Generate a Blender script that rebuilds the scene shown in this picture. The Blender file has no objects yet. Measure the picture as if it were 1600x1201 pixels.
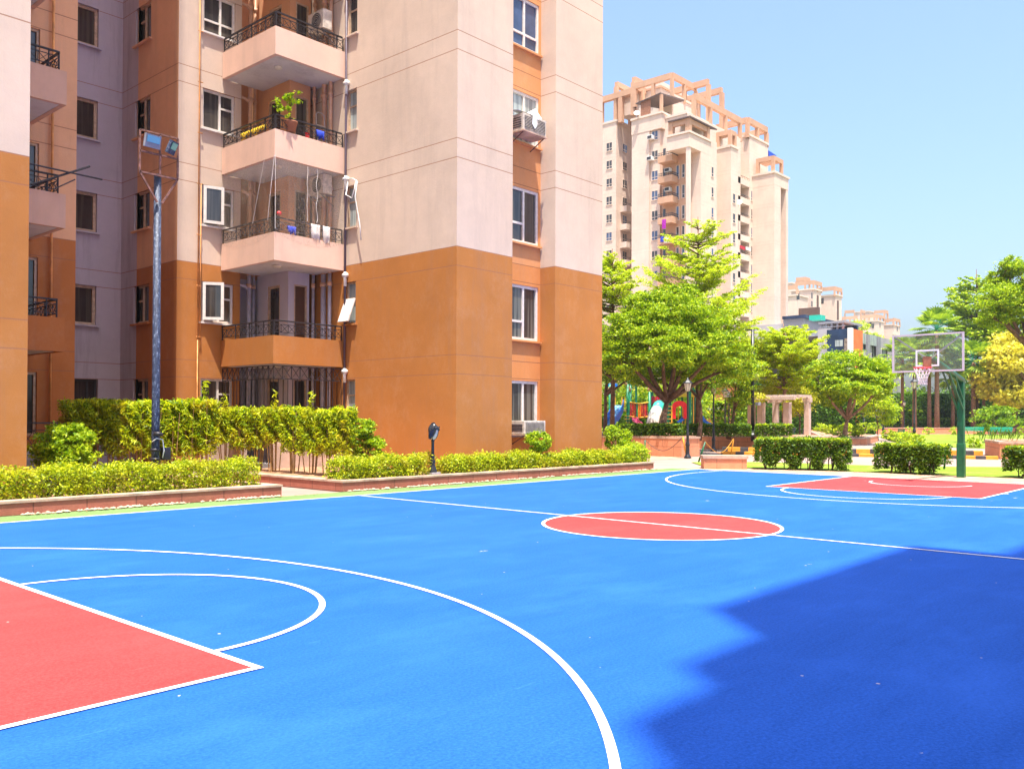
import bpy, math, random
import numpy as np
from mathutils import Vector, Matrix
random.seed(7)
SC = bpy.context.scene
COL = SC.collection
R = math.radians
# ------------------------------------------------------------------ camera model (solved from the court markings)
CW, CH, CF = 1600.0, 1201.0, 1384.06
CP, CR, CY, CSY = 0.010312, 0.0039685, -0.8396318, 40.066
CAM = np.array([-12.0504, -7.6440, 1.6617])
_f = np.array([-math.sin(CY) * math.cos(CP), math.cos(CY) * math.cos(CP), math.sin(CP)])
_r0 = np.array([math.cos(CY), math.sin(CY), 0.0])
_u0 = np.cross(_r0, _f)
_r = _r0 * math.cos(CR) + _u0 * math.sin(CR)
_u = -_r0 * math.sin(CR) + _u0 * math.cos(CR)
def ray(x, y): return _f + _r * (x - CW / 2) / CF - _u * (y - CH / 2 - CSY) / CF
def onx(x, y, X): d = ray(x, y); return CAM + d * ((X - CAM[0]) / d[0])
def ony(x, y, Y): d = ray(x, y); return CAM + d * ((Y - CAM[1]) / d[1])
def onz(x, y, Z=0.0): d = ray(x, y); return CAM + d * ((Z - CAM[2]) / d[2])
def dep(x, y, D): return CAM + ray(x, y) * D
def gxy(x, D):            # ground position on the sight line of column x at depth D
    p = dep(x, 650, D); return float(p[0]), float(p[1])
def zat(x, y, D): return float(dep(x, y, D)[2])
cam = bpy.data.cameras.new('camera'); camo = bpy.data.objects.new('camera', cam); COL.objects.link(camo)
camo.matrix_world = Matrix(((_r[0], _u[0], -_f[0], CAM[0]), (_r[1], _u[1], -_f[1], CAM[1]), (_r[2], _u[2], -_f[2], CAM[2]), (0, 0, 0, 1)))
cam.sensor_width = 36; cam.lens = 36 * CF / CW; cam.shift_y = CSY / CW
cam.clip_start = 0.1; cam.clip_end = 6000
SC.camera = camo
# ------------------------------------------------------------------ materials
def newmat(name):
    m = bpy.data.materials.new(name); m.use_nodes = True
    nt = m.node_tree; b = nt.nodes['Principled BSDF']; return m, nt, b
def N(nt, t, **k):
    n = nt.nodes.new(t)
    for a, v in k.items():
        if a in n.inputs.keys(): n.inputs[a].default_value = v
        else: setattr(n, a, v)
    return n
def c4(c): return (c[0], c[1], c[2], 1)
def coords(nt, scale=1.0, s3=None):
    g = N(nt, 'ShaderNodeNewGeometry')          # world position: keeps the grain at real size
    mp = N(nt, 'ShaderNodeMapping'); nt.links.new(g.outputs['Position'], mp.inputs['Vector'])
    mp.inputs['Scale'].default_value = s3 if s3 else (scale,) * 3
    return mp.outputs['Vector']
def noise(nt, scale, detail=6, rough=0.6, s3=None):
    n = N(nt, 'ShaderNodeTexNoise'); n.inputs['Scale'].default_value = scale
    n.inputs['Detail'].default_value = detail; n.inputs['Roughness'].default_value = rough
    nt.links.new(coords(nt, 1, s3), n.inputs['Vector']); return n.outputs['Fac']
def ramp(nt, fac, stops):
    r = N(nt, 'ShaderNodeValToRGB'); nt.links.new(fac, r.inputs['Fac'])
    e = r.color_ramp.elements
    while len(e) < len(stops): e.new(0.5)
    for i, (p, c) in enumerate(stops):
        e[i].position = p; e[i].color = c4(c) if isinstance(c, tuple) else (c, c, c, 1)
    return r.outputs['Color']
def mix(nt, fac, a, b, mode='MIX'):
    m = N(nt, 'ShaderNodeMix', data_type='RGBA', blend_type=mode)
    for s, v in ((0, fac), (6, a), (7, b)):
        if isinstance(v, (int, float)): m.inputs[s].default_value = v
        elif isinstance(v, tuple): m.inputs[s].default_value = c4(v)
        else: nt.links.new(v, m.inputs[s])
    return m.outputs[2]
def bump(nt, b, h, strength=0.3, dist=0.02):
    bp = N(nt, 'ShaderNodeBump'); bp.inputs['Strength'].default_value = strength; bp.inputs['Distance'].default_value = dist
    nt.links.new(h, bp.inputs['Height']); nt.links.new(bp.outputs['Normal'], b.inputs['Normal'])
def plain(name, col, rough=0.6, metal=0.0, vary=0.12, scale=6, bmp=0.0, spec=0.5):
    m, nt, b = newmat(name)
    f = noise(nt, scale)
    d = tuple(max(0, c * (1 - vary * 1.6)) for c in col); l = tuple(min(1, c * (1 + vary)) for c in col)
    nt.links.new(ramp(nt, f, [(0.3, d), (0.7, l)]), b.inputs['Base Color'])
    b.inputs['Roughness'].default_value = rough; b.inputs['Metallic'].default_value = metal
    b.inputs['Specular IOR Level'].default_value = spec
    if bmp: bump(nt, b, noise(nt, scale * 8), bmp, 0.01)
    return m
def math_n(nt, op, a, b=None):
    n = N(nt, 'ShaderNodeMath', operation=op)
    for i, v in enumerate((a, b)):
        if v is None: continue
        if isinstance(v, (int, float)): n.inputs[i].default_value = v
        else: nt.links.new(v, n.inputs[i])
    return n.outputs[0]
def zpos(nt):
    g = N(nt, 'ShaderNodeNewGeometry'); s = N(nt, 'ShaderNodeSeparateXYZ'); nt.links.new(g.outputs['Position'], s.inputs[0]); return s.outputs
def plaster(name, low, high, split=6.52, grooves=True, pitch=3.05, stain=0.5, gcol=(0.30, 0.13, 0.07)):
    """painted render: lower and upper coat, joint lines cut at every floor, weather stains and a trowelled relief"""
    m, nt, b = newmat(name)
    o = zpos(nt); z = o[2]
    n1 = noise(nt, 0.35, 5, 0.65); n2 = noise(nt, 2.2, 8, 0.7); nb = math_n(nt, 'ADD', math_n(nt, 'MULTIPLY', noise(nt, 1.7, 3, 0.5), 2.2), noise(nt, 14, 6, 0.7)); n3 = noise(nt, 1.1, 8, 0.75, (1.6, 1.6, 0.16))
    def shade(c):
        a = tuple(v * 0.86 for v in c); d = tuple(min(1, v * 1.07) for v in c)
        x = ramp(nt, n1, [(0.32, a), (0.68, d)])
        return mix(nt, 0.25, x, ramp(nt, n2, [(0.35, tuple(v * 0.82 for v in c)), (0.62, c)]))
    up = math_n(nt, 'GREATER_THAN', z, split)
    col = mix(nt, up, shade(low), shade(high)) if split is not None and low != high else shade(high)
    st = ramp(nt, n3, [(0.50, 0.0), (0.76, 1.0)]); rp = ramp(nt, noise(nt, 0.9, 9, 0.85, (1, 1, .8)), [(0.50, 0.0), (0.66, 1.0)]); col = mix(nt, math_n(nt, 'MULTIPLY', rp, 0.05), col, (0.95, 0.80, 0.62))
    col = mix(nt, math_n(nt, 'MULTIPLY', st, stain * 0.45), col, (0.20, 0.16, 0.15))
    h = nb
    if grooves:
        ln = None
        for off in (2.93, 3.47):
            md = math_n(nt, 'FRACT', math_n(nt, 'DIVIDE', math_n(nt, 'SUBTRACT', z, off - 3 * pitch), pitch))
            d = math_n(nt, 'ABSOLUTE', math_n(nt, 'SUBTRACT', md, 0.5))
            g = math_n(nt, 'GREATER_THAN', d, 0.5 - 0.012 / pitch)
            ln = g if ln is None else math_n(nt, 'MAXIMUM', ln, g)
        col = mix(nt, math_n(nt, 'MULTIPLY', ln, 0.8), col, gcol)
        h = math_n(nt, 'SUBTRACT', nb, math_n(nt, 'MULTIPLY', ln, 0.8))
    nt.links.new(col, b.inputs['Base Color'])
    b.inputs['Roughness'].default_value = 0.85; b.inputs['Specular IOR Level'].default_value = 0.2
    bump(nt, b, h, 0.30, 0.010)
    return m
PINK = (0.65, 0.50, 0.39); BROWN = (0.46, 0.178, 0.045); TAN = (0.74, 0.40, 0.22); LAV = (0.50, 0.43, 0.47)
M = {}
M['wall'] = plaster('plaster_two_tone', BROWN, PINK)
M['wall_tan'] = plaster('plaster_tan', (0.46, 0.16, 0.045), TAN, stain=0.6)
M['wall_lav'] = plaster('plaster_lavender', LAV, LAV, stain=1.3)
M['wall_inner'] = plaster('plaster_balcony_wall', (0.60, 0.54, 0.57), (0.70, 0.36, 0.19), split=6.4, grooves=False)
M['recess'] = plaster('plaster_recess', (0.62, 0.24, 0.075), (0.68, 0.30, 0.12), gcol=(.25, .1, .05))
M['fascia'] = plaster('plaster_fascia', BROWN, (0.78, 0.52, 0.40), split=5.2, grooves=False)
M['fascia_shade'] = plaster('plaster_fascia_shade', (0.46, 0.16, 0.045), (0.66, 0.40, 0.28), split=5.2, grooves=False)  # left wing copy of the fascia paint, its shaded tone put into the colour
M['soffit'] = plaster('plaster_soffit', (0.66, 0.62, 0.58), (0.66, 0.62, 0.58), grooves=False, stain=1.0)
M['tower'] = plaster('plaster_tower', (0.70, 0.545, 0.44), (0.70, 0.545, 0.44), stain=0.25, gcol=(.5, .32, .24))
M['tower_o'] = plaster('plaster_tower_orange', (0.56, 0.33, 0.21), (0.56, 0.33, 0.21), stain=0.2, grooves=False)
M['tower_cream'] = plaster('plaster_tower_cream', (0.70, 0.56, 0.46), (0.70, 0.56, 0.46), stain=0.15, grooves=False)
M['white_frame'] = plain('window_frame_paint', (0.74, 0.68, 0.62), 0.5, vary=0.1, scale=9)
M['tan_frame'] = plain('old_window_frame', (0.55, 0.38, 0.25), 0.6, vary=0.2, scale=9)
M['iron'] = plain('black_ironwork', (0.035, 0.030, 0.035), 0.5, 0.2, vary=0.4, scale=20)
M['grill'] = plain('grey_ironwork', (0.22, 0.19, 0.20), 0.5, 0.3, vary=0.4, scale=20)
M['pipe_tan'] = plain('painted_pipe', (0.66, 0.38, 0.24), 0.55)
M['pipe_grey'] = plain('grey_pipe', (0.50, 0.45, 0.49), 0.5)
M['pipe_dark'] = plain('dark_pipe', (0.10, 0.07, 0.10), 0.5)
M['pipe_orange'] = plain('orange_pipe', (0.75, 0.33, 0.10), 0.6, vary=0.3, scale=2)
M['white'] = plain('white_plastic', (0.80, 0.79, 0.76), 0.45)
M['ac_body'] = plain('air_conditioner_casing', (0.62, 0.53, 0.44), 0.5, vary=0.25, scale=7)
M['dark'] = plain('dark_grille', (0.03, 0.03, 0.035), 0.6)
M['black'] = plain('black_paint', (0.018, 0.018, 0.022), 0.35)
M['rust'] = plain('rusty_steel', (0.24, 0.11, 0.08), 0.7, 0.2, vary=0.5, scale=12)
M['lamp_glass'] = plain('frosted_lamp_glass', (0.72, 0.64, 0.48), 0.3)
def glassm(name, col, rough=0.04, curtain=None):
    m, nt, b = newmat(name)
    f = noise(nt, 1.6, 4, 0.6)
    c = ramp(nt, f, [(0.3, tuple(v * .55 for v in col)), (0.7, col)])
    if curtain:
        w = noise(nt, 9, 2, 0.5, (1, 1, 0.03)); c = mix(nt, ramp(nt, w, [(0.45, 0.0), (0.6, 1.0)]), c, curtain)
    nt.links.new(c, b.inputs['Base Color']); b.inputs['Roughness'].default_value = rough
    b.inputs['IOR'].default_value = 1.5; b.inputs['Specular IOR Level'].default_value = 0.7
    bump(nt, b, noise(nt, 1.2, 2, 0.4), 0.05, 0.02)
    return m
M['pane'] = glassm('window_glass_dark', (0.05, 0.045, 0.045), 0.04, (0.075, 0.068, 0.058))
M['pane_curtain'] = glassm('window_glass_curtain', (0.06, 0.055, 0.05), 0.08, (0.15, 0.145, 0.12))
M['pane_frost'] = glassm('window_glass_frosted', (0.34, 0.38, 0.38), 0.2, (0.45, 0.5, 0.47))
M['pane_blue'] = glassm('window_glass_blue', (0.08, 0.12, 0.22), 0.06)
M['pane_brown'] = glassm('door_board_brown', (0.13, 0.05, 0.02), 0.5)
def court(name, a, b_, wear=(0.55, 0.5, 0.46)):
    """acrylic court paint: broom streaks, scuffs, chips of grit and faded patches"""
    m, nt, b = newmat(name)
    n1 = noise(nt, 0.22, 5, 0.65); n2 = noise(nt, 0.9, 10, 0.75, (0.5, 2.6, 1))
    c = ramp(nt, n1, [(0.34, tuple(v * .92 for v in a)), (0.64, b_)])
    c = mix(nt, 0.55, c, ramp(nt, n2, [(0.30, tuple(v * .80 for v in a)), (0.72, tuple(min(1, v * 1.25) for v in b_))]))
    c = mix(nt, 0.5, c, ramp(nt, noise(nt, 45, 4, 0.8), [(0.35, tuple(v * .60 for v in a)), (0.65, tuple(min(1, v * 1.22) for v in b_))]))
    c = mix(nt, math_n(nt, 'MULTIPLY', ramp(nt, noise(nt, 0.55, 6, 0.7, (1, 1.7, 1)), [(0.50, 0.0), (0.72, 1.0)]), .42), c, tuple(min(1, v * 1.30 + .005) for v in b_))
    v = N(nt, 'ShaderNodeTexVoronoi'); v.inputs['Scale'].default_value = 2.1; nt.links.new(coords(nt, 1), v.inputs['Vector'])
    spot = math_n(nt, 'LESS_THAN', math_n(nt, 'ADD', v.outputs['Distance'], math_n(nt, 'MULTIPLY', noise(nt, 30, 3), .05)), 0.050)
    big = noise(nt, 0.8, 3); gate = math_n(nt, 'GREATER_THAN', big, 0.42)
    c = mix(nt, math_n(nt, 'MULTIPLY', math_n(nt, 'MULTIPLY', spot, gate), 0.75), c, wear)
    v2 = N(nt, 'ShaderNodeTexVoronoi'); v2.inputs['Scale'].default_value = 0.45; nt.links.new(coords(nt, 1, (1, 1.6, 1)), v2.inputs['Vector'])
    sp2 = math_n(nt, 'LESS_THAN', math_n(nt, 'ADD', v2.outputs['Distance'], math_n(nt, 'MULTIPLY', noise(nt, 14, 5, .8), .09)), 0.075)
    c = mix(nt, math_n(nt, 'MULTIPLY', sp2, 0.45), c, wear)
    sc = noise(nt, 2.4, 5, 0.8, (0.35, 3.4, 1)); scm = ramp(nt, sc, [(0.64, 0.0), (0.74, 1.0)])
    c = mix(nt, math_n(nt, 'MULTIPLY', scm, 0.45), c, tuple(min(1, x * 1.7 + .02) for x in b_))
    nt.links.new(c, b.inputs['Base Color']); b.inputs['Roughness'].default_value = 0.62
    b.inputs['Specular IOR Level'].default_value = 0.04
    bump(nt, b, noise(nt, 160, 3, 0.6), 0.12, 0.004)
    return m
M['blue'] = court('court_paint_blue', (0.009, 0.080, 0.42), (0.023, 0.114, 0.55))
M['red'] = court('court_paint_red', (0.36, 0.038, 0.040), (0.44, 0.060, 0.060))
M['green'] = court('court_paint_green', (0.13, 0.215, 0.075), (0.17, 0.26, 0.10))
def linem():
    m, nt, b = newmat('court_line_paint')
    f = noise(nt, 2.2, 6, .7); g = noise(nt, 26, 6, .85)
    c = ramp(nt, f, [(.3, (.66, .66, .67)), (.65, (.80, .80, .80))])
    c = mix(nt, math_n(nt, 'MULTIPLY', ramp(nt, g, [(.57, 0.0), (.66, 1.0)]), .6), c, (.20, .30, .50))
    nt.links.new(c, b.inputs['Base Color']); b.inputs['Roughness'].default_value = .6; return m
M['line'] = linem()
def blocks(name, a, b_, mortar, sx, sz, off=0.5):
    m, nt, b = newmat(name)
    t = N(nt, 'ShaderNodeTexBrick'); o = zpos(nt)
    cb = N(nt, 'ShaderNodeCombineXYZ'); nt.links.new(math_n(nt, 'ADD', o[0], math_n(nt, 'MULTIPLY', o[1], -1.0)), cb.inputs[0]); nt.links.new(o[2], cb.inputs[1])
    nt.links.new(cb.outputs[0], t.inputs['Vector'])
    t.offset = off; t.inputs['Scale'].default_value = 1; t.inputs['Brick Width'].default_value = sx; t.inputs['Row Height'].default_value = sz
    t.inputs['Mortar Size'].default_value = 0.013; t.inputs['Color1'].default_value = c4(a); t.inputs['Color2'].default_value = c4(b_); t.inputs['Mortar'].default_value = c4(tuple(v * .5 for v in mortar))
    n = noise(nt, 3, 8, 0.75)
    c = mix(nt, 0.45, t.outputs['Color'], ramp(nt, n, [(0.3, tuple(v * .6 for v in a)), (0.7, tuple(min(1, v * 1.2) for v in b_))]))
    nt.links.new(c, b.inputs['Base Color']); b.inputs['Roughness'].default_value = 0.85
    bump(nt, b, noise(nt, 30, 5), 0.4, 0.01)
    return m
M['sandstone'] = blocks('red_sandstone_blocks', (0.33, 0.095, 0.06), (0.42, 0.14, 0.09), (0.20, 0.08, 0.05), 0.9, 3.0)
M['coping'] = plain('stone_coping', (0.50, 0.33, 0.24), 0.85, vary=0.3, scale=2.5, bmp=0.3)
M['sand_far'] = blocks('orange_sandstone_cladding', (0.58, 0.22, 0.11), (0.66, 0.27, 0.14), (0.30, 0.12, 0.07), 1.2, 0.45)
def paving(name, a, b_, mortar, s):
    m, nt, b = newmat(name)
    t = N(nt, 'ShaderNodeTexBrick'); nt.links.new(coords(nt, 1), t.inputs['Vector'])
    t.inputs['Scale'].default_value = 1; t.inputs['Brick Width'].default_value = s; t.inputs['Row Height'].default_value = s / 2
    t.inputs['Mortar Size'].default_value = 0.008; t.inputs['Color1'].default_value = c4(a); t.inputs['Color2'].default_value = c4(b_); t.inputs['Mortar'].default_value = c4(mortar)
    n = noise(nt, 0.6, 8, 0.7)
    c = mix(nt, 0.6, t.outputs['Color'], ramp(nt, n, [(0.3, tuple(v * .72 for v in a)), (0.7, tuple(min(1, v * 1.1) for v in b_))]))
    nt.links.new(c, b.inputs['Base Color']); b.inputs['Roughness'].default_value = 0.85
    bump(nt, b, t.outputs['Fac'], -0.2, 0.01)
    return m
M['paving'] = paving('pink_paving', (0.31, 0.21, 0.175), (0.36, 0.25, 0.205), (0.22, 0.15, 0.12), 0.4)
M['dirt'] = plain('sandy_dirt', (0.50, 0.31, 0.20), 0.95, vary=0.3, scale=2.5, bmp=0.5)
M['soil'] = plain('planter_soil', (0.42, 0.22, 0.12), 0.95, vary=0.4, scale=4, bmp=0.8)
M['lawn'] = plain('lawn_turf', (0.17, 0.26, 0.025), 0.95, vary=0.28, scale=0.9, bmp=0.6, spec=0.1)
def turf():
    m, nt, b = newmat('lawn_turf'); f = noise(nt, 1.1, 8, .75); g = noise(nt, 9, 6, .8); p = noise(nt, .45, 6, .7)
    c = ramp(nt, f, [(.3, (.10, .19, .012)), (.7, (.24, .33, .03))]); c = mix(nt, .45, c, ramp(nt, g, [(.3, (.06, .12, .008)), (.7, (.30, .36, .05))]))
    c = mix(nt, math_n(nt, 'MULTIPLY', ramp(nt, p, [(.52, 0.0), (.70, 1.0)]), .55), c, (.36, .28, .10))
    nt.links.new(c, b.inputs['Base Color']); b.inputs['Roughness'].default_value = .95; b.inputs['Specular IOR Level'].default_value = .1; bump(nt, b, g, .6, .03); return m
M['lawn'] = turf()
M['ground'] = plain('far_ground', (0.22, 0.20, 0.09), 0.95, vary=0.3, scale=0.3)
M['concrete'] = plain('grey_concrete', (0.30, 0.28, 0.29), 0.9, vary=0.3, scale=1.5, bmp=0.3)
M['pebble'] = plain('pale_pebbles', (0.48, 0.35, 0.25), 0.9, vary=0.3, scale=9)
M['kerb_y'] = plain('kerb_orange_paint', (0.80, 0.33, 0.02), 0.7, vary=0.3, scale=5)
M['kerb_k'] = plain('kerb_black_paint', (0.05, 0.045, 0.045), 0.7, vary=0.4, scale=5)
M['hoop_green'] = plain('green_gloss_paint', (0.002, 0.10, 0.034), 0.45, vary=0.3, scale=4)
M['teal'] = plain('teal_paint', (0.01, 0.42, 0.30), 0.45)
M['p_green'] = plain('playground_green', (0.005, 0.20, 0.09), 0.4)
M['p_blue'] = plain('playground_blue', (0.01, 0.17, 0.72), 0.35)
M['p_lblue'] = plain('slide_bed_blue', (0.20, 0.50, 0.85), 0.25)
M['p_red'] = plain('playground_red', (0.72, 0.015, 0.03), 0.4)
M['p_maroon'] = plain('playground_maroon', (0.30, 0.01, 0.03), 0.4)
M['p_yellow'] = plain('playground_yellow', (0.85, 0.48, 0.04), 0.4)
M['p_orange'] = plain('playground_orange', (0.85, 0.20, 0.01), 0.4)
M['p_pink'] = plain('playground_pink', (0.80, 0.10, 0.25), 0.4)
M['p_teal'] = plain('playground_teal', (0.05, 0.62, 0.42), 0.4)
M['p_white'] = plain('playground_cream', (0.80, 0.70, 0.62), 0.4)
M['p_brown'] = plain('playground_brown', (0.42, 0.22, 0.12), 0.5)
M['stone_pale'] = plain('pale_pergola_stone', (0.50, 0.37, 0.30), 0.8, vary=0.15, scale=2)
M['bark'] = plain('tree_bark', (0.16, 0.085, 0.05), 0.95, vary=0.4, scale=6, bmp=0.8)
M['bark_pale'] = plain('pale_bark', (0.30, 0.17, 0.10), 0.95, vary=0.35, scale=6, bmp=0.6)
M['palm_bark'] = plain('palm_bark', (0.24, 0.13, 0.08), 0.95, vary=0.35, scale=5, bmp=0.8)
M['skin'] = plain('skin', (0.22, 0.11, 0.07), 0.6)
M['cloth_dark'] = plain('dark_cloth', (0.02, 0.02, 0.03), 0.9)
M['cloth_red'] = plain('red_cloth', (0.5, 0.02, 0.04), 0.9)
M['cloth_blue'] = plain('blue_cloth', (0.02, 0.05, 0.45), 0.9)
M['cloth_white'] = plain('white_cloth', (0.72, 0.66, 0.62), 0.9)
M['cloth_purple'] = plain('purple_cloth', (0.40, 0.01, 0.38), 0.9)
M['yellow_p'] = plain('yellow_plastic', (0.75, 0.5, 0.02), 0.5)
M['blue_p'] = plain('blue_plastic', (0.01, 0.06, 0.5), 0.4)
M['alu'] = plain('aluminium', (0.62, 0.60, 0.60), 0.35, 0.7)
M['terracotta'] = plain('terracotta', (0.35, 0.14, 0.07), 0.85)
M['bag'] = plain('black_plastic_bag', (0.012, 0.012, 0.014), 0.32)
M['wood'] = plain('rusty_brown_board', (0.30, 0.13, 0.07), 0.8, vary=0.4, scale=8)
M['dark_roof'] = plain('dark_roofing', (0.12, 0.08, 0.07), 0.8, vary=0.3)
M['grey_render'] = plain('grey_render', (0.40, 0.38, 0.39), 0.85, vary=0.1, scale=0.6)
M['grey_dark'] = plain('dark_grey_cladding', (0.26, 0.26, 0.29), 0.8, vary=0.1)
M['navy'] = plain('navy_glass_cladding', (0.015, 0.035, 0.085), 0.25, vary=0.3, scale=0.5)
M['orange_clad'] = plain('orange_cladding', (0.68, 0.17, 0.05), 0.7, vary=0.12, scale=0.8)
M['stone_clad'] = plain('rough_stone_cladding', (0.28, 0.22, 0.17), 0.9, vary=0.5, scale=2)
M['orange_room'] = plain('orange_room_glow', (0.70, 0.28, 0.06), 0.9)
def leafm(name, dark, light, accent=None, trans=0.42):
    m, nt, b = newmat(name)
    g = N(nt, 'ShaderNodeNewGeometry')
    c = ramp(nt, g.outputs['Random Per Island'], [(0.0, dark), (0.55, tuple((a + d) / 2 for a, d in zip(dark, light))), (1.0, light)])
    if accent:
        n = noise(nt, 1.7, 4, 0.7)
        c = mix(nt, math_n(nt, 'MULTIPLY', ramp(nt, n, [(0.50, 0.0), (0.68, 1.0)]), 0.42), c, accent)
    nt.links.new(c, b.inputs['Base Color']); b.inputs['Roughness'].default_value = 0.5; b.inputs['Specular IOR Level'].default_value = 0.35
    t = N(nt, 'ShaderNodeBsdfTranslucent')
    nt.links.new(mix(nt, 1.0, c, (1.0, 1.0, 0.45), 'MULTIPLY'), t.inputs['Color'])
    ms = N(nt, 'ShaderNodeMixShader'); ms.inputs[0].default_value = trans
    nt.links.new(b.outputs[0], ms.inputs[1]); nt.links.new(t.outputs[0], ms.inputs[2])
    nt.links.new(ms.outputs[0], nt.nodes['Material Output'].inputs['Surface'])
    return m
M['leaf_mid'] = leafm('leaves_mid_green', (0.05, 0.15, 0.004), (0.40, 0.55, 0.012))
M['leaf_bright'] = leafm('leaves_bright_green', (0.10, 0.24, 0.004), (0.60, 0.72, 0.02))
M['leaf_layer'] = leafm('leaves_layered_tree', (0.24, 0.38, 0.008), (0.74, 0.82, 0.04), (0.74, 0.66, 0.06), .55)
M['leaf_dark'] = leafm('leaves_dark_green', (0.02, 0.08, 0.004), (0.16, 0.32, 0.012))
M['leaf_hedge'] = leafm('hedge_leaves_yellow_green', (0.12, 0.22, 0.004), (0.72, 0.76, 0.02), (0.72, 0.44, 0.06))
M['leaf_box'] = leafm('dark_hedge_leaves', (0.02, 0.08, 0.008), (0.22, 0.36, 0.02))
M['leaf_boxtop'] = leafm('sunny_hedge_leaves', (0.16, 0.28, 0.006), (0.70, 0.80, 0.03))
M['leaf_bamboo'] = leafm('bamboo_leaves', (0.10, 0.22, 0.004), (0.78, 0.84, 0.02), (0.80, 0.52, 0.04))
M['leaf_gold'] = leafm('golden_leaves', (0.50, 0.44, 0.02), (0.92, 0.84, 0.14))
M['leaf_palm'] = leafm('palm_leaves', (0.08, 0.20, 0.01), (0.50, 0.64, 0.06), None, 0.4)
M['leaf_pale'] = leafm('leaves_pale_green', (0.22, 0.34, 0.07), (0.56, 0.68, 0.18))
M['leaf_yel'] = leafm('leaves_yellow_green', (0.30, 0.34, 0.01), (0.65, 0.60, 0.03))
M['dry_leaf'] = leafm('dry_leaves', (0.16, 0.07, 0.02), (0.45, 0.28, 0.10), None, .1)
M['culm'] = plain('bamboo_culms', (0.40, 0.25, 0.10), 0.6, vary=0.3)
M['twig'] = plain('hedge_twigs', (0.07, 0.045, 0.02), 0.9, vary=0.4)
def sheer(name, col, alpha):
    m, nt, b = newmat(name)
    t = N(nt, 'ShaderNodeBsdfTransparent'); ms = N(nt, 'ShaderNodeMixShader'); ms.inputs[0].default_value = alpha
    d = N(nt, 'ShaderNodeBsdfDiffuse'); d.inputs['Color'].default_value = c4(col)
    nt.links.new(t.outputs[0], ms.inputs[1]); nt.links.new(d.outputs[0], ms.inputs[2])
    nt.links.new(ms.outputs[0], nt.nodes['Material Output'].inputs['Surface']); return m
M['net'] = sheer('sheer_bird_net', (0.60, 0.48, 0.38), 0.12)
_nt = M['net'].node_tree; _ms = [n for n in _nt.nodes if n.type == 'MIX_SHADER'][0]
_v = N(_nt, 'ShaderNodeTexVoronoi', feature='DISTANCE_TO_EDGE'); _v.inputs['Scale'].default_value = 15; _nt.links.new(coords(_nt, 1, (1, 1, 1.4)), _v.inputs['Vector'])
_a = math_n(_nt, 'MULTIPLY', math_n(_nt, 'LESS_THAN', _v.outputs['Distance'], .075), ramp(_nt, noise(_nt, 2.6, 4, .6, (1, 1, .25)), [(.35, .12), (.7, .36)]))
_nt.links.new(math_n(_nt, 'ADD', _a, .02), _ms.inputs[0])
def clearglass():
    m, nt, b = newmat('backboard_glass')
    t = N(nt, 'ShaderNodeBsdfTransparent'); t.inputs['Color'].default_value = (0.88, 0.95, 0.89, 1)
    g = N(nt, 'ShaderNodeBsdfGlossy'); g.inputs['Roughness'].default_value = 0.05
    d = N(nt, 'ShaderNodeBsdfDiffuse'); d.inputs['Color'].default_value = (0.62, 0.62, 0.60, 1)
    m1 = N(nt, 'ShaderNodeMixShader'); m1.inputs[0].default_value = 0.05
    nt.links.new(t.outputs[0], m1.inputs[1]); nt.links.new(d.outputs[0], m1.inputs[2])
    m2 = N(nt, 'ShaderNodeMixShader'); m2.inputs[0].default_value = 0.05
    nt.links.new(m1.outputs[0], m2.inputs[1]); nt.links.new(g.outputs[0], m2.inputs[2])
    nt.links.new(m2.outputs[0], nt.nodes['Material Output'].inputs['Surface']); return m
M['board_glass'] = clearglass()
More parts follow.
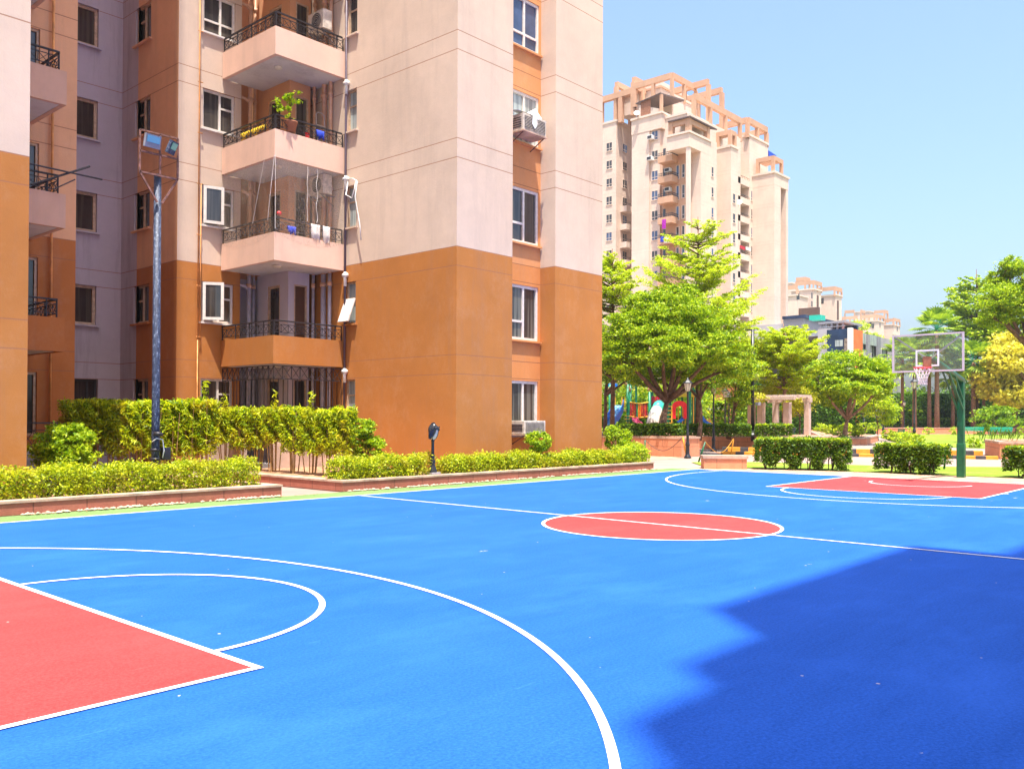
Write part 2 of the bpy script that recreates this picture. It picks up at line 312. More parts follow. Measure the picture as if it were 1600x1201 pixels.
# ------------------------------------------------------------------ objects and mesh helpers
ORG = {}
def tag(o, label=None, cat=None, group=None, kind=None):
    if label: o['label'] = label
    if cat: o['category'] = cat
    if group: o['group'] = group
    if kind: o['kind'] = kind
    return o
def empty(name, loc=(0, 0, 0), label=None, cat=None, group=None, rz=0.0):
    o = bpy.data.objects.new(name, None); COL.objects.link(o); o.location = loc; o.rotation_euler = (0, 0, rz)
    o.empty_display_size = 0.3
    ORG[o.name] = Vector(loc); return tag(o, label, cat, group)
class MB:
    def __init__(s): s.v = []; s.f = []
    def add(s, vs, fs):
        n = len(s.v); s.v += [tuple(map(float, p)) for p in vs]; s.f += [tuple(n + i for i in f) for f in fs]; return s
    def box(s, x0, x1, y0, y1, z0, z1):
        return s.add([(x0, y0, z0), (x1, y0, z0), (x1, y1, z0), (x0, y1, z0), (x0, y0, z1), (x1, y0, z1), (x1, y1, z1), (x0, y1, z1)],
                     [(0, 3, 2, 1), (4, 5, 6, 7), (0, 1, 5, 4), (1, 2, 6, 5), (2, 3, 7, 6), (3, 0, 4, 7)])
    def quad(s, *p): return s.add(p, [tuple(range(len(p)))])
    def beam(s, a, b, w, h, up=(0, 0, 1)):
        a = Vector(a); b = Vector(b); d = (b - a).normalized(); up = Vector(up)
        if abs(d.dot(up)) > 0.95: up = Vector((0, 1, 0))
        sd = d.cross(up).normalized(); u = sd.cross(d).normalized()
        ps = [p + sd * i * w / 2 + u * j * h / 2 for p in (a, b) for i, j in ((-1, -1), (1, -1), (1, 1), (-1, 1))]
        return s.add(ps, [(0, 1, 2, 3), (7, 6, 5, 4), (0, 4, 5, 1), (1, 5, 6, 2), (2, 6, 7, 3), (3, 7, 4, 0)])
    def tube(s, pts, r, n=8, cap=True):
        pts = [Vector(p) for p in pts]; rs = r if isinstance(r, (list, tuple)) else [r] * len(pts)
        ref = None; rings = []
        for i, p in enumerate(pts):
            d = (pts[min(i + 1, len(pts) - 1)] - pts[max(i - 1, 0)])
            d = d.normalized() if d.length > 1e-9 else Vector((0, 0, 1))
            if ref is None: ref = Vector((1, 0, 0)) if abs(d.x) < 0.8 else Vector((0, 1, 0))
            a = (ref - d * ref.dot(d)).normalized(); ref = a; b = d.cross(a)
            rings.append([p + (a * math.cos(2 * math.pi * k / n) + b * math.sin(2 * math.pi * k / n)) * rs[i] for k in range(n)])
        vs = [q for rg in rings for q in rg]; fs = []
        for i in range(len(rings) - 1):
            for k in range(n):
                k2 = (k + 1) % n; fs.append((i * n + k, i * n + k2, (i + 1) * n + k2, (i + 1) * n + k))
        if cap: fs += [tuple(range(n))[::-1], tuple((len(rings) - 1) * n + k for k in range(n))]
        return s.add(vs, fs)
    def lathe(s, c, prof, n=14, tilt=None):
        c = Vector(c); vs = []; fs = []
        for r, z in prof:
            for k in range(n):
                a = 2 * math.pi * k / n; p = Vector((r * math.cos(a), r * math.sin(a), z))
                if tilt is not None: p = tilt @ p
                vs.append(c + p)
        for i in range(len(prof) - 1):
            for k in range(n):
                k2 = (k + 1) % n; fs.append((i * n + k, i * n + k2, (i + 1) * n + k2, (i + 1) * n + k))
        fs += [tuple(range(n))[::-1], tuple((len(prof) - 1) * n + k for k in range(n))]
        return s.add(vs, fs)
    def prism(s, poly, z0, z1):
        n = len(poly); vs = [(x, y, z0) for x, y in poly] + [(x, y, z1) for x, y in poly]
        return s.add(vs, [tuple(range(n))[::-1], tuple(range(n, 2 * n))] + [(i, (i + 1) % n, n + (i + 1) % n, n + i) for i in range(n)])
    def build(s, name, mat, parent=None, smooth=False, bevel=0.0, local=False):
        me = bpy.data.meshes.new(name)
        o = (ORG.get(parent.name, Vector((0, 0, 0))) if parent is not None and not local else Vector((0, 0, 0)))
        vs = s.v if o.length == 0 else [(x - o.x, y - o.y, z - o.z) for x, y, z in s.v]
        me.from_pydata(vs, [], s.f); me.update()
        m = M[mat] if isinstance(mat, str) else mat
        me.materials.append(m)
        if smooth: me.polygons.foreach_set('use_smooth', [True] * len(me.polygons))
        ob = bpy.data.objects.new(name, me); COL.objects.link(ob)
        if parent is not None: ob.parent = parent
        ORG[ob.name] = o
        if bevel:
            b = ob.modifiers.new('bevel', 'BEVEL'); b.width = bevel; b.segments = 2; b.limit_method = 'ANGLE'
        return ob
def copy_tree(o, parent=None):
    c = o.copy(); COL.objects.link(c); c.parent = parent
    for ch in o.children: copy_tree(ch, c)
    return c
def struct(o): o['kind'] = 'structure'; return o
def put(o, loc, rz=0.0, label=None, scale=None):
    o.location = loc; o.rotation_euler = (0, 0, rz)
    if label: o['label'] = label
    if scale: o.scale = (scale,) * 3
    return o
# ------------------------------------------------------------------ foliage
RNG = np.random.default_rng(11)
def leaves(name, P, size, mat, parent, aspect=0.5, up=0.5, droop=0.0, out=None, jitter=0.35):
    """one pointed leaf face per row of P"""
    P = np.asarray(P, float); n = len(P)
    o = ORG.get(parent.name, Vector((0, 0, 0))) if parent is not None else Vector((0, 0, 0))
    P = P - np.array(o[:])
    nr = RNG.normal(size=(n, 3)); nr /= np.linalg.norm(nr, axis=1, keepdims=True)
    nr = nr * (1 - up) + np.array([0, 0, up]) * (1 if out is None else 1)
    if out is not None: nr += np.asarray(out) * 0.5
    nr /= np.linalg.norm(nr, axis=1, keepdims=True) + 1e-9
    t = RNG.normal(size=(n, 3)); t[:, 2] -= droop
    t -= nr * (t * nr).sum(1, keepdims=True); t /= np.linalg.norm(t, axis=1, keepdims=True) + 1e-9
    b = np.cross(nr, t)
    s = size * (1 + RNG.uniform(-jitter, jitter, (n, 1)))
    V = np.empty((n, 4, 3))
    V[:, 0] = P - t * s * 0.5; V[:, 1] = P + b * s * aspect * 0.5 + nr * s * 0.06 ; V[:, 2] = P + t * s * 0.5 - np.array([0, 0, 1]) * s * droop * 0.15; V[:, 3] = P - b * s * aspect * 0.5 + nr * s * 0.06
    me = bpy.data.meshes.new(name)
    me.vertices.add(n * 4); me.vertices.foreach_set('co', V.reshape(-1))
    me.loops.add(n * 4); me.loops.foreach_set('vertex_index', np.arange(n * 4, dtype=np.int32))
    me.polygons.add(n); me.polygons.foreach_set('loop_start', np.arange(0, n * 4, 4, dtype=np.int32))
    me.polygons.foreach_set('loop_total', np.full(n, 4, dtype=np.int32))
    me.update(calc_edges=True); me.materials.append(M[mat])
    ob = bpy.data.objects.new(name, me); COL.objects.link(ob)
    if parent is not None: ob.parent = parent
    ORG[ob.name] = o
    return ob
def blob(c, r, n, k=26, spread=0.2, shell=0.55, low=-1.0):
    """leaf positions: k clumps sitting in the outer part of an ellipsoid, leaves gathered round each clump"""
    c = np.array(c, float); r = np.array([r, r, r] if np.isscalar(r) else r, float)
    d = RNG.normal(size=(k, 3)); d /= np.linalg.norm(d, axis=1, keepdims=True)
    d[:, 2] = np.maximum(d[:, 2], low)
    rad = RNG.uniform(shell, 1.0, (k, 1)) ** 0.7
    cc = d * rad
    w = RNG.uniform(0.5, 1.5, k); idx = RNG.choice(k, n, p=w / w.sum())
    s = spread * RNG.uniform(0.6, 1.4, k)[idx][:, None]
    g = RNG.normal(size=(n, 3)); g[:, 2] *= 0.6
    return c + (cc[idx] + g * s) * r
def boxpts(x0, x1, y0, y1, z0, z1, n, wob=0.04, fill=0.25, legs=0):
    """leaf positions over the faces of a clipped hedge, wavering a little"""
    L = np.array([x1 - x0, y1 - y0, z1 - z0]); A = np.array([L[1] * L[2], L[1] * L[2], L[0] * L[2], L[0] * L[2], L[0] * L[1] * 1.1])
    f = RNG.choice(5, n, p=A / A.sum()); U = RNG.uniform(0, 1, (n, 3))
    U[f == 0, 0] = 0; U[f == 1, 0] = 1; U[f == 2, 1] = 0; U[f == 3, 1] = 1; U[f == 4, 2] = 1
    U0 = U.copy(); ins = RNG.uniform(0, 1, n) < fill; U[ins] = RNG.uniform(0.05, 0.97, (ins.sum(), 3))
    P = np.array([x0, y0, z0]) + U * L
    if legs: P = P[(P[:, 2] - z0) > legs * (0.25 + 1.5 * np.abs(np.sin(P[:, 0] * 3.9 + 1.3)) ** 2 + .5 * np.sin(P[:, 0] * 9.1))]; U = np.zeros((len(P), 3)); U[:, 2] = (P[:, 2] - z0) / L[2]; n = len(P)
    w = np.sin(P[:, 0] * 5.1 + 1) * np.cos(P[:, 1] * 4.3) + np.sin(P[:, 0] * 11.7 + P[:, 1] * 9)
    hole = (np.sin(P[:, 0] * 7.3 + 2 * np.sin(P[:, 2] * 5)) * np.sin(P[:, 1] * 6.1 + P[:, 2] * 8.7 + P[:, 0] * 2.3)) > .45; kp = ~(hole & (RNG.uniform(0, 1, len(P)) < .65)); P = P[kp]; U = U[kp]; w = w[kp]; n = len(P)
    P[:, 2] += (w * wob * 0.6 + RNG.normal(size=n) * wob * 0.5) * (U[:, 2] > 0.5); P[:, :2] += RNG.normal(size=(n, 2)) * wob * 0.6 + (w * wob * 0.4)[:, None]
    return P
def limb_path(a, b, bend=0.12, n=5):
    a = np.array(a, float); b = np.array(b, float); L = np.linalg.norm(b - a)
    o = RNG.normal(size=3) * L * bend; o[2] = abs(o[2]) * 0.6
    return [tuple(a + (b - a) * t + o * math.sin(math.pi * t)) for t in np.linspace(0, 1, n)]
def tree(name, label, base, fork, blobs, nleaf, size, leafmat, r0, cat='tree', group=None, barkmat='bark', aspect=0.5, up=0.45, k=26,
         spread=0.2, shell=0.5, trunk_bend=0.05, droop=0.2, subs=3):
    """tapered trunk, limbs to every mass of the crown with side branches, and a crown of clumped leaves"""
    base = tuple(map(float, base)); t = empty(name, base, label, cat, group)
    m = MB(); tp = limb_path(base, fork, trunk_bend, 6)
    tp[0] = (base[0], base[1], base[2] - 0.1)
    m.tube(tp, [r0 * (1.35 if i == 0 else 1 - 0.09 * i) for i in range(6)], 9)
    vol = [b[1][0] * b[1][1] * b[1][2] if not np.isscalar(b[1]) else b[1] ** 3 for b in blobs]; sv = sum(v ** 0.67 for v in vol)
    P = []
    for (c, r), v in zip(blobs, vol):
        r3 = np.array([r, r, r] if np.isscalar(r) else r, float)
        lp = limb_path(fork, c, 0.10, 6); m.tube(lp, [r0 * 0.58 * (1 - 0.13 * i) for i in range(6)], 6)
        for q in range(subs):
            d = RNG.normal(size=3); d /= np.linalg.norm(d); d[2] = abs(d[2]) * 0.6
            st = lp[3 + q % 3]; m.tube(limb_path(st, np.array(c) + d * r3 * 0.8, 0.1, 4), [r0 * 0.22, r0 * .17, r0 * .12, r0 * .06], 5)
        n = int(nleaf * v ** 0.67 / sv); P.append(blob(c, r3, n, k, spread, shell))
    m.build('trunk', barkmat, t, smooth=True)
    leaves('crown', np.concatenate(P), size, leafmat, t, aspect, up, droop)
    return t
def layered(name, label, base, top, tiers, nleaf, size, leafmat, r0, group=None, barkmat='bark'):
    """straight leader, rising branches set all round it at many heights, leaves in flat sprays along alternate side twigs"""
    base = tuple(map(float, base)); t = empty(name, base, label, 'tree', group); m = MB()
    m.tube([(base[0], base[1], base[2] - .1), (base[0] + r0, base[1], base[2] + (top - base[2]) * 0.5), (base[0], base[1], top)], [r0, r0 * 0.6, r0 * 0.12], 8)
    tz = np.array([z for z, _ in tiers][::-1]); tr = np.array([r for _, r in tiers][::-1]); P = []
    nb = int(44 + 10 * len(tiers)); zs = np.sort(RNG.uniform(tz[0], tz[-1], nb)); zs = zs + .12 * np.sin(zs * 2 * math.pi / max(.8, (tz[-1] - tz[0]) / len(tiers)))
    rs = np.interp(zs, tz, tr); wt = rs ** 1.7 / (rs ** 1.7).sum()
    for z, r, wgt in zip(zs, rs, wt):
        a = RNG.uniform(0, 6.283); L = r * RNG.uniform(0.68, 1.10); rise = RNG.uniform(0.25, 0.68) * L
        s0 = np.array([base[0], base[1], z - .25 * rise]); d = np.array([math.cos(a), math.sin(a), 0.0]); sd = np.array([-math.sin(a), math.cos(a), 0.0])
        Pt = lambda u: s0 + d * L * u + np.array([0, 0, rise * u ** 1.3])
        m.tube([tuple(Pt(0)), tuple(Pt(.5)), tuple(Pt(1.0))], [r0 * 0.26, r0 * .15, r0 * .04], 5)
        nt_ = max(5, int(L * 3.2)); nl = max(4, int(nleaf * wgt / nt_))
        for q in range(nt_):
            u = .22 + .80 * (q + .5) / nt_; l = L * RNG.uniform(.16, .34) * (1.15 - .5 * u); w = (1 if q % 2 else -1)
            dv = d * .65 + sd * w * .75 + np.array([0, 0, RNG.uniform(.05, .35)]); e = Pt(u) + dv * l
            k = RNG.uniform(0.05, 1.08, nl)[:, None]; g = RNG.normal(size=(nl, 3)) * np.array([.085, .085, .035]) * (.6 + .25 * L)
            P.append(Pt(u) + dv * l * k + g)
    m.build('trunk', barkmat, t, smooth=True)
    leaves('crown', np.concatenate(P), size, leafmat, t, 0.55, 0.55, 0.1)
    return t
SKY = (1.15, 4.5, 6.0, 0.15); SUN = 4.6; EXPO = 1.22; HAZE = 0.0002
# ------------------------------------------------------------------ ground, court
g = MB(); g.quad((-900, -900, -0.06), (2600, -900, -0.06), (2600, 2600, -0.06), (-900, 2600, -0.06)); struct(g.build('ground', 'ground'))
g = MB(); g.quad((-30, -40, -0.012), (140, -40, -0.012), (140, 120, -0.012), (-30, 120, -0.012)); struct(g.build('paved_walk', 'paving'))
L_, W_, D_, R3, RF, RCC, HB = 14.417, 7.63, 5.641, 6.657, 1.8576, 1.854, 2.45
g = MB(); g.quad((-17, -9.2, -0.004), (14.45, -9.2, -0.004), (14.45, 8.66, -0.004), (-17, 8.66, -0.004)); struct(g.build('court_border', 'green'))
g = MB(); g.quad((-L_, -W_, 0), (L_, -W_, 0), (L_, W_, 0), (-L_, W_, 0)); struct(g.build('court', 'blue'))
g = MB()
for s in (-1, 1):
    x0, x1 = sorted((s * (L_ - D_), s * L_)); g.quad((x0, -HB, .004), (x1, -HB, .004), (x1, HB, .004), (x0, HB, .004))
g.quad(*[(RCC * math.cos(a), RCC * math.sin(a), .004) for a in np.linspace(0, 2 * math.pi, 97)[:-1]])
struct(g.build('court_paint', 'red'))
LW = 0.055
g = MB(); ZL = .008
def ln(x0, y0, x1, y1): g.quad((x0, y0, ZL), (x1, y0, ZL), (x1, y1, ZL), (x0, y1, ZL))
def arc(cx, cy, r, a0, a1, w=LW, n=90):
    A = np.linspace(a0, a1, n)
    for a, b in zip(A[:-1], A[1:]):
        g.quad(*[(cx + q * math.cos(t), cy + q * math.sin(t), ZL) for q, t in ((r - w / 2, a), (r + w / 2, a), (r + w / 2, b), (r - w / 2, b))])
ln(-L_, W_ - .03, L_, W_ + .02); ln(-L_, -W_, L_, -W_ + .05)
ln(-L_, -W_ + .05, -L_ + .05, W_ - .03); ln(L_ - .045, -W_ + .05, L_, W_ - .03)
h = LW / 2
for y0, y1 in ((-W_ + .05, -RCC - h), (-RCC + h, RCC - h), (RCC + h, W_ - .03)): ln(-h, y0, h, y1)
arc(0, 0, RCC, 0, 2 * math.pi)
for s in (-1, 1):
    xf = s * (L_ - D_); xb = s * (L_ - .05)
    a, b = sorted((xf - s * h, xf + s * h)); ln(a, -HB - h, b, HB + h)
    a, b = sorted((xf + s * h, xb))
    for t in (-1, 1): c, d = sorted((t * (HB - h), t * (HB + h))); ln(a, c, b, d)
    for t in (-1,):
        for dd in (1.75, ): a, b = sorted((xf + s * dd, xf + s * (dd + .11))); ln(a, -HB - h - .10, b, -HB - h)
    arc(xf, 0, RF, math.pi / 2 * (1 if s > 0 else -1) + (.015 if s > 0 else .015), (math.pi * 1.5 if s > 0 else math.pi / 2) - .015)
    cx = s * (L_ - 1.68)
    arc(cx, 0, R3, math.pi / 2 if s > 0 else -math.pi / 2, math.pi * 1.5 if s > 0 else math.pi / 2, n=160)
    a, b = sorted((cx, xb))
    for t in (-1, 1): c, d = sorted((t * (R3 - h), t * (R3 + h))); ln(a, c, b, d)
    arc(cx, 0, 1.25, math.pi / 2 if s > 0 else -math.pi / 2, math.pi * 1.5 if s > 0 else math.pi / 2, n=50)
struct(g.build('court_marking', 'line'))
# strips beyond the right baseline
def poly(name, mat, pts, z): g = MB(); g.quad(*[(x, y, z) for x, y in pts]); return struct(g.build(name, mat))
gp = lambda x, y: tuple(onz(x, y, 0)[:2])
poly('dirt_strip', 'dirt', [(14.47, 8.62), (14.47, -14), (17.6, -14), (16.9, 3), (15.9, 8.3)], -0.004)
poly('grass_strip', 'lawn', [gp(1100, 728.5), (16.9, 3), (17.6, -14), (20.5, -14), gp(1600, 730), gp(1400, 728.5), gp(1195, 722), gp(1080, 722)], 0.012)
poly('dirt_path', 'dirt', [gp(975, 712), gp(1046, 711), gp(1080, 714), gp(1010, 719)], -0.004)
poly('lawn', 'lawn', [gp(1372, 682.5), gp(1398, 690.5), gp(1440, 696.5), gp(1520, 700), gp(1660, 704), gp(1760, 700), gp(1760, 678), gp(1600, 678.3), gp(1398, 678.8)], 0.01)
poly('soil_bed', 'soil', [gp(1372, 678.5), gp(1760, 678), gp(1760, 671), gp(1372, 671)], 0.0)
# ------------------------------------------------------------------ wall helpers (faces look towards -X or -Y)
def wallq(mb, ax, c, a0, a1, z0, z1, ops=(), dp=0.22):
    A = sorted({a0, a1, *[v for o in ops for v in o[:2]]}); Z = sorted({z0, z1, *[v for o in ops for v in o[2:4]]})
    P = (lambda a, z, d=0.0: (c + d, a, z)) if ax == 'x' else (lambda a, z, d=0.0: (a, c + d, z))
    for i in range(len(A) - 1):
        for j in range(len(Z) - 1):
            am, zm = (A[i] + A[i + 1]) / 2, (Z[j] + Z[j + 1]) / 2
            if any(o[0] < am < o[1] and o[2] < zm < o[3] for o in ops): continue
            mb.quad(P(A[i], Z[j]), P(A[i + 1], Z[j]), P(A[i + 1], Z[j + 1]), P(A[i], Z[j + 1]))
    for o in ops:
        p = [(o[0], o[2]), (o[1], o[2]), (o[1], o[3]), (o[0], o[3])]
        for k in range(4):
            q, r = p[k], p[(k + 1) % 4]; mb.quad(P(*q), P(*r), P(*r, dp), P(*q, dp))
def wbox(mb, ax, c, a0, a1, d0, d1, z0, z1):
    """box standing d0..d1 in front of (negative: behind) the wall plane"""
    if ax == 'x': mb.box(c - d1, c - d0, a0, a1, z0, z1)
    else: mb.box(a0, a1, c - d1, c - d0, z0, z1)
def window(par, ax, c, a0, a1, z0, z1, back=0.12, split=(0.6,), trans=None, mat='white_frame', pane='pane', sill=True, fw=0.07, label=None, name='window'):
    """a framed window set back in its opening: frame bars, glazing, sill.  trans = {bay: height fraction of its cross bar}"""
    f = MB(); d0, d1 = -back - 0.03, -back + 0.05
    wbox(f, ax, c, a0, a0 + fw, d0, d1, z0, z1); wbox(f, ax, c, a1 - fw, a1, d0, d1, z0, z1)
    wbox(f, ax, c, a0 + fw, a1 - fw, d0, d1, z0, z0 + fw); wbox(f, ax, c, a0 + fw, a1 - fw, d0, d1, z1 - fw, z1)
    E = [0.0] + list(split) + [1.0]; w = a1 - a0
    for s in split: wbox(f, ax, c, a0 + w * s - fw * .45, a0 + w * s + fw * .45, d0, d1 - .004, z0 + fw, z1 - fw)
    for k, hh in (trans or {}).items():
        zz = z0 + (z1 - z0) * hh; wbox(f, ax, c, a0 + w * E[k] + fw * .4, a0 + w * E[k + 1] - fw * .4, d0 + .005, d1 - .012, zz - fw * .4, zz + fw * .4)
    o = f.build(name, mat, par)
    p = MB(); wbox(p, ax, c, a0 + .02, a1 - .02, -back - .10, -back - .005, z0 + .02, z1 - .02); p.build('pane', pane, o)
    if sill:
        s = MB(); wbox(s, ax, c, a0 - .08, a1 + .08, -back, .09, z0 - .06, z0 - .004); s.build('sill', sill if isinstance(sill, str) else 'coping', o)
    if label: o['label'] = label
    return o
# ------------------------------------------------------------------ the apartment block beside the court
BL = empty('apartment_building', (5.4, 10.1, 0), 'peach and orange apartment block with corner balconies standing beside the blue court', 'building')
XA, YF, XW, YW, TOP = 5.38, 10.10, 1.33, 18.25, 56.0
YR = 10.72                                            # recessed window bays
X1, X2, X3 = 7.72, 9.76, 12.28
WT = [2.92 + 3.06 * k for k in range(5)]              # window heads
main = MB()
vops = [(14.62, 15.16, WT[k] - 1.32, WT[k] - .02 + (.03 if k else 0)) for k in range(5)]
wallq(main, 'x', XA, YF, 15.55, 0, TOP, vops, 0.30)
wallq(main, 'y', YF, XA, X1, 0, TOP); main.quad((X1, YF, 0), (X1, YR, 0), (X1, YR, TOP), (X1, YF, TOP))
wallq(main, 'x', X2, YF, YR, 0, TOP); wallq(main, 'y', YF, X2, X3, 0, TOP)
main.quad((X3, YF, 0), (X3, 34, 0), (X3, 34, TOP), (X3, YF, TOP)); main.quad((XA, 15.55, 0), (XA, 17.9, 0), (XA, 17.9, TOP), (XA, 15.55, TOP))
# wall with the casement windows, and its flank running back into the shaft
wins = [(2.14, 3.27, WT[k] - 1.28, WT[k] - .01) for k in range(5)]
wallq(main, 'y', YW, XW, 3.50, 0, TOP, wins, 0.28); main.quad((3.50, YW, 0), (3.50, 19.4, 0), (3.50, 19.4, TOP), (3.50, YW, TOP))
main.quad((XW, 34, TOP), (X3, 34, TOP), (X3, YF, TOP), (XA, YF, TOP), (XA, 17, TOP), (XW, 18.3, TOP))
main.build('wall', 'wall', BL)
fl = MB(); aops = [(20.08, 21.15, WT[k] - 1.24, WT[k]) for k in range(5)]
wallq(fl, 'x', XW, YW, 20.95, 0, TOP, [(a, min(b, 20.95), c, d) for a, b, c, d in aops], 0.28); fl.build('wall', 'wall_tan', BL)
fl = MB(); wallq(fl, 'x', XW, 20.95, 22.1, 0, TOP, [(20.95, 21.15, c, d) for a, b, c, d in aops], 0.28)
lops = [(-0.55, 0.52, WT[k] - 1.28, WT[k] + .02) for k in range(1, 5)] + [(-0.7, 0.60, 0.3, 2.92)]
wallq(fl, 'y', 22.1, -4.0, XW, 0, TOP, lops, 0.25); fl.build('wall', 'wall_lav', BL)
rc = MB(); rops = [(8.02, 9.66, z0, z1) for z0, z1 in ((1.10, 2.87), (4.15, 5.88), (7.20, 8.94), (10.36, 11.97), (13.36, 14.97))]
wallq(rc, 'y', YR, X1, X2, 0, TOP, rops, 0.22); rc.build('wall', 'recess', BL)
# left wing: front pier and the set-back wall behind its balconies
XL = -5.80
lw = MB(); wallq(lw, 'y', YF, -24, XL, 0, TOP); lw.quad((XL, YF, 0), (XL, 17.6, 0), (XL, 17.6, TOP), (XL, YF, TOP))
lw.quad((-24, YF, 0), (-24, 34, 0), (-24, 34, TOP), (-24, YF, TOP)); lw.quad((-24, YF, TOP), (XL, YF, TOP), (XL, 17.6, TOP), (-1.95, 17.6, TOP), (-1.95, 22.1, TOP), (XW, 22.1, TOP), (XW, 34, TOP), (-24, 34, TOP))
lw.build('wall', 'wall', BL)
lb = MB(); dops = [(-4.2, -2.92, WT[k] - (1.9 if k else 1.75), WT[k] - .05) for k in range(5)]
wallq(lb, 'y', 17.6, XL, -1.95, 0, TOP, dops, 0.2); lb.quad((-1.95, 17.6, 0), (-1.95, 22.1, 0), (-1.95, 22.1, TOP), (-1.95, 17.6, TOP)); lb.build('wall', 'wall_tan', BL)
# balcony back walls (door wall, window wall) and the pipe shafts
ib = MB(); XI, YI = 4.30, 16.70
dA = [(17.18, 17.92, WT[k] - 2.0, WT[k] + .02) for k in range(5)]; dB = [(4.52, 5.02, WT[k] - 2.0, WT[k] + .02) for k in range(5)]
wallq(ib, 'x', XI, YI, 18.5, 0, TOP, dA, 0.16); wallq(ib, 'y', YI, XI, 5.10, 0, TOP, dB, 0.16)
ib.quad((5.10, YI, 0), (5.10, 17.6, 0), (5.10, 17.6, TOP), (5.10, YI, TOP)); wallq(ib, 'y', 17.6, 5.10, XA, 0, TOP)
wallq(ib, 'y', 19.4, 3.5, XI + .4, 0, TOP); ib.quad((XI, 18.5, 0), (XI + .4, 18.5, 0), (XI + .4, 18.5, TOP), (XI, 18.5, TOP)); ib.quad((XI + .4, 18.5, 0), (XI + .4, 19.4, 0), (XI + .4, 19.4, TOP), (XI + .4, 18.5, TOP))
ib.build('wall', 'wall_inner', BL)
for k in range(5):
    window(BL, 'x', XI, *dA[k], back=.08, split=(), mat='tan_frame', pane='pane', sill=False, fw=.08, name='door')
    window(BL, 'y', YI, *dB[k], back=.06, split=(), mat='tan_frame', pane=('pane_curtain' if k in (2, 3) else 'pane_brown' if k == 1 else 'pane'), sill=False, fw=.05)
    if k not in (1, 2): window(BL, 'y', YW, *wins[k], split=(.56,), trans=({1: .62} if k != 4 else {0: .34, 1: .34}), sill='white_frame')
    window(BL, 'x', XW, *aops[k], split=(.5,), trans={1: .6}, mat='tan_frame', sill='wall_tan')
    window(BL, 'x', XA, *vops[k], back=.14, split=(), trans={0: .62}, pane='pane_frost' if k != 4 else 'pane', mat='tan_frame', sill='wall', fw=.05)
    window(BL, 'y', 17.6, *dops[k], back=.1, split=(.5,), mat='tan_frame', sill=False, name='door')
    window(BL, 'y', YR, *rops[k], back=.08, split=(.58,), trans=({0: .34} if k in (1,) else {0: .36} if k == 2 else {0: .3, 1: .3} if k == 4 else {}),
           pane=('pane_curtain', 'pane_curtain', 'pane', 'pane_frost', 'pane_blue')[k], sill='recess', fw=.085)
    if k: window(BL, 'y', 22.1, *lops[k - 1], back=.14, split=(.06,), mat='tan_frame', sill='wall_lav', fw=.09)
window(BL, 'y', 22.1, *lops[-1], back=.18, split=(.78,), mat='dark', sill=False, name='door')
# two casements that stand open, leaf swung out over the balcony side
for k in (1, 2):
    a0, a1, z0, z1 = wins[k]
    o = window(BL, 'y', YW, a0, a1, z0, z1, split=(.56,), trans={1: .62}, sill='white_frame', pane='pane', label='white window with one casement leaf swung open')
    hx = a0 + .02; lf = MB(); w = .64; an = R(38) if k == 1 else R(14)
    dx, dy = math.cos(an), -math.sin(an); p0 = Vector((hx, YW - .06, 0))
    for s0, s1, q0, q1 in ((0, .09, z0 + .05, z1 - .03), (w - .09, w, z0 + .05, z1 - .03), (.09, w - .09, z0 + .05, z0 + .14), (.09, w - .09, z1 - .12, z1 - .03)):
        lf.beam((p0.x + dx * s0, p0.y + dy * s0, (q0 + q1) / 2), (p0.x + dx * s1, p0.y + dy * s1, (q0 + q1) / 2), .05, q1 - q0)
    lo = lf.build('casement_leaf', 'white_frame', o)
    gl = MB(); gl.beam((p0.x + dx * .08, p0.y + dy * .08, (z0 + z1) / 2), (p0.x + dx * (w - .08), p0.y + dy * (w - .08), (z0 + z1) / 2), .015, z1 - z0 - .22); gl.build('casement_glass', 'pane', o)
# top-hung leaf of the lowest lavatory window, tilted out
a0, a1, z0, z1 = vops[1]
hh = MB(); zt = z0 + (z1 - z0) * .60
hh.add([(XA - .02, a0 + .02, zt), (XA - .02, a1 - .02, zt), (XA - .30, a1 - .02, z0 + .06), (XA - .30, a0 + .02, z0 + .06), (XA + .02, a0 + .02, zt - .02), (XA + .02, a1 - .02, zt - .02), (XA - .26, a1 - .02, z0 + .04), (XA - .26, a0 + .02, z0 + .04)],
       [(0, 1, 2, 3), (7, 6, 5, 4), (0, 4, 5, 1), (1, 5, 6, 2), (2, 6, 7, 3), (3, 7, 4, 0)])
hh.build('tilted_vent_leaf', 'white_frame', BL)
# balconies
def rail_run(mb, p, q, z0, z1, posts=4, zig=True):
    """one straight run of the wrought railing: top rail, mid rail, foot rail, uprights and crossed bars"""
    p = Vector((p[0], p[1], 0)); q = Vector((q[0], q[1], 0)); L = (q - p).length; d = (q - p) / L
    Z = lambda s, z: tuple(p + d * s + Vector((0, 0, z)))
    zl = z0 + (z1 - z0) * .72; zf = z0 + .10
    mb.beam(Z(0, z1 - .02), Z(L, z1 - .02), .05, .04)
    for z in (zl, zf): mb.beam(Z(0, z), Z(L, z), .02, .018)
    n = max(2, round(L / .26)); s = L / n
    for i in range(n + 1):
        big = i % 3 == 0 or i == n
        mb.beam(Z(min(L - .01, max(.01, i * s)), z0 if big else zf), Z(min(L - .01, max(.01, i * s)), z1 - .03 if big else zl), .028 if big else .014, .028 if big else .014)
        if i < n and zig:
            mb.beam(Z(i * s, zf), Z((i + 1) * s, zl), .012, .012); mb.beam(Z(i * s, zl), Z((i + 1) * s, zf), .012, .012)
BX, BY, BYE = 2.80, 15.22, 18.22
